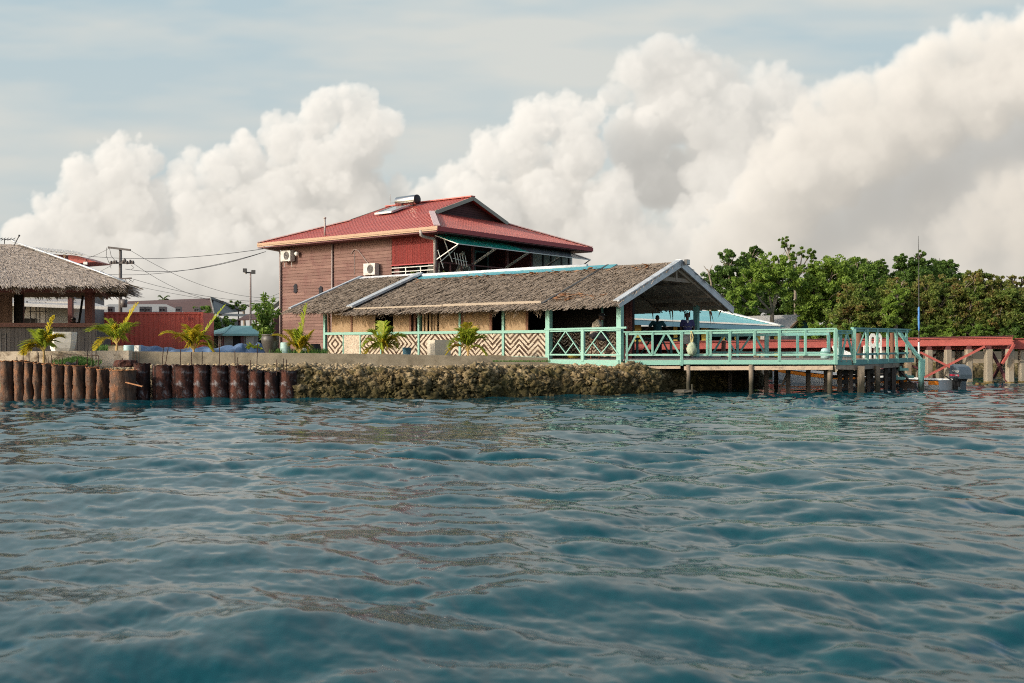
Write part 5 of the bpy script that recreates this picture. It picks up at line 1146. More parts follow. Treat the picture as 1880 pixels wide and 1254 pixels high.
# mooring posts rising through and behind the landing
for px,y0,Y,r,lb in ((1328,626,38.4,.09,'dark brown mooring post behind the landing, nearest the pavilion'),(1521,604,35.4,.075,'pale peeled mooring post at the end of the rear railing'),(1577,612,34.6,.105,'stout brown mooring post behind the landing corner'),(1638.5,611,34.4,.07,'slim dark mooring post behind the white chair')):
    m=MB(); x=xat(px,Y); m.tube([(0,0,-1),(R.uniform(-.02,.02),0,.8),(R.uniform(-.02,.02),0,zat(y0,Y))],[r*1.08,r,r*.9],10); o=m.build('mooring_post',M['grey_wood' if px==1521 else 'brown_post'],smooth=True); o.location=(x,Y,0); tag(o,lb,'mooring post','mooring posts')

# ---- people
def person(label,loc,rz,S,J,top,bottom,skinm='skin',extra=None,legs_bare=True):
    """one remeshed body; J joints in metres for a 1.7 m figure facing +x, left = +y; clothes follow as children"""
    t=thing('person',label,'person',loc,rz); V=lambda k:Vector(J[k])*S
    def limb(m,ks,rs,infl=0):
        pts=[V(k) for k in ks]
        m.tube(pts,[(r*S+infl) for r in rs],10)
        for p,r in zip(pts,rs): q=r*S+infl; m.ell(p,q,q,q,10,6)
    m=MB()
    for s_ in 'lr':
        limb(m,['hip'+s_,'knee'+s_,'ank'+s_],[.088,.058,.040]); a=V('ank'+s_); m.ell(a+Vector((.07*S,0,-.035*S)),.13*S,.047*S,.042*S)
        limb(m,['sho'+s_,'elb'+s_,'wri'+s_],[.052,.041,.028])
        w_=V('wri'+s_); d=(w_-V('elb'+s_)).normalized(); sd=d.cross(Vector((0,0,1))); sd=sd.normalized() if sd.length>.1 else Vector((0,1,0)); h=w_+d*.05*S
        m.ell(h,.04*S,.04*S,.04*S,8,6)
        for k in range(4): b=h+sd*(k-1.5)*.02*S+d*.03*S; e_=b+d*(.055-.008*abs(k-1.4))*S+Vector((0,0,-.015*S)); m.tube([b,b.lerp(e_,.5)+d*.004,e_],[.0105*S,.010*S,.008*S],6)
        b=h+sd*.035*S; m.tube([b,b+sd*.02*S+d*.035*S],[.012*S,.009*S],6)
    limb(m,['pel','che'],[.13,.155]); limb(m,['hipl','hipr'],[.10,.10]); limb(m,['shol','che','shor'],[.07,.13,.07]); limb(m,['che','nec','hea'],[.10,.056,.056])
    hd=V('hea'); fa=Vector(J.get('face',(1,0,0))).normalized(); 
    m.ell(hd+Vector((0,0,.02*S)),.088*S,.078*S,.115*S,16,12); m.ell(hd+fa*.03*S+Vector((0,0,-.055*S)),.062*S,.056*S,.06*S,12,8)
    m.ell(hd+fa*.095*S+Vector((0,0,-.012*S)),.018*S,.016*S,.022*S,8,6); m.ell(hd+fa*.082*S+Vector((0,0,-.052*S)),.018*S,.024*S,.01*S,8,6)
    sdv=fa.cross(Vector((0,0,1)))
    for q in (-1,1): m.ell(hd+sdv*q*.08*S,.02*S,.012*S,.03*S,8,6); m.ell(hd+fa*.078*S+sdv*q*.032*S+Vector((0,0,.012*S)),.012*S,.012*S,.009*S,8,6)
    o=m.build('body',M[skinm],t,True); md=o.modifiers.new('skin','REMESH'); md.mode='VOXEL'; md.voxel_size=.011; md.use_smooth_shade=True
    sm=o.modifiers.new('smooth','SMOOTH'); sm.iterations=2
    m=MB(); n=12
    if J.get('cap'):
        m.ell(hd+Vector((0,0,.055*S)),.096*S,.088*S,.085*S,14,8); m.prism([hd+fa*.06*S+sdv*.07*S+Vector((0,0,.055*S)),hd+fa*.17*S+sdv*.05*S+Vector((0,0,.045*S)),hd+fa*.17*S-sdv*.05*S+Vector((0,0,.045*S)),hd+fa*.06*S-sdv*.07*S+Vector((0,0,.055*S))],(0,0,.012*S)); c=m.build('cap',M['darkcloth'],t,True)
        m=MB(); m.ell(hd+fa*.092*S+Vector((0,0,.075*S)),.012,.03,.025); m.build('badge',M['white'],c)
    else:
        m.ell(hd-fa*.012*S+Vector((0,0,.05*S)),.090*S,.083*S,.095*S,14,8); m.build('hair',M['hair'],t,True)
    def cloth(name,ms,mat):
        m=MB(); ms(m); o=m.build(name,M[mat],t,True); q=o.modifiers.new('cloth','REMESH'); q.mode='VOXEL'; q.voxel_size=.016; q.use_smooth_shade=True; s2=o.modifiers.new('smooth','SMOOTH'); s2.iterations=3; return o
    I=.02
    def shirt(m):
        limb(m,['pel','che'],[.135,.16],I); limb(m,['shol','che','shor'],[.056,.14,.056],I)
        for s_ in 'lr': e=V('sho'+s_).lerp(V('elb'+s_),.75); m.tube([V('sho'+s_),e],[.054*S+I*.8,.050*S+I],10)
    cloth('shirt',shirt,top)
    def shorts(m):
        limb(m,['hipl','hipr'],[.115,.115],I); m.tube([V('pel')+Vector((0,0,.02)),V('pel')-Vector((0,0,.08*S))],[.145*S+I,.14*S+I],12)
        for s_ in 'lr': e=V('hip'+s_).lerp(V('knee'+s_),.92); m.tube([V('hip'+s_),e],[.10*S+I,.085*S+I],10)
        if not legs_bare:
            for s_ in 'lr': limb(m,['knee'+s_,'ank'+s_],[.062,.05],I)
    cloth('shorts' if legs_bare else 'trousers',shorts,bottom)
    if extra: extra(t,S,J)
    return t
base=dict(pel=(0,0,.95),che=(0,0,1.27),nec=(0,0,1.46),hea=(.02,0,1.58),hipl=(0,.09,.90),hipr=(0,-.09,.90),kneel=(.02,.10,.49),kneer=(.02,-.10,.49),ankl=(0,.11,.08),ankr=(0,-.11,.08),shol=(0,.19,1.42),shor=(0,-.19,1.42),elbl=(0,.26,1.14),elbr=(0,-.26,1.14),wril=(.06,.27,.88),wrir=(.06,-.27,.88))
J=dict(base,elbl=(.02,.36,1.20),elbr=(.02,-.36,1.20),wril=(.08,.56,1.05),wrir=(.08,-.58,1.06))
p=at(1207,655,37.4); person('person in a dark teal shirt leaning with both arms spread inside the pavilion',(p.x,p.y,1.02),-PI/2-.15,.915,J,'tealshirt','darkcloth',legs_bare=False)
def collar(t,S,J):
    m=MB(); m.prism([(.180,-.018,1.33),(.180,.018,1.33),(.115,.04,1.425),(.115,-.04,1.425)],(.010,0,0)); m.v=[tuple(x*S for x in v) for v in m.v]; m.build('collar',M['white'],t)
    m=MB()
    for k in range(7): y=-.17+k*.055; z=1.17+.02*math.sin(k*2.1); m.prism([(.186-.25*y*y,y,z),(.186-.25*y*y,y+.035,z+.004),(.186-.25*y*y,y+.03,z+.032),(.186-.25*y*y,y+.006,z+.026)],(.006,0,0))
    m.v=[tuple(x*S for x in v) for v in m.v]; m.build('chest_print',M['palecloth'],t)
J=dict(base,elbl=(-.05,.25,1.14),elbr=(-.05,-.25,1.14),wril=(.05,.21,.92),wrir=(.05,-.21,.92),shol=(0,.175,1.39),shor=(0,-.175,1.39))
p=at(1262,655,36.0); person('person in a navy shirt with white collar and pale shorts by the pavilion post',(p.x,p.y,1.0),-PI/2-.1,.955,J,'navy','khaki',extra=collar)
J=dict(pel=(0,0,.80),che=(.10,0,1.10),nec=(.17,0,1.28),hea=(.24,0,1.38),hipl=(.02,.10,.76),hipr=(.02,-.10,.76),kneel=(.44,.13,.74),kneer=(.42,-.13,.66),ankl=(.42,.13,.30),ankr=(.38,-.13,.24),shol=(.12,.19,1.23),shor=(.12,-.19,1.23),elbl=(.22,.24,.98),elbr=(.24,-.24,.98),wril=(.40,.14,.84),wrir=(.42,-.10,.86),cap=1)
p=at(1091,650,32.9); person('seated person in a cap and pale shirt in the shade behind the porch railing',(p.x,p.y,1.02),-.15,1.0,J,'palecloth','darkcloth',legs_bare=True)
t=thing('bar_stool','dark bar stool beneath the seated person in the pavilion','stool',(p.x,p.y,1.02),-.15); m=MB(); m.lathe([(.0,.60),(.19,.60),(.20,.62),(.20,.645),(.0,.65)],16,(.03,0,0)); m.build('seat',M['brown_post'],t)
for a in range(4): m=MB(); q=Vector((math.cos(a*PI/2+.8),math.sin(a*PI/2+.8),0)); m.tube([Vector((.03,0,.6))+q*.13,Vector((.03,0,0))+q*.2],.018,6); m.build('leg',M['brown_post'],t)
# ---- net bag hung on the rail
p,s_=onf(1271); p=p-nn*.16
t=thing('net_bag','pale green net bag of floats hanging from the landing rail','net bag',(p.x,p.y,1.36)); m=MB(); 
V_=[];
for j in range(11):
    for i in range(16):
        th_=PI*j/10; a=2*PI*i/16; q=.172*(1+.10*math.sin(5*a+3*th_)+R.uniform(-.04,.04)); V_.append((q*math.sin(th_)*math.cos(a)*(1-.25*j/10),q*math.sin(th_)*math.sin(a)*(1-.25*j/10),-q*1.2*math.cos(th_)))
m.add(V_,[(j*16+i,j*16+(i+1)%16,(j+1)*16+(i+1)%16,(j+1)*16+i) for j in range(10) for i in range(16)]); m.build('net',M['netbag'],t,True)
m=MB(); m.tube([(0,0,.16),(-.02,.03,.32),(0,.12,.55)],[.03,.016,.012],6); m.tube([(.02,0,.16),(.05,.04,.36),(.01,.12,.55)],[.02,.012,.012],6); m.build('rope',M['rope'],t)
# ---- white plastic chair seen from behind, slatted seat lying low, tubs
t=thing('plastic_chair','white plastic chair with pierced back standing on the landing','chair',(xat(1612,33.1),33.3,1.02),.12)
m=MB(); 
def ring(m,x0,x1,z0,z1,h0,h1,k0,k1,y):
    o_=[(x0+.06,z0),(x1-.06,z0),(x1,z0+.1),(x1,z1-.1),(x1-.07,z1),(x0+.07,z1),(x0,z1-.1),(x0,z0+.1)]; i_=[(h0+.02,k0),(h1-.02,k0),(h1,k0+.06),(h1,k1-.06),(h1-.02,k1),(h0+.02,k1),(h0,k1-.06),(h0,k0+.06)]
    n=8; vs=[(a,y,b) for a,b in o_]+[(a,y,b) for a,b in i_]+[(a,y+.025,b) for a,b in o_]+[(a,y+.025,b) for a,b in i_]; fs=[]
    for k in range(n): k2=(k+1)%n; fs+=[(k,k2,n+k2,n+k),(2*n+k2,2*n+k,3*n+k,3*n+k2),(k2,k,2*n+k,2*n+k2),(n+k,n+k2,3*n+k2,3*n+k)]
    m.add(vs,fs)
ring(m,-.22,.02,.36,.84,-.155,-.045,.50,.72,0); ring(m,-.0,.22,.36,.84,.045,.155,.50,.72,.003); m.build('backrest',M['white'],t)
m=MB(); m.box(-.22,.22,.03,.45,.40,.43); m.build('seat',M['white'],t)
for x in (-.18,.18):
    for y in (.02,.43): m=MB(); m.bar((x,y,.42),(x*1.1,y+(.03 if y>.2 else -.03),0),.055,.05); m.build('leg',M['white'],t)
t=thing('lounger','white slatted plastic lounger lying low behind the landing corner','lounger',(xat(1552,32.2),32.2,1.02),-.3)
m=MB()
for k in range(9): x=-.28+k*.07; h=.36-.028*k; m.bar((x,0,.04),(x-.10,.25,.06+h),.055,.02)
m.build('backrest',M['white'],t); m=MB(); m.prism([(-.3,-.45,.10),(.3,-.45,.10),(.3,.0,.12),(-.3,.0,.12)],(0,0,.03)); m.build('seat',M['white'],t)
for x in (-.27,.27): m=MB(); m.bar((x,-.4,.1),(x,-.4,0),.04); m.build('leg',M['white'],t)
t=thing('plastic_tub','mint plastic tub standing by the landing corner post','tub',(xat(1515,32.6),32.6,1.02)); m=MB(); m.lathe([(.10,0),(.14,.03),(.15,.22),(.12,.32),(.05,.36),(.0,.36)],16); m.build('tub_shell',M['ltblue'],t,True); m=MB(); m.lathe([(.152,.2),(.165,.21),(.165,.235),(.150,.245)],16,cap=False); m.build('rim',M['mint_dark'],t)
t=thing('yellow_tub','low yellow tub on the pavilion floor behind the porch railing','tub',(xat(1052,33.9),33.9,1.02)); m=MB(); m.lathe([(.16,0),(.22,.09),(.235,.10),(.21,.10),(.15,.02),(.0,.02)],18,sy=.8); m.build('tub_shell',M['yellow'],t,True); m=MB(); m.tube([(.22,0,.09),(.27,0,.07),(.22,.06,.09)],.012,6); m.build('handle',M['yellow'],t)

# ================================================================ BOAT
bs=Vector((xat(1748,33.4),33.4,0)); bd=Vector((-4.45,5.8,0)).normalized(); BA=math.atan2(bd.y,bd.x)
boat=thing('motor_boat','white open motor boat with orange stripe moored behind the landing','boat',(bs.x,bs.y,0),BA)
def sec(f):
    b=.86*(1-max(0,(f-.35)/.65)**2.3); g=.31+.30*f**2.2; k=-.28+.30*max(0,(f-.7)/.3)**2; return b,g,k
def hull(fr0,fr1,name,mat,off=0,z0=None):
    m=MB(); N=28; rows=[]
    for i in range(N+1):
        f=i/N; b,g,k=sec(f); x=7.3*f+.25*max(0,f-.85)*2; q=[]
        prof=[(0,k),(b*.55,k+.10),(b*.86,k+.24)]; 
        for s_,fz in ((.86,0),): pass
        top=[(b*.90,k+.24),(b*.975,g-.16),(b,g-.025),(b,g)]
        q=prof[:-1]+top; rows.append((x,q))
    sel=range(len(rows[0][1])); lo,hi=fr0,fr1
    for s_ in (1,-1):
        vs=[];fs=[]; w_=hi-lo+1
        for x,q in rows:
            for j in range(lo,hi+1): vs.append((x,s_*(q[j][0]+off),q[j][1]))
        for i in range(N):
            for j in range(w_-1):
                a=i*w_+j; f=(a,a+w_,a+w_+1,a+1); fs.append(f if s_<0 else f[::-1])
        m.add(vs,fs,.5)
    if name=='hull':
        q=rows[0][1]; vs=[(0,y,z) for y,z in q]+[(0,-y,z) for y,z in q][::-1]; m.add(vs,[tuple(range(len(vs)))],.5)
    return m.build(name,M[mat],boat,smooth=False)
hull(0,3,'hull','hull'); hull(3,4,'stripe','orange',.006); hull(4,5,'gunwale','black',.014)
m=MB(); N=28
for i in range(N):
    for s_ in (1,-1):
        f0,f1=i/N,(i+1)/N; b0,g0,_=sec(f0); b1,g1,_=sec(f1); x0,x1=7.3*f0,7.3*f1
        m.add([(x0,s_*b0,g0),(x1,s_*b1,g1),(x1,s_*max(b1-.10,0),g1),(x0,s_*max(b0-.10,0),g0),(x1,s_*max(b1-.12,0),.02),(x0,s_*max(b0-.12,0),.02)],[(0,1,2,3),(3,2,4,5)])
m.add([(0,-.74,.02),(0,.74,.02),(5,.6,.02),(5,-.6,.02)],[(0,1,2,3)]); m.build('inner_liner',M['hull'],boat)
for f in (.22,.5): m=MB(); b,g,_=sec(f); m.box(7.3*f-.16,7.3*f+.16,-b+.1,b-.1,g-.12,g-.07); m.build('thwart',M['hull'],boat)
m=MB(); b,g,_=sec(.06); m.box(.35,1.1,.868,.882,.115,.262); lp=m.build('name_plate',M['white'],boat)
def text(body,size,mat,parent,loc,rot,ext=.002):
    c=bpy.data.curves.new('lettering','FONT'); c.body=body; c.size=size; c.extrude=ext; c.align_x='CENTER'; c.align_y='CENTER'; tmp=bpy.data.objects.new('lettering_source',c); C.objects.link(tmp); bpy.context.view_layer.update(); me=bpy.data.meshes.new_from_object(tmp.evaluated_get(bpy.context.evaluated_depsgraph_get())); bpy.data.objects.remove(tmp); me.materials.clear(); me.materials.append(mat)
    o=bpy.data.objects.new('lettering',me); C.objects.link(o); o.parent=parent; o.location=loc; o.rotation_euler=rot; return o
text('YAMAHA',.125,M['red_decal'],lp,(.70,.884,.188),(PI/2,0,PI))
m=MB(); m.box(1.45,2.2,.885,.895,.285,.305); m.build('trim_strip',M['white'],boat)
# outboard engine (steered a little towards the viewer)
em=bpy.data.objects.new('outboard_engine',None); C.objects.link(em); em.parent=boat; em.location=(-.28,0,.0); em.rotation_euler=(0,0,-.62); em['label']='blue-grey outboard engine'
m=MB(); pf=[(-.40,.36),(-.42,.50),(-.36,.66),(-.22,.76),(.10,.83),(.28,.80),(.36,.62),(.38,.42),(.34,.36)]
for (w0,w1) in ((1,1),):
    vs=[];fs=[]; n=len(pf)
    for s_,k in ((-1,.82),(-.86,1.0),(.86,1.0),(1,.82)):
        cx,cz=0,.56
        for x,z in pf: vs.append((cx+(x-cx)*k,s_*.225,cz+(z-cz)*k))
    for j in range(3):
        for i in range(n): i2=(i+1)%n; fs.append((j*n+i,j*n+i2,(j+1)*n+i2,(j+1)*n+i))
    fs+= [tuple(range(n)),tuple(range(4*n-1,3*n-1,-1))]; m.add(vs,fs,.5)
cw=m.build('cowling',M['engine'],em)
for s_ in (1,-1):
    m=MB(); 
m=MB(); m.prism([(-.38,.232,.44),(.27,.232,.44),(.27,.232,.495),(-.36,.232,.495)],(0,-.012,0)); m.build('red_band',M['red_decal'],em)
text('YAMAHA',.115,M['offwhite'],em,(-.16,.236,.60),(PI/2,0,PI)); text('ENDURO',.052,M['white'],em,(-.22,.236,.467),(PI/2,0,PI))
m=MB(); m.lathe([(.20,.26),(.23,.30),(.24,.36),(.0,.37)],16,sx=1.35,sy=.85); m.box(-.16,.18,-.11,.11,.10,.28); m.build('lower_pan',M['black'],em)
m=MB(); m.prism([(-.28,-.075,.28),(.02,-.075,.28),(-.02,-.075,-.35),(-.22,-.075,-.35)],(0,.15,0)); m.box(-.34,.05,-.09,.09,-.36,-.33); m.build('drive_leg',M['engine'],em)
m=MB(); m.box(.05,.33,-.14,.14,-.05,.27); m.tube([(.2,-.15,.1),(.2,.15,.1)],.05,8); m.bar((.15,.1,.22),(.5,.25,.42),.035,.035); m.build('clamp_bracket',M['black'],em)
m=MB()
for k in range(3): a=k*2*PI/3; m.prism([(-.30,0,-.5),(-.31,.05*math.cos(a)-.12*math.sin(a),-.5+.05*math.sin(a)+.12*math.cos(a)),(-.33,-.05*math.cos(a)-.12*math.sin(a),-.5-.05*math.sin(a)+.12*math.cos(a))],(.01,0,0))
m.build('propeller',M['darkmetal'],em)
# mast with furled blue cloth standing in the boat
p=at(1687,690,33.9); t=thing('boat_mast','thin mast with furled blue cloth standing in the moored boat','mast',(p.x,p.y,.05)); Yp=33.9
zz=lambda py: zat(py,Yp)-.05
m=MB(); m.tube([(0,0,0),(0,0,zz(560)),(-.0,0,zz(480)),(-.02,0,zz(433))],[.022,.02,.012,.007],8); m.build('pole',M['darkmetal'],t)
m=MB(); m.tube([(0,0,zz(658)),(0,0,zz(628))],.034,8); m.tube([(0,0,zz(560)),(0,0,zz(534))],.016,6); m.build('white_sleeve',M['white'],t)
m=MB(); m.lathe([(.03,0),(.05,.02),(.05,.08),(.03,.1)],10,(0,0,zz(627))); m.build('coupling',M['wharf_red'],t)
m=MB(); pts=[(R.uniform(-.008,.008),0,zz(608)+(zz(562)-zz(608))*k/9) for k in range(10)]; m.tube(pts,[.02,.03,.034,.038,.034,.038,.036,.032,.038,.015],8); m.build('furled_flag',M['flag'],t,True)

# ================================================================ RED WHARF
wh=thing('steel_wharf','long red steel-girder wharf on concrete piles behind the landing','wharf',(xat(1600,39.6),39.6,0))
WA0=Vector((xat(1120,44.5),44.5,zat(630,44.5))); WB0=Vector((xat(1859,38.6),38.6,zat(618.5,38.6)))
def ibeam(m,a,b,h,w_=.16,t_=.03):
    a=Vector(a);b=Vector(b); m.bar(a-Vector((0,0,h/2)),b-Vector((0,0,h/2)),.035,h-2*t_-.004); m.bar(a-Vector((0,0,t_/2)),b-Vector((0,0,t_/2)),w_,t_); m.bar(a-Vector((0,0,h-t_/2)),b-Vector((0,0,h-t_/2)),w_,t_)
m=MB(); ibeam(m,WA0,WB0,.32); m.build('front_girder',M['wharf_red'],wh,world=True)
m=MB(); lo_=Vector((.25,.75,-.27)); ibeam(m,WA0+lo_,WB0+lo_,.20); m.build('lower_girder',M['wharf_red'],wh,world=True)
bo=Vector((.9,2.6,-.0)); m=MB(); ibeam(m,WA0+bo+Vector((0,0,-.06)),WB0+bo+Vector((6,0,-.06)),.36); m.build('rear_girder',M['wharf_red'],wh,world=True)
m=MB(); WC0=Vector((xat(1862,39.4),39.4,zat(621.5,39.4))); WD0=Vector((xat(2150,38.0),38.0,zat(617,38.0))); ibeam(m,WC0,WD0,.42); m.build('front_girder',M['wharf_red'],wh,world=True)
m=MB(); 
for k in range(30):
    a=WA0.lerp(WB0,(k+.5)/30); m.bar(a+Vector((.03,.1,-.1)),a+bo+Vector((.03,-.1,-.16)),.10,.12)
m.build('cross_beams',M['wharf_red'],wh,world=True)
m=MB(); m.prism([WA0+Vector((0,-.1,.02)),WB0+Vector((0,-.1,.02)),WB0+bo+Vector((0,.1,.0)),WA0+bo+Vector((0,.1,.0))],(0,0,.03)); m.build('deck_plate',M['maroon'],wh,world=True)
def onw(px):
    k=(px-CX)/F; d=WB0-WA0; s_=(k*WA0.y-WA0.x)/(d.x-k*d.y); return WA0+d*s_
def cpile(x,Y,zt,w_,foot=True):
    m=MB(); n=4; zs=[-1.2,-.02,.3,.7,zt]; vs=[]
    for z in zs:
        q=w_/2*(1+R.uniform(-.06,.06)); c=q*.25
        vs+=[(x-q+c,Y-q,z),(x+q-c,Y-q,z),(x+q,Y-q+c,z),(x+q,Y+q-c,z),(x+q-c,Y+q,z),(x-q+c,Y+q,z),(x-q,Y+q-c,z),(x-q,Y-q+c,z)]
    m.add(vs,[(i*8+k,i*8+(k+1)%8,(i+1)*8+(k+1)%8,(i+1)*8+k) for i in range(4) for k in range(8)]+[tuple(range(32,40))])
    o=m.build('pile',M['pile'],wh,world=True)
    m=MB(); m.box(x-w_*.32,x+w_*.32,Y-w_*.32,Y+w_*.32,zt,zt+.14); m.build('pile_cap',M['maroon'],o,world=True)
    if foot: m=MB(); m.lathe([(w_*.66,-.6),(w_*.72,-.02),(w_*.64,.05),(w_*.58,.05)],10,(x,Y,0),jit=.08); m.build('pile_foot',M['pile_foot'],o,world=True)
for px,w_ in ((1815,.27),(1854.5,.26),(1706,.24),(1741,.25),(1779,.24)): q=onw(px); cpile(q.x,q.y+.02,q.z-.47,w_)
for px in (1190,1340,1389,1402,1470,1540,1575,1620,1668): q=onw(px); cpile(q.x,q.y+.02,q.z-.47,.22,False)
for px,Y in ((1725,41.2),(1760,41.0),(1846,40.9),(1688,41.6),(1650,42.2),(1600,42.6)): cpile(xat(px,Y),Y,zat(645,Y),.24,False)
for px,Y in ((1877,39.5),(1925,39.2)): cpile(xat(px,Y),Y,zat(643,Y),.26)
def wbrace(a,b,Y0,Y1,mt='wharf_red'):
    m=MB(); m.bar(at(*a,Y0),at(*b,Y1),.10,.08); m.build('brace',M[mt],wh,world=True)
wbrace((1808,636),(1695,694),38.75,39.4); wbrace((1690,647),(1752,678),39.3,38.95); wbrace((1856,634),(1824,694),38.5,40.6,'maroon'); wbrace((1822,648),(1850,702),40.6,38.6,'maroon'); wbrace((1862,632),(1840,668),38.4,38.4)
wbrace((1740,640),(1712,654),40.9,41.5,'maroon'); wbrace((1700,688),(1735,703),40.6,40.6,'maroon'); wbrace((1665,668),(1700,682),40,40,'maroon'); wbrace((1640,652),(1610,690),40,40,'maroon')
t=thing('timber_balk','ochre timber balk floating at the foot of a wharf pile','timber',at(1808,705,36.9)); t.location.z=.0; m=MB(); m.box(-.30,.30,-.10,.10,-.06,.07); m.build('balk',M['pile_foot'],t); m=MB(); m.box(-.27,-.22,-.115,.115,-.07,.085); m.build('strap',M['rebar'],t)
# grey retaining wall below the trees
m=MB(); a=at(1690,650,49); b=at(2000,644,49); m.box(a.x,b.x,48.6,49,.5,1.15); tag(m.build('retaining_wall',M['wall_dark']),'low grey retaining wall beneath the trees behind the wharf','retaining wall')

# ================================================================ BUILDINGS BEHIND THE LANDING
tb=thing('restaurant','open-sided restaurant with turquoise sheet roof and yellow posts','restaurant',(xat(1300,50),50,1.0))
e0=at(1080,582.5,46.5); e1=at(1432,598.5,46.5); r0=at(1090,565,50.5); r1=at(1322,571.5,50.5); f0=at(1080,586,54.5); f1=at(1442,599,54.5)
m=MB(); mid=at(1352,579.5,49.0)
m.prism([e0,e1,mid,r1,r0],(0,0,-.05)); m.prism([e1,f1,r1,mid],(0,0,-.05)); m.prism([r0,r1,f1,f0],(0,0,-.05)); rf=m.build('roof',M['teal_roof'],tb,world=True)
m=MB(); m.bar(r1+Vector((0,0,.04)),mid+Vector((0,0,.05)),.25,.06); m.bar(mid+Vector((0,0,.05)),e1+Vector((0,0,.04)),.22,.06); m.build('hip_cap',M['white_trim'],rf,world=True)
m=MB(); m.bar(e0+Vector((0,-.05,.02)),e1+Vector((0,-.05,.02)),.06,.07); m.build('gutter',M['white_trim'],tb,world=True)
m=MB(); m.bar(e0+Vector((0,-.02,-.14)),e1+Vector((0,-.02,-.14)),.05,.22); m.build('fascia',M['blue_trim'],tb,world=True)
for px in (1120,1171,1240,1294,1327,1352,1392,1425):
    m=MB(); q=at(px,600,47.2); w_=.30 if px in (1171,1294) else .16; m.box(q.x-w_/2,q.x+w_/2,47.1,47.3,.9,e0.z+(e1.z-e0.z)*(px-1080)/352.-.06); m.build('post',M['yellow'],tb,world=True)
m=MB(); m.box(e0.x,e1.x-.3,50.4,50.5,.9,2.4); m.build('rear_wall',M['black_in'],tb,world=True)
m=MB(); m.box(e0.x,e1.x-.6,46.9,47.0,.9,1.22); m.build('low_wall',M['orange_wall'],tb,world=True)
m=MB(); m.box(e0.x,e1.x-.6,46.7,47.2,1.23,1.28); m.build('counter_top',M['wharf_red'],tb,world=True)
m=MB(); m.box(e0.x,e1.x-.6,46.5,46.9,.85,.98); m.build('step',M['blue_trim'],tb,world=True)
for px in (1155,1178,1198,1222,1286):
    t=thing('dining_bench',f'small {"yellow" if px%4 else "orange"} bench before the restaurant counter, beneath the '+{1155:'pavilion left post',1178:'first yellow post',1198:'person with spread arms',1222:'gap between the two standing people',1286:'pavilion right post'}[px],'bench',(xat(px,45.6),45.6,.95)); mt=M['yellow'] if px%4 else M['orange_wall']
    m=MB(); m.box(-.35,.35,-.14,.14,.30,.35); m.build('seat',mt,t)
    for x in (-.3,.3): m=MB(); m.box(x-.03,x+.03,-.12,.12,0,.30); m.build('leg',mt,t)
gb=thing('grey_roofed_shed','grey-roofed shed with dark teal gable behind the restaurant','shed',(xat(1440,56),56,1.0))
ga=at(1479,577,56); gl=at(1452,603,55.0); gr=at(1506,603.5,57.5); back=Vector((-4.8,2.2,.0))
m=MB(); m.prism([gl,ga,ga+back+Vector((0,0,-.1)),gl+back],(0,0,-.05)); m.prism([ga,gr,gr+back,ga+back+Vector((0,0,-.1))],(0,0,-.05)); m.build('roof',M['grey_roof'],gb,world=True)
m=MB(); i_=Vector((-.3,.14,-.1)); m.prism([gl+i_,gr+i_,ga+i_],(-.05,.03,0)); m.build('gable',M['teal_gable'],gb,world=True)
m=MB(); m.bar(gl+Vector((0,0,.03)),ga+Vector((0,0,.05)),.06,.12); m.bar(ga+Vector((0,0,.05)),gr+Vector((0,0,.03)),.06,.12); m.build('bargeboard',M['cream'],gb,world=True)
m=MB(); c0=gl+Vector((-.1,.3,0)); c1=gr+Vector((-.4,.1,0)); c2=c1+back*.95; c3=c0+back*.95
m.prism([P3(c0,.9),P3(c1,.9),P3(c2,.9),P3(c3,.9)],(0,0,gl.z-.95)); m.build('wall',M['wall_pale'],gb,world=True)
m=MB(); q=P3(c0.lerp(c3,.5),1.2); m.box(q.x-.5,q.x+.5,q.y-.03,q.y-.0,1.3,2.0); m.build('window',M['black_in'],gb,world=True)

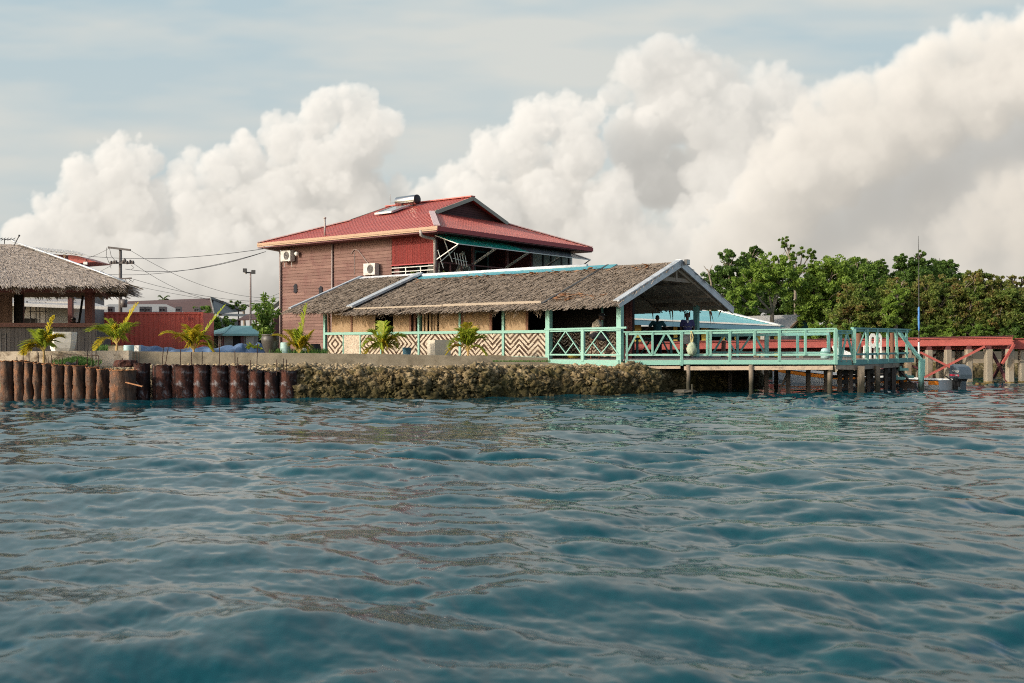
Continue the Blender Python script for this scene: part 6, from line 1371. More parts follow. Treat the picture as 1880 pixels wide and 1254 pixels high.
# ================================================================ TREES
def tree(name,label,px,Y,base,blobs,n,ls,leaf,bark='bark',group=None,trunk=.16,limbs=True,gap=.35,seed=0,lean=0,aspect=.5):
    """blobs: (px,py,radius_px,depth offset) foliage masses in the crown; every mass is filled with leaf clumps, every clump with single leaves"""
    rr=np.random.default_rng(seed+500); x0=xat(px,Y); t=thing(name,label,'tree' if name!='bush' else 'bush',(x0,Y,base),0,group)
    V=[];cent=[]
    tot=sum(b[2]**2 for b in blobs)
    for (bx,by,br,dz) in blobs:
        Yb=Y+dz; c=np.array([xat(bx,Yb)-x0,dz,zat(by,Yb)-base]); r=br/F*Yb; cent.append((c,r))
        nl=int(n*3.3*br**2/tot); nc=max(6,int(nl/95))
        u=rr.normal(size=(nc,3)); u/=np.linalg.norm(u,axis=1,keepdims=True); rad_=r*rr.uniform(.25,1.0,nc)**.5*rr.uniform(.66,1.24,nc); cc=c+u*rad_[:,None]*np.array([1,1,.88])
        per=max(6,nl//nc); k=rr.normal(size=(nc,per,3)); k/=np.linalg.norm(k,axis=2,keepdims=True); cr=r*rr.uniform(.13,.30,nc)
        P=cc[:,None,:]+k*(rr.uniform(.15,1,(nc,per,1))**.6)*cr[:,None,None]*np.array([1,1,.7])
        V.append(P.reshape(-1,3))
    P=np.concatenate(V); N=len(P)
    d=rr.normal(size=(N,3)); d[:,2]-=.25; d/=np.linalg.norm(d,axis=1,keepdims=True); s=np.cross(d,rr.normal(size=(N,3))); s/=np.linalg.norm(s,axis=1,keepdims=True)
    L_=ls*.52*rr.uniform(.6,1.25,(N,1)); q=np.stack([P-d*L_*.5,P+s*L_*aspect*.5,P+d*L_*.5,P-s*L_*aspect*.5],1).reshape(-1,3)
    np_mesh('crown',q,np.arange(4*N).reshape(-1,4),rr.random(N),M[leaf],t)
    m=MB(); top=max(c[2] for c,r in cent); main=np.mean([c for c,r in cent],0); fork=np.array([lean*.6,0,max(.5,min(c[2]-r*.6 for c,r in cent))])
    m.tube([(0,0,-.3),tuple(fork*.5+np.array([R.uniform(-.1,.1),0,0])),tuple(fork)],[trunk*1.25,trunk,trunk*.85],8)
    for c,r in cent:
        mid=fork*.5+c*.5+np.array([R.uniform(-.2,.2),R.uniform(-.2,.2),-.1*r]); m.tube([tuple(fork),tuple(mid),tuple(c+np.array([0,0,r*.2]))],[trunk*.7,trunk*.42,trunk*.16],6)
        for _ in range(4 if limbs else 1):
            u=rr.normal(size=3); u[2]=abs(u[2])*.8; u/=np.linalg.norm(u); m.tube([tuple(c*.6+mid*.4),tuple(c+u*r*.5),tuple(c+u*r*.95)],[trunk*.3,trunk*.18,trunk*.05],5)
    m.build('trunk',M[bark],t,True)
    return t
G='trees behind the wharf'
tree('tree','dark feathery tree at the left end of the grove, beside the pavilion roof',1345,58,1.0,[(1345,500,34,0),(1320,520,28,.6),(1375,490,30,.5),(1385,465,18,.3),(1340,475,20,-.3),(1360,540,38,-.4),(1318,555,26,-.5)],9000,.30,'leaf_dark','bark',G,seed=1)
tree('broadleaf_tree','bright green broad tree whose pale forked trunk shows above the grey shed',1418,55,1.0,[(1405,500,38,-.5),(1440,515,34,-.5),(1375,520,30,-.6),(1365,550,30,-.8),(1430,480,24,-.2),(1345,560,22,-1)],7500,.32,'leaf_bright','bark',G,trunk=.125,seed=2)
tree('slender_tree','tall slender tree with sparse tufted branches rising above the grove',1460,62,1.0,[(1441,440,10,0),(1448,452,9,0),(1436,449,8,0),(1458,468,13,0),(1474,462,13,.2),(1486,470,12,.2),(1495,479,8,.2),(1448,486,12,0),(1466,492,14,0),(1480,500,12,0)],1900,.34,'leaf_mid','bark',G,trunk=.10,limbs=False,seed=3)
tree('broadleaf_tree','light green tree right of the slender tree, round-topped',1520,56,1.0,[(1520,510,40,0),(1500,500,24,0),(1490,530,34,-.5),(1545,500,32,.3),(1510,555,42,-.6),(1480,570,30,-.8),(1555,530,34,0)],9500,.33,'leaf_bright','bark',G,seed=4)
tree('broadleaf_tree','mid-green tree with ragged top between the light green tree and the dark spire',1585,60,1.0,[(1580,505,36,0),(1568,492,20,0),(1600,495,26,.4),(1590,535,42,-.4)],6500,.32,'leaf_mid','bark',G,seed=5)
tree('conical_tree','narrow dark spire-shaped tree in the middle of the grove',1622,63,1.0,[(1620,482,9,0),(1621,496,14,0),(1622,514,20,0),(1624,538,26,0)],3600,.30,'leaf_dark','bark_dark',G,seed=6)
tree('dark_tree','tallest dark leafy tree with knobbly top right of the spire',1670,60,1.0,[(1652,484,17,0),(1650,476,12,0),(1684,476,15,0),(1690,468,9,0),(1668,500,32,0),(1692,505,30,.3),(1665,535,40,-.4),(1700,530,36,0)],8500,.34,'leaf_dark','bark_dark',G,seed=7)
tree('dark_tree','dark spreading tree with pointed sprigs behind the mast',1735,62,1.0,[(1725,498,26,0),(1742,492,16,0),(1748,503,20,.2),(1712,512,26,0),(1735,525,34,-.3),(1765,520,22,0)],6800,.32,'leaf_dark','bark_dark',G,seed=8)
G2='rusty leaved trees along the shore'
tree('rusty_tree','rusty brown tinged tree behind the landing corner, left of the mast',1575,50,1.0,[(1560,545,30,0),(1580,570,36,-.3),(1545,580,28,-.3),(1600,590,34,-.4),(1555,600,26,-.5)],7500,.27,'leaf_rusty','bark',G2,seed=9)
tree('rusty_tree','green and rust mottled tree just left of the mast',1650,50.5,1.0,[(1640,540,30,0),(1660,560,34,-.3),(1625,575,32,-.3),(1670,590,32,-.4),(1640,600,28,-.5),(1650,525,18,0)],8200,.27,'leaf_rusty','bark',G2,seed=10)
tree('bright_tree','fresh green young tree standing in front of the rusty trees left of the mast',1643,48.9,1.0,[(1640,560,22,0),(1650,540,16,.2),(1632,585,20,-.2)],2800,.27,'leaf_bright','bark',G2,seed=16)
tree('rusty_tree','rusty tree directly right of the mast',1718,50,1.0,[(1705,530,30,0),(1725,555,34,-.3),(1700,580,32,-.3),(1735,590,32,-.4),(1712,605,26,-.5)],8000,.27,'leaf_olive','bark',G2,seed=11)
tree('rusty_tree','wide rust and green tree above the big wharf piles',1785,50,1.0,[(1765,535,32,0),(1795,530,32,0),(1780,560,38,-.3),(1755,590,30,-.4),(1805,585,34,-.4),(1785,608,26,-.6),(1790,512,20,.3)],9000,.27,'leaf_rusty','bark',G2,seed=12)
tree('rusty_tree','olive brown tree near the right edge above the wharf end',1845,50,1.0,[(1825,545,32,0),(1850,550,34,-.3),(1830,590,34,-.4),(1865,590,32,-.4),(1830,520,20,.2)],8200,.27,'leaf_olive','bark',G2,seed=13)
tree('sparse_tree','sparse brown-twigged tree at the far right edge against the sky',1868,53,1.0,[(1858,512,12,0),(1868,525,14,0),(1880,515,12,0),(1850,530,12,0),(1890,545,22,0),(1905,520,24,0)],2300,.26,'leaf_rusty','bark_dark',G2,limbs=True,seed=14)
tree('rusty_tree','dense olive tree filling the right edge behind the last wharf pile',1915,51,1.0,[(1900,560,36,0),(1930,540,40,0),(1905,595,34,-.4),(1950,580,40,0)],6000,.27,'leaf_olive','bark',G2,seed=15)
tree('rusty_tree','rust and green tree standing beyond the right edge of the view',2010,50,1.0,[(1990,545,38,0),(2030,550,40,0),(2010,590,40,-.4),(2060,580,40,0)],5000,.27,'leaf_rusty','bark',G2,seed=19)
tree('dark_tree','deep green tree filling in behind the grove above the restaurant roof',1470,66,1.0,[(1460,545,44,0),(1500,550,44,0),(1420,555,44,0),(1550,560,44,0),(1380,560,40,0)],7000,.40,'leaf_dark','bark_dark',G,seed=17)
tree('dark_tree','deep green tree filling in behind the rusty trees by the mast',1690,66,1.0,[(1620,560,44,0),(1670,560,44,0),(1720,555,44,0),(1770,550,42,0),(1820,550,40,0),(1870,560,40,0)],8000,.40,'leaf_dark','bark_dark',G,seed=18)
for i,(px,w_,lf,lb) in enumerate(((1500,40,'leaf_bright','bright low bush behind the rear railing, left of the peeled post'),(1565,40,'leaf_mid','mid-green low bush behind the landing corner'),(1625,36,'leaf_dark','dark low bush behind the white chair'),(1680,34,'leaf_mid','mid-green low bush at the foot of the mast'),(1738,34,'leaf_bright','bright green bush above the wharf girder right of the mast'),(1795,36,'leaf_mid','mid-green bush above the wharf, over the outboard engine'),(1850,34,'leaf_dark','dark bush above the wharf girder joint'),(1900,34,'leaf_dark','dark bush at the right edge above the wharf'))):
    tree('bush',lb,px,49.2-.2*(i%2),1.0,[(px,606,20,0),(px-w_*.45,612,16,0),(px+w_*.45,610,17,0),(px+3,622,20,-.3)],2600,.24,lf,'bark_dark','low bushes on the wharf shore',trunk=.05,seed=30+i)
m=MB(); q=at(1304,545,57); m.tube([at(1304,600,57),at(1306,520,57),at(1299,494,57)],[.09,.06,.03],6); m.tube([at(1305,505,57),at(1292,488,57)],[.03,.015],5); m.tube([at(1302,500,57),at(1308,486,57)],[.03,.015],5); tag(m.build('dead_tree',M['bark']),'bare dead branch tree beside the pavilion roof edge','tree')

V=[];rn=[];rr=np.random.default_rng(77)
for i in range(9000):
    px=rr.uniform(1290,1930); Y=rr.uniform(52.5,55) if px>1530 else rr.uniform(61,63); zt=1.0+rr.random()**.8*(1.3+.5*math.sin(px*.05)+.3*math.sin(px*.13)); p=np.array([xat(px,Y),Y,zt]); d=rr.normal(size=3); d/=np.linalg.norm(d); q=np.cross(d,rr.normal(size=3)); q/=np.linalg.norm(q); l_=rr.uniform(.18,.36)
    V+=[p-d*l_,p+q*l_*.5,p+d*l_,p-q*l_*.5]; rn.append(rr.random())
kind(np_mesh('undergrowth',V,np.arange(len(V)).reshape(-1,4),rn,M['leaf_dark']),'stuff')

# ================================================================ COCONUT SEEDLINGS
def frond(m,lm,b,d,up,ln,droop,nl,ll,w_):
    pts=[];b=Vector(b);d=Vector(d).normalized()
    for k in range(9):
        f=k/8; pts.append(b+d*ln*f+Vector((0,0,-droop*ln*f*f)))
    m.tube(pts,[.013*(1-.8*k/8)+.002 for k in range(9)],5)
    for k in range(nl):
        f=.18+.82*k/(nl-1); i=min(int(f*8),7); p=pts[i].lerp(pts[i+1],f*8-i); t=(pts[i+1]-pts[i]).normalized(); sd=t.cross(Vector((0,0,1)))
        sd=sd.normalized() if sd.length>.05 else Vector((1,0,0)); nu=sd.cross(t)
        l_=ll*(math.sin(PI*min(1,f*.85+.12))**.7)*R.uniform(.85,1.1)
        for s_ in (-1,1):
            dv=(t*.75+sd*s_*.8+nu*R.uniform(.05,.35)).normalized(); wv=(t-dv*t.dot(dv)).normalized()*w_*.5; e=p+dv*l_+Vector((0,0,-.22*l_)); mm=p+dv*l_*.5+Vector((0,0,.02*l_))
            lm.add([p-wv*.5,p+wv*.5,mm+wv,e,mm-wv],[(0,1,2),(0,2,4),(2,3,4)])
def palm(label,px,py,Y,fr,stem=.25,mix=.5,sc_=1.22,base=None,stemr=.035):
    b=at(px,py,Y); t=thing('coconut_seedling',label,'palm',b,0,'young coconut palms along the kerb'); m=MB(); m.tube([(0,0,-.15),(.01,0,stem*.5),(0,0,stem)],[stemr*1.2,stemr,stemr*.6],7); m.build('stem',M['palm_stem'],t)
    fr=list(fr)+[(R.uniform(-1.5,1.5),R.uniform(.9,1.4),q[2]*R.uniform(.65,.95),R.uniform(.4,.9),q[4],q[5]) for q in fr[:4]]
    for (ax,az,ln,dr,ye,ll) in fr:
        m=MB(); lm=MB(); d=(math.sin(ax)*math.cos(az),R.uniform(-.35,.35)*math.cos(az),math.sin(az)); frond(m,lm,(0,0,stem*.6),d,None,ln*sc_*1.12,dr,34,ll*sc_*1.25,.024*sc_+.010)
        lf=lm.build('frond',M['palm_yellow' if ye else 'palm_green'],t); m.build('midrib',M['rachis'],lf)
    return t
S1,S_=1,-1
palm('small yellow-green palm standing alone before the thatched bar kerb',80,662,28.2,[(-1.2,1.0,.75,.75,0,.30),(1.0,1.05,.85,.55,1,.30),(-.8,1.25,.80,.50,0,.32),(.9,1.3,.95,.2,1,.25),(-1.4,.8,.65,.8,1,.26),(.5,1.4,.75,.5,0,.3)],.42,stemr=.03)
palm('broad green and yellow palm in the concrete trough beside the bar',214,636,33.5,[(-1.5,.95,1.25,.55,0,.36),(-1.4,1.1,.95,.45,0,.42),(1.3,1.20,1.35,.18,1,.40),(1.1,1.0,1.0,.35,0,.38),(-.9,1.3,1.0,.4,0,.36),(-1.5,.85,.95,.9,1,.25)],.12)
palm('yellow palm with drooping fronds before the red container',355,650,33.0,[(-1.5,1.0,1.35,.55,1,.34),(1.5,1.05,1.45,.10,0,.32),(-1.3,1.15,1.0,.6,1,.36),(1.2,1.2,1.0,.75,1,.36),(.7,1.3,.95,.65,1,.38),(-.6,1.35,.95,.6,0,.36),(1.4,.95,.85,.95,1,.3)],.2)
palm('spindly yellow palm with few fronds before the purple boarded wall',549,654,33.0,[(-1.5,1.0,1.15,.45,1,.32),(1.2,1.42,1.35,.10,0,.36),(-1.1,1.2,.95,.35,1,.34),(1.35,1.05,.75,.1,1,.22),(-.4,1.4,.95,.4,0,.3)],.12,stemr=.025)
palm('green palm with one yellow frond before the nested diamond panel',702,656,32.8,[(-1.5,1.1,.95,.75,0,.36),(1.5,1.05,1.05,.55,0,.38),(1.3,1.15,.80,.60,1,.36),(-1.2,1.25,1.0,.5,0,.36),(.3,1.45,1.05,.35,0,.36),(-1.4,.9,.75,1.0,1,.28),(1.0,1.3,1.0,.45,0,.36)],.35)
palm('green palm before the zigzag panel, right of the cream box',859,657,32.6,[(-1.5,1.1,.95,.75,0,.36),(1.5,1.15,.95,.6,0,.36),(-1.1,1.3,.95,.45,0,.36),(1.1,1.3,.95,.45,0,.34),(.2,1.45,.95,.3,1,.32),(-1.5,.85,.8,.85,1,.26),(1.5,.9,.7,.9,0,.26)],.35)

# ================================================================ POTS, TUBS, TARPS ALONG THE KERB
def pot(name,label,cat,px,py,Y,prof,mat,sx=1,sy=1,rot=0,n=20,smooth=True,soil=True):
    b=at(px,py,Y); b.z=min(b.z,1.1) if py>640 else b.z; t=thing(name,label,cat,b,rot); m=MB(); m.lathe(prof,n,sx=sx,sy=sy,cap=False); m.build('shell',M[mat],t,smooth)
    if soil: m=MB(); z=prof[-1][1]-.03; q=prof[-1][0]*.97; m.lathe([(.0,z),(q,z)],n,sx=sx,sy=sy,cap=False); m.build('soil',M['soil'],t)
    return t
Yq=34.0; b=at(112,646,Yq); t=thing('white_planter','large whitewashed curved concrete planter before the bar counter','planter',b,.0)
m=MB(); zt=zat(603,Yq)-b.z
pr=[(0,.30),(.10,.36),(.25,.43),(.45,.475),(zt-.05,.50),(zt,.50)]; ring_=[(-.86,-.1),(-.10,-.95),(.98,-.55),(.9,.6),(.0,.95),(-.8,.55)]
vs=[(x*q*.95,y*q*.95,z-.12) for z,q in pr for x,y in ring_]; m.add(vs,[(i*6+k,i*6+(k+1)%6,(i+1)*6+(k+1)%6,(i+1)*6+k) for i in range(5) for k in range(6)]+[tuple(range(30,36))]); m.build('shell',M['planter'],t)
m=MB(); m.add([(x*.44,y*.44,zt-.118) for x,y in ring_],[tuple(range(6))]); m.build('soil',M['soil'],t)
b=at(806,656,34.0); t=thing('concrete_box','cream square concrete box in front of the woven chevron wall','box planter',b,.52); m=MB(); w_=.30; zt=zat(624,34.0)-b.z
m.box(-w_,w_,-w_,w_,0,zt-.01); m.build('shell',M['planter_box'],t); m=MB(); m.box(-w_+.05,w_-.05,-w_+.05,w_-.05,zt-.01,zt); m.build('inner_rim',M['concrete'],t)
pot('urn','large dark glazed urn with flared rim by the corner of the boarded wall','urn',496,651,33.4,[(.12,0),(.16,.10),(.24,.30),(.295,.50),(.30,.60),(.26,.665),(.25,.68),(.285,.70),(.285,.73),(.25,.735)],'urn',n=26)
pot('blue_bucket','small dusty blue bucket before the woven wall, left of the cream box','bucket',747,656,33.6,[(.12,0),(.15,.30),(.16,.31),(.16,.33),(.14,.33)],'blue')
pot('aqua_drum','pale aqua plastic drum right of the dark urn','plastic drum',524,656,33.2,[(.15,0),(.165,.05),(.165,.47),(.15,.50),(.13,.50)],'ltblue')
pot('aqua_drum','pale aqua plastic drum beside the concrete trough with the broad palm','plastic drum',236.5,648,33.0,[(.15,0),(.165,.04),(.165,.34),(.15,.37),(.13,.37)],'ltblue')
pot('black_pot','small black pot at the foot of the boarded wall beside the thatched hall','pot',579,655,35.6,[(.13,0),(.19,.12),(.21,.28),(.17,.42),(.18,.46)],'black')
pot('white_pot','small white pot behind the spindly palm','pot',561.5,652,35.0,[(.09,0),(.12,.15),(.11,.30),(.12,.33)],'offwhite')
b=at(217,648,33.9); t=thing('concrete_trough','grey concrete trough holding the broad palm beside the bar','trough',b); m=MB(); m.box(-.26,.30,-.2,.2,0,zat(635,33.9)-b.z); m.build('shell',M['concrete'],t); m=MB(); m.box(-.22,.26,-.16,.16,zat(635,33.9)-b.z,zat(635,33.9)-b.z+.01); m.build('soil',M['soil'],t)
b=at(250.5,648,33.6); t=thing('white_block','small white block behind the kerb, next to the aqua drum','block',b); m=MB(); m.box(-.11,.11,-.1,.1,0,zat(634,33.6)-b.z); m.build('block_body',M['white'],t); m=MB(); m.box(-.115,.115,-.105,.105,.02,.05); m.build('base_strip',M['offwhite'],t)
# shrub in / behind the urn
def shrub(name,label,px,py,Y,n,rx,rz,ll,leaf,zoff=.0,seed=0,nst=9):
    b=at(px,py,Y); t=thing(name,label,'shrub',b); rr=np.random.default_rng(seed); m=MB(); lm=MB()
    for k in range(nst):
        a=rr.uniform(0,6.28); e=rr.uniform(.7,1.45); l_=rz*rr.uniform(.5,1); d=Vector((math.cos(a)*math.cos(e)*rx/rz*1.3,math.sin(a)*math.cos(e)*.7,math.sin(e))); pts=[Vector((0,0,zoff))+d*l_*f+Vector((0,0,-.25*l_*f*f)) for f in np.linspace(0,1,6)]; m.tube(pts,[.014*(1-f*.8) for f in np.linspace(0,1,6)],5)
        for j in range(n//nst):
            f=rr.uniform(.2,1); i=min(int(f*5),4); p=pts[i].lerp(pts[i+1],f*5-i); dv=Vector(rr.normal(size=3)); dv.z-=.4; dv.normalize(); s_=dv.cross(Vector(rr.normal(size=3))).normalized(); q=ll*rr.uniform(.6,1.2); lm.add([p,p+dv*q*.5+s_*q*.22,p+dv*q,p+dv*q*.5-s_*q*.22],[(0,1,2,3)])
    m.build('stem',M['bark_dark'],t); lm.build('foliage',M[leaf],t); return t
shrub('leafy_shrub','tall leafy shrub growing behind the dark urn, with a few long fronds',487,628,34.6,1500,.55,2.5,.17,'leaf_mid',-.1,1,16)
shrub('leafy_shrub','fresh green plant growing out of the dark urn',488,616,33.4,160,.22,.42,.14,'leaf_bright',.0,2,7)
shrub('leafy_shrub','small yellow-green croton between the blue tarpaulin and the urn',464,642,34.0,220,.30,.5,.15,'palm_green',-.1,3,8)
# tarpaulin heap
xs=np.linspace(0,1,90); ys=np.linspace(0,1,26); tp=[]; rr=np.random.default_rng(8); ph=rr.uniform(0,6.28,12)
TA=at(160,648,35.0); 
for j,v in enumerate(ys):
    for i,u in enumerate(xs):
        px=185+u*302; top=np.interp(px,[185,240,262,285,320,350,400,415,440,452,458,470,480,487],[645,642,633,637,641,639,638,638,632,629,640,632,636,646]); Yv=33.6+1.6*v
        h=max(zat(top,34.4)-1.08,.02); bell=math.sin(PI*v)**.7; z=1.08+h*bell*(1+.09*math.sin(u*60+ph[0]+v*9)+.10*math.sin(u*31+ph[1]-v*7)+.07*math.sin(v*17+u*25))
        tp.append((xat(px,34.4)+.05*math.sin(v*9+u*30),Yv+.08*math.sin(u*50),z))
Q=[(j*90+i,j*90+i+1,(j+1)*90+i+1,(j+1)*90+i) for j in range(25) for i in range(89)]
tag(np_mesh('tarpaulin',tp,Q,rr.random(len(Q)),M['tarp'],smooth=False),'crumpled blue tarpaulin spread along behind the kerb','tarpaulin')
# grass
def tufts(name,n,reg,h0,h1,w_):
    V=[];rn=[]
    for i in range(n):
        x,y,z=reg(); a=R.uniform(0,6.28); l_=R.uniform(h0,h1); dx,dy=math.cos(a)*w_,math.sin(a)*w_; lx,ly=R.uniform(-.5,.5)*l_,R.uniform(-.5,.5)*l_
        V+=[(x-dx,y-dy,z),(x+dx,y+dy,z),(x+lx+dx*.2,y+ly+dy*.2,z+l_),(x+lx-dx*.2,y+ly-dy*.2,z+l_)]; rn.append(R.random())
    return kind(np_mesh(name,V,np.arange(4*n).reshape(-1,4),rn,M['grass']),'stuff')
def gr1():
    px=R.gauss(140,17); px=min(max(px,95),186); Y=R.uniform(27.75,28.4); return (xat(px,Y),Y,np.interp(Y,[27.7,28.4],[.88,1.0])+.10*math.exp(-((px-143)/22)**2)*(Y-27.7))
tufts('grass',2200,gr1,.05,.13,.012)
def gr2(): px=R.uniform(174,206); Y=R.uniform(36,38); return (xat(px,Y),Y,1.08)
tufts('grass',900,gr2,.15,.42,.02)
def gr3(): px=R.choice([R.uniform(492,600),R.uniform(505,520),R.uniform(530,600)]); Y=R.uniform(32.6,36); return (xat(px,Y),Y,1.08)
tufts('grass',1800,gr3,.08,.30,.016)
def gr4(): px=R.uniform(905,1010); Y=R.uniform(31.2,31.6); return (xat(px,30.9),30.9+R.uniform(-.5,.1),.96)
tufts('grass',500,gr4,.02,.07,.01)

# ================================================================ THATCHED BAR
bar=thing('thatched_bar','open thatched bar with grey board counter at the left edge','bar hut',(-18.0,40.5,1.1))
cl,cr_=Vector((-26,40.3,0)),Vector((xat(177,41.6),41.6,0)); cd_=(cr_-cl).normalized(); cn=Vector((-cd_.y,cd_.x,0)); n=int((cr_-cl).length/.145); m=MB()
for k in range(n):
    a=cl+cd_*k*.145; b=cl+cd_*(k*.145+.132); o_=cn*R.uniform(-.008,.008); m.prism([P3(a+o_,.95),P3(b+o_,.95),P3(b+o_,2.22+R.uniform(-.01,.01)),P3(a+o_,2.22)],cn*.03)
ctr=m.build('board_front',M['hut_wood'],bar,world=True)
m=MB(); m.bar(P3(cl-cn*.05,2.25),P3(cr_-cn*.05+cd_*.05,2.25),.30,.07); m.bar(P3(cl-cn*.10,2.335),P3(cr_-cn*.10+cd_*.05,2.335),.16,.085); m.build('counter_top',M['counter'],bar,world=True)
m=MB(); a=cr_; b=cr_+cn*2.4; 
for k in range(16): q=a.lerp(b,k/16); q2=a.lerp(b,(k+.9)/16); m.prism([P3(q,.95),P3(q2,.95),P3(q2,2.21),P3(q,2.21)],(-.03,0,0))
m.build('board_side',M['hut_wood'],bar,world=True)
for px,Y,w_ in ((162,41.85,.30),(35,44.5,.24),(128,47.5,.2)):
    m=MB(); x=xat(px,Y); m.box(x-w_/2,x+w_/2,Y,Y+w_,1.0,3.95); m.build('post',M['hut_post'],bar,world=True)
m=MB()
for k in range(26): x=xat(-40,43.8)+k*.155; 
for k in range(30):
    x=xat(22,43.8)-k*.15; m.box(x-.143,x,43.8+R.uniform(-.01,.01),43.84,1.0,3.7)
m.build('board_wall',M['hut_brown'],bar,world=True)
m=MB(); x=xat(19,43.6); m.box(x,x+.32,43.9,44.1,1.0,3.7); m.build('wall_end',M['black_in'],bar,world=True)
FR=(-14.95,38.4,3.70); FLc=(-31,38.0,3.7); AP=(-21.3,42.4,5.60); APL=(-27,42.4,5.62); BR=(-17.9,46.2,3.7); BL=(-31,46.4,3.7)
thatch('thatch_slope',FLc,FR,AP,APL,30000,M['thatch_pale'],bar,ll=(.4,.9),lw=(.006,.018),lift=.045,fringe=5200,fl=(.10,.30),thick=.16,seed=71,world=True)
thatch('thatch_slope',FR,BR,AP,AP,5000,M['thatch_pale'],bar,ll=(.35,.8),lw=(.01,.026),lift=.06,fringe=1200,fl=(.1,.3),thick=.16,seed=72,world=True)
thatch('thatch_slope',BR,BL,APL,AP,1500,M['thatch_pale'],bar,ll=(.35,.8),lw=(.02,.04),lift=.06,fringe=500,fl=(.1,.3),thick=.16,seed=73,world=True)
m=MB(); a,b=Vector(FR)+Vector((0,0,.22)),Vector(AP)+Vector((0,0,.30)); m.tube([a,a.lerp(b,.3)+Vector((0,0,.03)),a.lerp(b,.65)+Vector((0,0,.02)),b],.042,8); m.build('hip_cap',M['flash'],bar,True,world=True)
m=MB(); m.bar((-30,38.95,3.62),(-16.2,39.15,3.64),.08,.2); m.bar((-16.2,39.2,3.64),(-18.5,45.5,3.64),.08,.2); m.bar((-29,41.6,3.78),(-17.2,41.6,3.78),.12,.22); m.build('eave_beam',M['maroon'],bar,world=True)
m=MB(); m.prism([Vector(FLc)+Vector((.3,.3,-.02)),Vector(FR)+Vector((-.3,.3,-.02)),Vector(AP)+Vector((0,0,-.25)),Vector(APL)+Vector((0,0,-.25))],(0,0,-.02)); m.prism([Vector(BR)+Vector((-.3,-.3,0)),Vector(BL),Vector(APL)+Vector((0,0,-.25)),Vector(AP)+Vector((0,0,-.25))],(0,0,-.02)); m.build('lining',M['hut_brown'],bar,world=True)
m=MB(); m.bar((xat(145,42.5),42.5,2.4),(xat(152,43.5),43.5,3.6),.08,.08); m.build('brace',M['black_in'],bar,world=True)
m=MB()
for px in (1.5,11): m.tube([at(px,612,39.9),at(px,646,39.9)],.022,6)
for py in (614,621,633): m.tube([at(-3,py,39.9),at(11,py,39.9)],.016,6)
tag(m.build('metal_rack',M['darkmetal']),'thin black metal rack against the bar front at the left edge','rack')
q=at(132,598,42.9); J=dict(base,cap=1,elbl=(.15,.30,1.15),elbr=(.15,-.30,1.15),wril=(.35,.2,1.1),wrir=(.35,-.2,1.1),hea=(.06,0,1.56)); 
person('person in dark clothes and a cap standing inside the thatched bar',(q.x,q.y+.3,zat(583,43.2)-1.64),-PI/2-.5,.97,J,'darkcloth','darkcloth',legs_bare=False)
t=thing('tv_aerial','thin television aerial above the thatched bar ridge at the left edge','aerial',at(8,470,46)); m=MB(); A_=Vector(t.location); m.tube([(0,0,-.4),at(8,439,46)-A_],.018,5); m.build('mast',M['darkmetal'],t); m=MB(); m.tube([at(-15,437,46)-A_,at(28,441,46)-A_],.016,5); m.build('boom',M['darkmetal'],t); m=MB()
for px in (0,6,12,18,24): q=at(px,439,46)-A_; m.tube([q+Vector((0,-.2,-.08)),q+Vector((0,.2,.08))],.014,5)
m.build('element',M['darkmetal'],t)
m=MB(); m.tube([(0,0,0),(.22,0,.42)],.02,6); m.ell((.23,0,.44),.045,.045,.045,8,6); o=m.build('roof_spike',M['darkmetal']); o.location=at(25,452,41.6); tag(o,'small leaning metal spike on the thatched bar hip','spike')

# ================================================================ BUILDINGS ON THE LEFT
sh=thing('white_shed','pale shed with grey sheet roof seen through the open bar','shed',(xat(100,56),56,.8))
m=MB(); m.box(xat(-60,56),xat(126,56),56,57.4,.4,3.9); m.build('wall',M['wall_pale'],sh,world=True)
m=MB(); a=[at(-80,552,54.5),at(198,563,54.5),at(150,549,60.5),at(-60,546,60.5)]; m.prism(a,(0,0,-.07)); m.bar(a[0]+Vector((0,-.03,-.1)),a[1]+Vector((0,-.03,-.1)),.05,.14); m.build('roof',M['grey_roof'],sh,world=True)
m=MB(); m.box(xat(42,55.9),xat(65,55.9),55.9,55.99,.4,2.95); m.build('door',M['black_in'],sh,world=True)
m=MB(); m.box(xat(87,55.9),xat(132,55.9),55.9,55.98,.8,3.75); m.build('wall_panel',M['wall_grey'],sh,world=True)
m=MB()
for px in (56,66,73,84): m.tube([at(px,555,55.5),at(px,596,55.5)],.028,6)
for py in (572,): m.tube([at(53,py,55.5),at(86,py,55.5)],.02,6)
m.bar(at(40,585,55.3),at(50,553,55.3),.08,.06); m.build('steel_frame',M['black'],sh,world=True)
ct=thing('shipping_container','rust red corrugated shipping container behind the palms','container',(xat(270,66),66,.9))
x0,x1=-32.6,xat(370,66); zt=zat(573,66); m=MB(); vs=[];fs=[]; x=x0; k=0; z0=.95
xs=[]
while x<x1: xs.append((x,0)); xs.append((x+.07,.05)); xs.append((x+.16,.05)); xs.append((x+.23,0)); x+=.32
for (a,da),(b,db) in zip(xs[:-1],xs[1:]): m.add([(a,66+da,z0+.15),(b,66+db,z0+.15),(b,66+db,zt-.12),(a,66+da,zt-.12)],[(0,1,2,3)],.5)
m.build('corrugated_side',M['container'],ct,world=True)
m=MB(); m.box(x0,x1+.1,66.06,68.4,z0,zt-.03); m.build('box_body',M['container'],ct,world=True)
m=MB(); m.box(x0,x1+.12,65.97,66.06,zt-.13,zt); m.box(x0,x1+.12,65.97,66.06,z0,z0+.16); m.box(x1-.02,x1+.13,65.96,66.07,z0,zt); m.build('frame',M['container'],ct,world=True)
m=MB(); 
for px,py in ((1020/3.4825+0,0),): pass
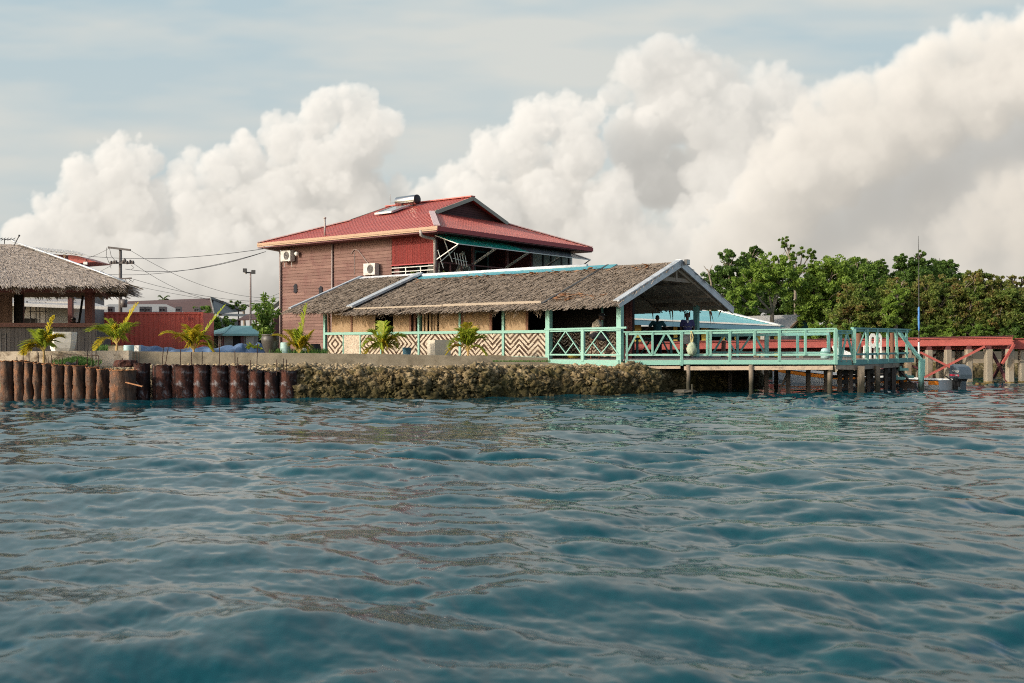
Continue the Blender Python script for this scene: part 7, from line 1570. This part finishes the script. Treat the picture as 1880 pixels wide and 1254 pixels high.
for px in (345,350): m.box(xat(px,65.9),xat(px+2.5,65.9),65.94,65.965,zat(588-(px-345)*.5,66),zat(583,66))
m.build('paint_patch',M['wharf_red'],ct,world=True)
wr=thing('pale_roofed_building','pale low-roofed building with air conditioners behind the container','building',(xat(270,73),73,.5))
Yw=72; m=MB(); a=[at(165,575,Yw),at(342,575,Yw),at(305,558.5,Yw+7),at(200,558.5,Yw+7)]; m.prism(a,(0,0,-.06)); m.build('roof',M['white_roof'],wr,world=True); m=MB(); m.box(xat(170,Yw+.6),xat(337,Yw+.6),Yw+.6,Yw+7,.3,zat(577,Yw)); m.build('wall',M['wall_pale'],wr,world=True)
for i,(px,w_) in enumerate(((204,9),(262,9),(273,8),(299,12),(328,9),(362,9))):
    t=thing('air_conditioner',['outdoor air conditioner unit nearest the bar roof on the pale building','left of two paired air conditioner units above the container','right of two paired air conditioner units above the container','widest air conditioner unit above the middle of the container','air conditioner unit above the container near its right end','last air conditioner unit at the right corner of the container'][i],'air conditioner',at(px,574.5,66.8)); h=w_/2/F*66.8; m=MB(); m.box(-h,h,-.15,.2,0,.42 if i<5 else .36); m.build('casing',M['wall_grey'],t); m=MB()
    for s_ in (-.45,.45): V0=len(m.v); m.lathe([(0,0),(h*.36,0),(h*.36,.012),(0,.013)],12); m.v[V0:]=[(v[0]+s_*h,-.155-v[2],v[1]+.2) for v in m.v[V0:]]
    m.build('fan',M['black'],t)
bh=thing('brown_roofed_house','long low house with brown roof and grey gable behind the container','house',(xat(350,86),86,.4))
m=MB(); a0,a1,b0,b1=at(215,571,84),at(392,577,82),at(235,553,90),at(385,547.5,88); m.prism([a0,a1,b1,b0],(0,0,-.08)); e=at(447,570.5,92); m.prism([b1,e,e+Vector((-8,2,0)),b0],(0,0,-.08)); m.build('roof',M['brown_roof'],bh,world=True)
m=MB(); g0=at(388,578,82.6); g1=at(442,572,91.6); m.prism([g0,g1,b1+Vector((.3,.3,-.2))],(-.1,.05,0)); m.build('gable',M['wall_grey'],bh,world=True)
m=MB(); m.bar(a1+Vector((.05,0,.02)),b1+Vector((.05,0,.05)),.08,.2); m.bar(b1+Vector((.05,0,.05)),e+Vector((.05,0,.02)),.08,.2); m.build('bargeboard',M['wall_grey'],bh,world=True)
m=MB(); m.prism([P3(g0,.3),P3(g1,.3),P3(g1+Vector((-10,4,0)),.3),P3(g0+Vector((-10,4,0)),.3)],(0,0,g0.z-.5)); m.build('wall',M['wall_grey'],bh,world=True)
m=MB(); q=at(440,576,91.5); m.bar(at(404,577.5,86),at(452,579,91),.3,.22); m.build('side_gutter',M['wall_pale'],bh,world=True)
ks=thing('green_kiosk','small kiosk with hipped pale green roof behind the tarpaulin','kiosk',(xat(425,72),72,.5))
Yk=70; e0,e1,e2=at(370,613.5,Yk),at(409,613.0,Yk-2.2),at(475,613,Yk+1.5); top0,top1=at(424,598,Yk+1.2),at(462,598,Yk+2.6); eb=at(440,612,Yk+6); ec=at(500,612,Yk+6)
m=MB(); m.prism([e0,e1,top0],(0,0,-.06)); m.prism([e1,e2,top1,top0],(0,0,-.06)); m.prism([e0,top0,top1,eb],(0,0,-.06)); m.prism([e2,ec,top1],(0,0,-.06)); rf=m.build('roof',M['green_roof'],ks,world=True)
m=MB(); m.bar(e0-Vector((0,.05,.06)),e1-Vector((0,.05,.06)),.06,.14); m.bar(e1-Vector((0,.05,.06)),e2-Vector((0,.05,.06)),.06,.14); m.bar(e1+Vector((0,0,.03)),top0+Vector((0,0,.03)),.15,.05); m.build('fascia',M['green_roof'],rf,world=True)
w0,w1,w2=at(389,613,Yk+.6),at(411,613,Yk-1.2),at(474,613,Yk+2.1)
m=MB(); m.prism([P3(w0,.3),P3(w1,.3),P3(w2,.3),P3(w2+Vector((-1,3,0)),.3)],(0,0,w0.z-.4)); wl=m.build('wall',M['wall_grey'],ks,world=True)
def panel(name,a,b,z0,z1,mat,par,o=.03):
    n_=Vector((-(b-a).y,(b-a).x,0)).normalized(); n_=n_ if n_.y<0 else -n_; m=MB(); m.prism([P3(a+n_*.01,z0),P3(b+n_*.01,z0),P3(b+n_*.01,z1),P3(a+n_*.01,z1)],n_*o); return m.build(name,M[mat],par,world=True)
for (a,b,f0,f1,mt) in ((w0,w1,.15,.50,'black_in'),(w1,w2,.26,.45,'black_in'),(w1,w2,.62,.85,'wall_pale')): o=panel('window',a.lerp(b,f0),a.lerp(b,f1),1.0,2.15,mt,ks)
panel('window',w0.lerp(w1,.58),w0.lerp(w1,.82),1.0,2.1,'wall_pale',ks,.05)
for a,b,f in ((w0,w1,.97),(w1,w2,.49)): panel('column',a.lerp(b,f-.04),a.lerp(b,f+.05),.4,2.28,'maroon',ks,.08)
rp=thing('red_canopy','dark red low canopy on posts behind the kiosk','canopy',(xat(465,84),84,.5)); Yr=84; a=[at(434,587,Yr),at(503,585,Yr),at(485,573,Yr+3),at(455,577,Yr+3)]; m=MB(); m.prism(a,(0,0,-.08)); m.prism([a[1],at(515,584,Yr+6),a[2]],(0,0,-.08)); m.build('roof',M['brown_roof'],rp,world=True)
for px in (440,470,500): m=MB(); q=at(px,586,Yr+.3); m.box(q.x-.06,q.x+.06,q.y,q.y+.12,.3,q.z); m.build('post',M['maroon'],rp,world=True)
m=MB(); m.box(xat(438,Yr+5),xat(520,Yr+5),Yr+5,Yr+5.2,.3,2.4); m.build('rear_wall',M['black_in'],rp,world=True)
rh=thing('red_gabled_house','small red-roofed house with cream gable board beside the boarded wall','house',(xat(510,62),62,.6)); Yg=62; ap=at(522,548,Yg); gl_=at(492,571,Yg-1.5); m=MB(); bk=Vector((-1.0,4,0)); m.prism([gl_,ap,ap+bk,gl_+bk],(0,0,-.08)); m.prism([ap,at(552,571,Yg+1.5),at(552,571,Yg+1.5)+bk,ap+bk],(0,0,-.08)); m.build('roof',M['redroof'],rh,world=True)
m=MB(); m.bar(gl_+Vector((0,-.05,0)),ap+Vector((0,-.05,0)),.08,.22); m.bar(ap+Vector((0,-.05,0)),at(552,571,Yg+1.5),.08,.22); m.build('bargeboard',M['sage'],rh,world=True)
m=MB(); m.prism([gl_+Vector((.3,.2,-.15)),at(550,572,Yg+1.5),ap+Vector((0,.2,-.2))],(-.1,.2,0)); m.prism([P3(gl_+Vector((.3,.3,0)),.4),P3(at(550,572,Yg+1.6),.4),P3(at(550,572,Yg+1.6)+bk*.9,.4),P3(gl_+Vector((.3,.3,0))+bk*.9,.4)],(0,0,gl_.z-.6)); m.build('wall',M['maroon'],rh,world=True)
# tall corrugated building behind the bar
cb=thing('corrugated_building','building with grey corrugated roof and red gable above the bar thatch','building',(xat(80,60),60,1.0)); Yc=60
m=MB(); a,b=at(-40,446,Yc),at(159,469,Yc); c_,d_=at(135,461.5,Yc+6),at(-30,446,Yc+6); n=44
for k in range(n):
    f0,f1=k/n,(k+1)/n; dz=.05*(k%2); m.prism([a.lerp(b,f0)+Vector((0,0,dz)),a.lerp(b,f1)+Vector((0,0,dz)),d_.lerp(c_,f1)+Vector((0,0,dz)),d_.lerp(c_,f0)+Vector((0,0,dz))],(0,0,-.05))
m.build('corrugated_roof',M['grey_roof'],cb,world=True)
m=MB(); q0,q1=at(40,462,Yc+.6),at(142,470,Yc+.6); m.prism([q0,q1,at(142,486,Yc+.6),at(40,486,Yc+.6)],(0,.2,0)); m.build('upper_wall',M['maroon'],cb,world=True)
m=MB(); m.prism([at(125,468,Yc+.4),at(138,469,Yc+.4),at(176,480.5,Yc+.4),at(125,484.5,Yc+.4)],(0,2.5,0)); m.build('red_hood',M['redroof'],cb,world=True)
m=MB(); m.box(xat(-40,Yc+1),xat(130,Yc+1),Yc+1,Yc+6,.3,zat(486,Yc)); m.build('wall',M['wall_grey'],cb,world=True)
m=MB()
for px in (105,118): m.prism([at(px-3,467,Yc+.3),at(px+3,467.5,Yc+.3),at(px,476,Yc+.3)],(0,.03,0))
m.build('bunting',M['cream'],cb,world=True)
t=thing('floodlight','small pale floodlight below the red gable above the bar roof','floodlight',at(157,482.5,Yc+.3)); m=MB(); m.box(-.12,.12,-.05,.05,-.1,.06); m.build('housing',M['white'],t); m=MB(); m.tube([(0,0,.06),(0,.1,.2)],.02,6); m.build('bracket',M['darkmetal'],t)
# plants and trees on the left
tree('bush','round feathery green bush behind the right end of the container',372,79,.5,[(370,572,20,0),(378,585,20,0),(395,600,28,0),(378,610,24,0),(412,598,20,.5)],4200,.30,'leaf_mid','bark_dark',trunk=.07,seed=50)
tree('bush','pale green shrub behind the kiosk roof',438,90,.4,[(430,560,8,0),(437,556,7,0),(446,565,7,0),(425,566,7,0)],700,.36,'leaf_mid','bark_dark',trunk=.06,seed=51)
def crown_palm(label,px,py,Y,ln,n,seed):
    b=at(px,py,Y); t=thing('coconut_palm',label,'palm',(b.x,b.y,.4)); m=MB(); m.tube([(0,0,-.3),(.15,0,b.z*.5),(0,0,b.z-.4)],[.2,.15,.12],8); m.build('trunk',M['bark'],t); rr=random.Random(seed)
    for k in range(n):
        a=rr.uniform(0,6.28); e=rr.uniform(-.1,1.2); m=MB(); lm=MB(); frond(m,lm,(0,0,b.z-.4),(math.cos(a)*math.cos(e),math.sin(a)*math.cos(e),math.sin(e)),None,ln*rr.uniform(.8,1.1),.5,16,ln*.30,.11); lf=lm.build('frond',M['leaf_dark'],t); m.build('midrib',M['palm_green'],lf)
crown_palm('distant coconut palm crown rising over the brown roof',300,551,98,1.15,11,1); crown_palm('distant coconut palm right of the brown-roofed house',478,566,100,1.3,9,2); crown_palm('distant pale palm crown above the brown house gutter',447,566,104,1.0,8,3)

# ================================================================ POLES AND WIRES
up=thing('utility_pole','grey utility pole with three crossarms and insulators above the bar roof','utility pole',(xat(218,72),72,.4)); Yu=72
U=lambda px,py: at(px,py,Yu)
m=MB(); m.tube([P3(U(221,560),.0),U(221,560),U(221,457)],[.17,.13,.10],10); m.build('pole_shaft',M['hut_wood'],up,True,world=True)
for (a,b,w_) in (((200,454.5),(241,459.5),.14),((207,483),(247,483.5),.12),((208,513),(243,511),.10)):
    m=MB(); m.bar(U(*a)+Vector((0,-.15,0)),U(*b)+Vector((0,-.15,0)),w_,w_); m.build('crossarm',M['insul'],up,world=True)
for px,py in ((206,483),(211,482.5),(215,482),(228,481),(231,479),(235,483),(241,481),(246,482.5)):
    m=MB(); c=U(px,py)+Vector((0,-.2,-.1)); m.lathe([(.05,0),(.12,.03),(.07,.08),(.13,.12),(.07,.18),(.10,.22),(.0,.26)],10,c); m.build('insulator',M['insul'],up,True,world=True)
m=MB(); c=U(227,557); m.lathe([(.0,-.3),(.22,-.3),(.24,.25),(.0,.3)],12,c+Vector((.1,-.2,0))); m.build('transformer',M['insul'],up,True,world=True)
m=MB()
for pts in (((198,455),(197,470),(203,485),(206,493)),((203,456),(206,470),(214,480)),((243,487),(248,492),(243,495)),((232,513),(236,520),(242,515)),((238,512),(246,518),(247,514))): m.tube([U(*p)+Vector((0,-.2,0)) for p in pts],.018,5)
m.build('jumper_wire',M['darkmetal'],up,world=True)
lp=thing('light_pole','tall grey pole with two floodlights behind the green kiosk','light pole',(xat(459,76),76,.4)); Yl=76
m=MB(); m.tube([P3(at(460,600,Yl),.0),at(460,520,Yl),at(460,499,Yl)],[.09,.065,.055],10); m.build('pole_shaft',M['pvc_dark'],lp,True,world=True)
m=MB(); m.bar(at(450,500.5,Yl),at(468,500.5,Yl),.10,.10); m.build('crossbar',M['darkmetal'],lp,world=True)
for px,py in ((450.5,497),(466,500)): m=MB(); c=at(px,py,Yl); m.box(c.x-.13,c.x+.13,c.y-.25,c.y-.02,c.z-.13,c.z+.16); m.build('lamp_head',M['darkmetal'],lp,world=True)
m=MB(); m.tube([at(451,503,Yl),at(451,499,Yl)],.09,8); m.build('camera_head',M['wall_pale'],lp,world=True)
def wire(label,a,b,sag,r=.013,cat='power line'):
    A,B=Vector(a),Vector(b); pts=[A.lerp(B,f)+Vector((0,0,-sag*4*f*(1-f))) for f in np.linspace(0,1,17)]; m=MB(); m.tube([p-A for p in pts],r,5); o=m.build('power_line',M['black']); o.location=A; tag(o,label,cat,'wires strung from the utility pole')
hc=on_house(.3,13.0,6.75)
wire('upper wire from the pole top to the red house eave',U(160,470),hc+Vector((0,0,.05)),.35,.016)
wire('wire from the middle crossarm to the red house eave',U(230,494),hc+Vector((0,0,-.12)),.55,.017)
wire('twin wire just below the middle crossarm running to the house',U(160,500),hc+Vector((-.1,0,-.15)),.6,.014)
wire('thin wire falling from the pole top to the right behind the light pole',U(238,459),at(530,545,95),1.2,.014)
wire('thin wire from the pole middle passing behind the light pole',U(245,484),at(530,530,95),2.0,.014)
wire('lower thin wire from the lowest crossarm to the right',U(243,512),at(530,552,95),.6,.014)
wire('lowest thin wire from the pole running behind the brown roof',U(225,520),at(530,565,95),.3,.012)
wire('short wire from the pole top to the left over the bar roof',U(200,456),at(40,470,75),.8,.013)
wire('short wire from the middle crossarm down to the left over the bar roof',U(206,486),at(60,500,75),.8,.013)
m=MB(); m.box(-.12,.12,-.06,.06,-.08,.08); m.tube([(-.2,0,.05),(.2,0,.02)],.02,6); o=m.build('cable_joint',M['black']); A_,B_=U(245,484),at(530,530,95); o.location=A_.lerp(B_,.5)+Vector((0,0,-2.0)); tag(o,'small dark cable joint box hanging on a wire left of the light pole','cable joint')
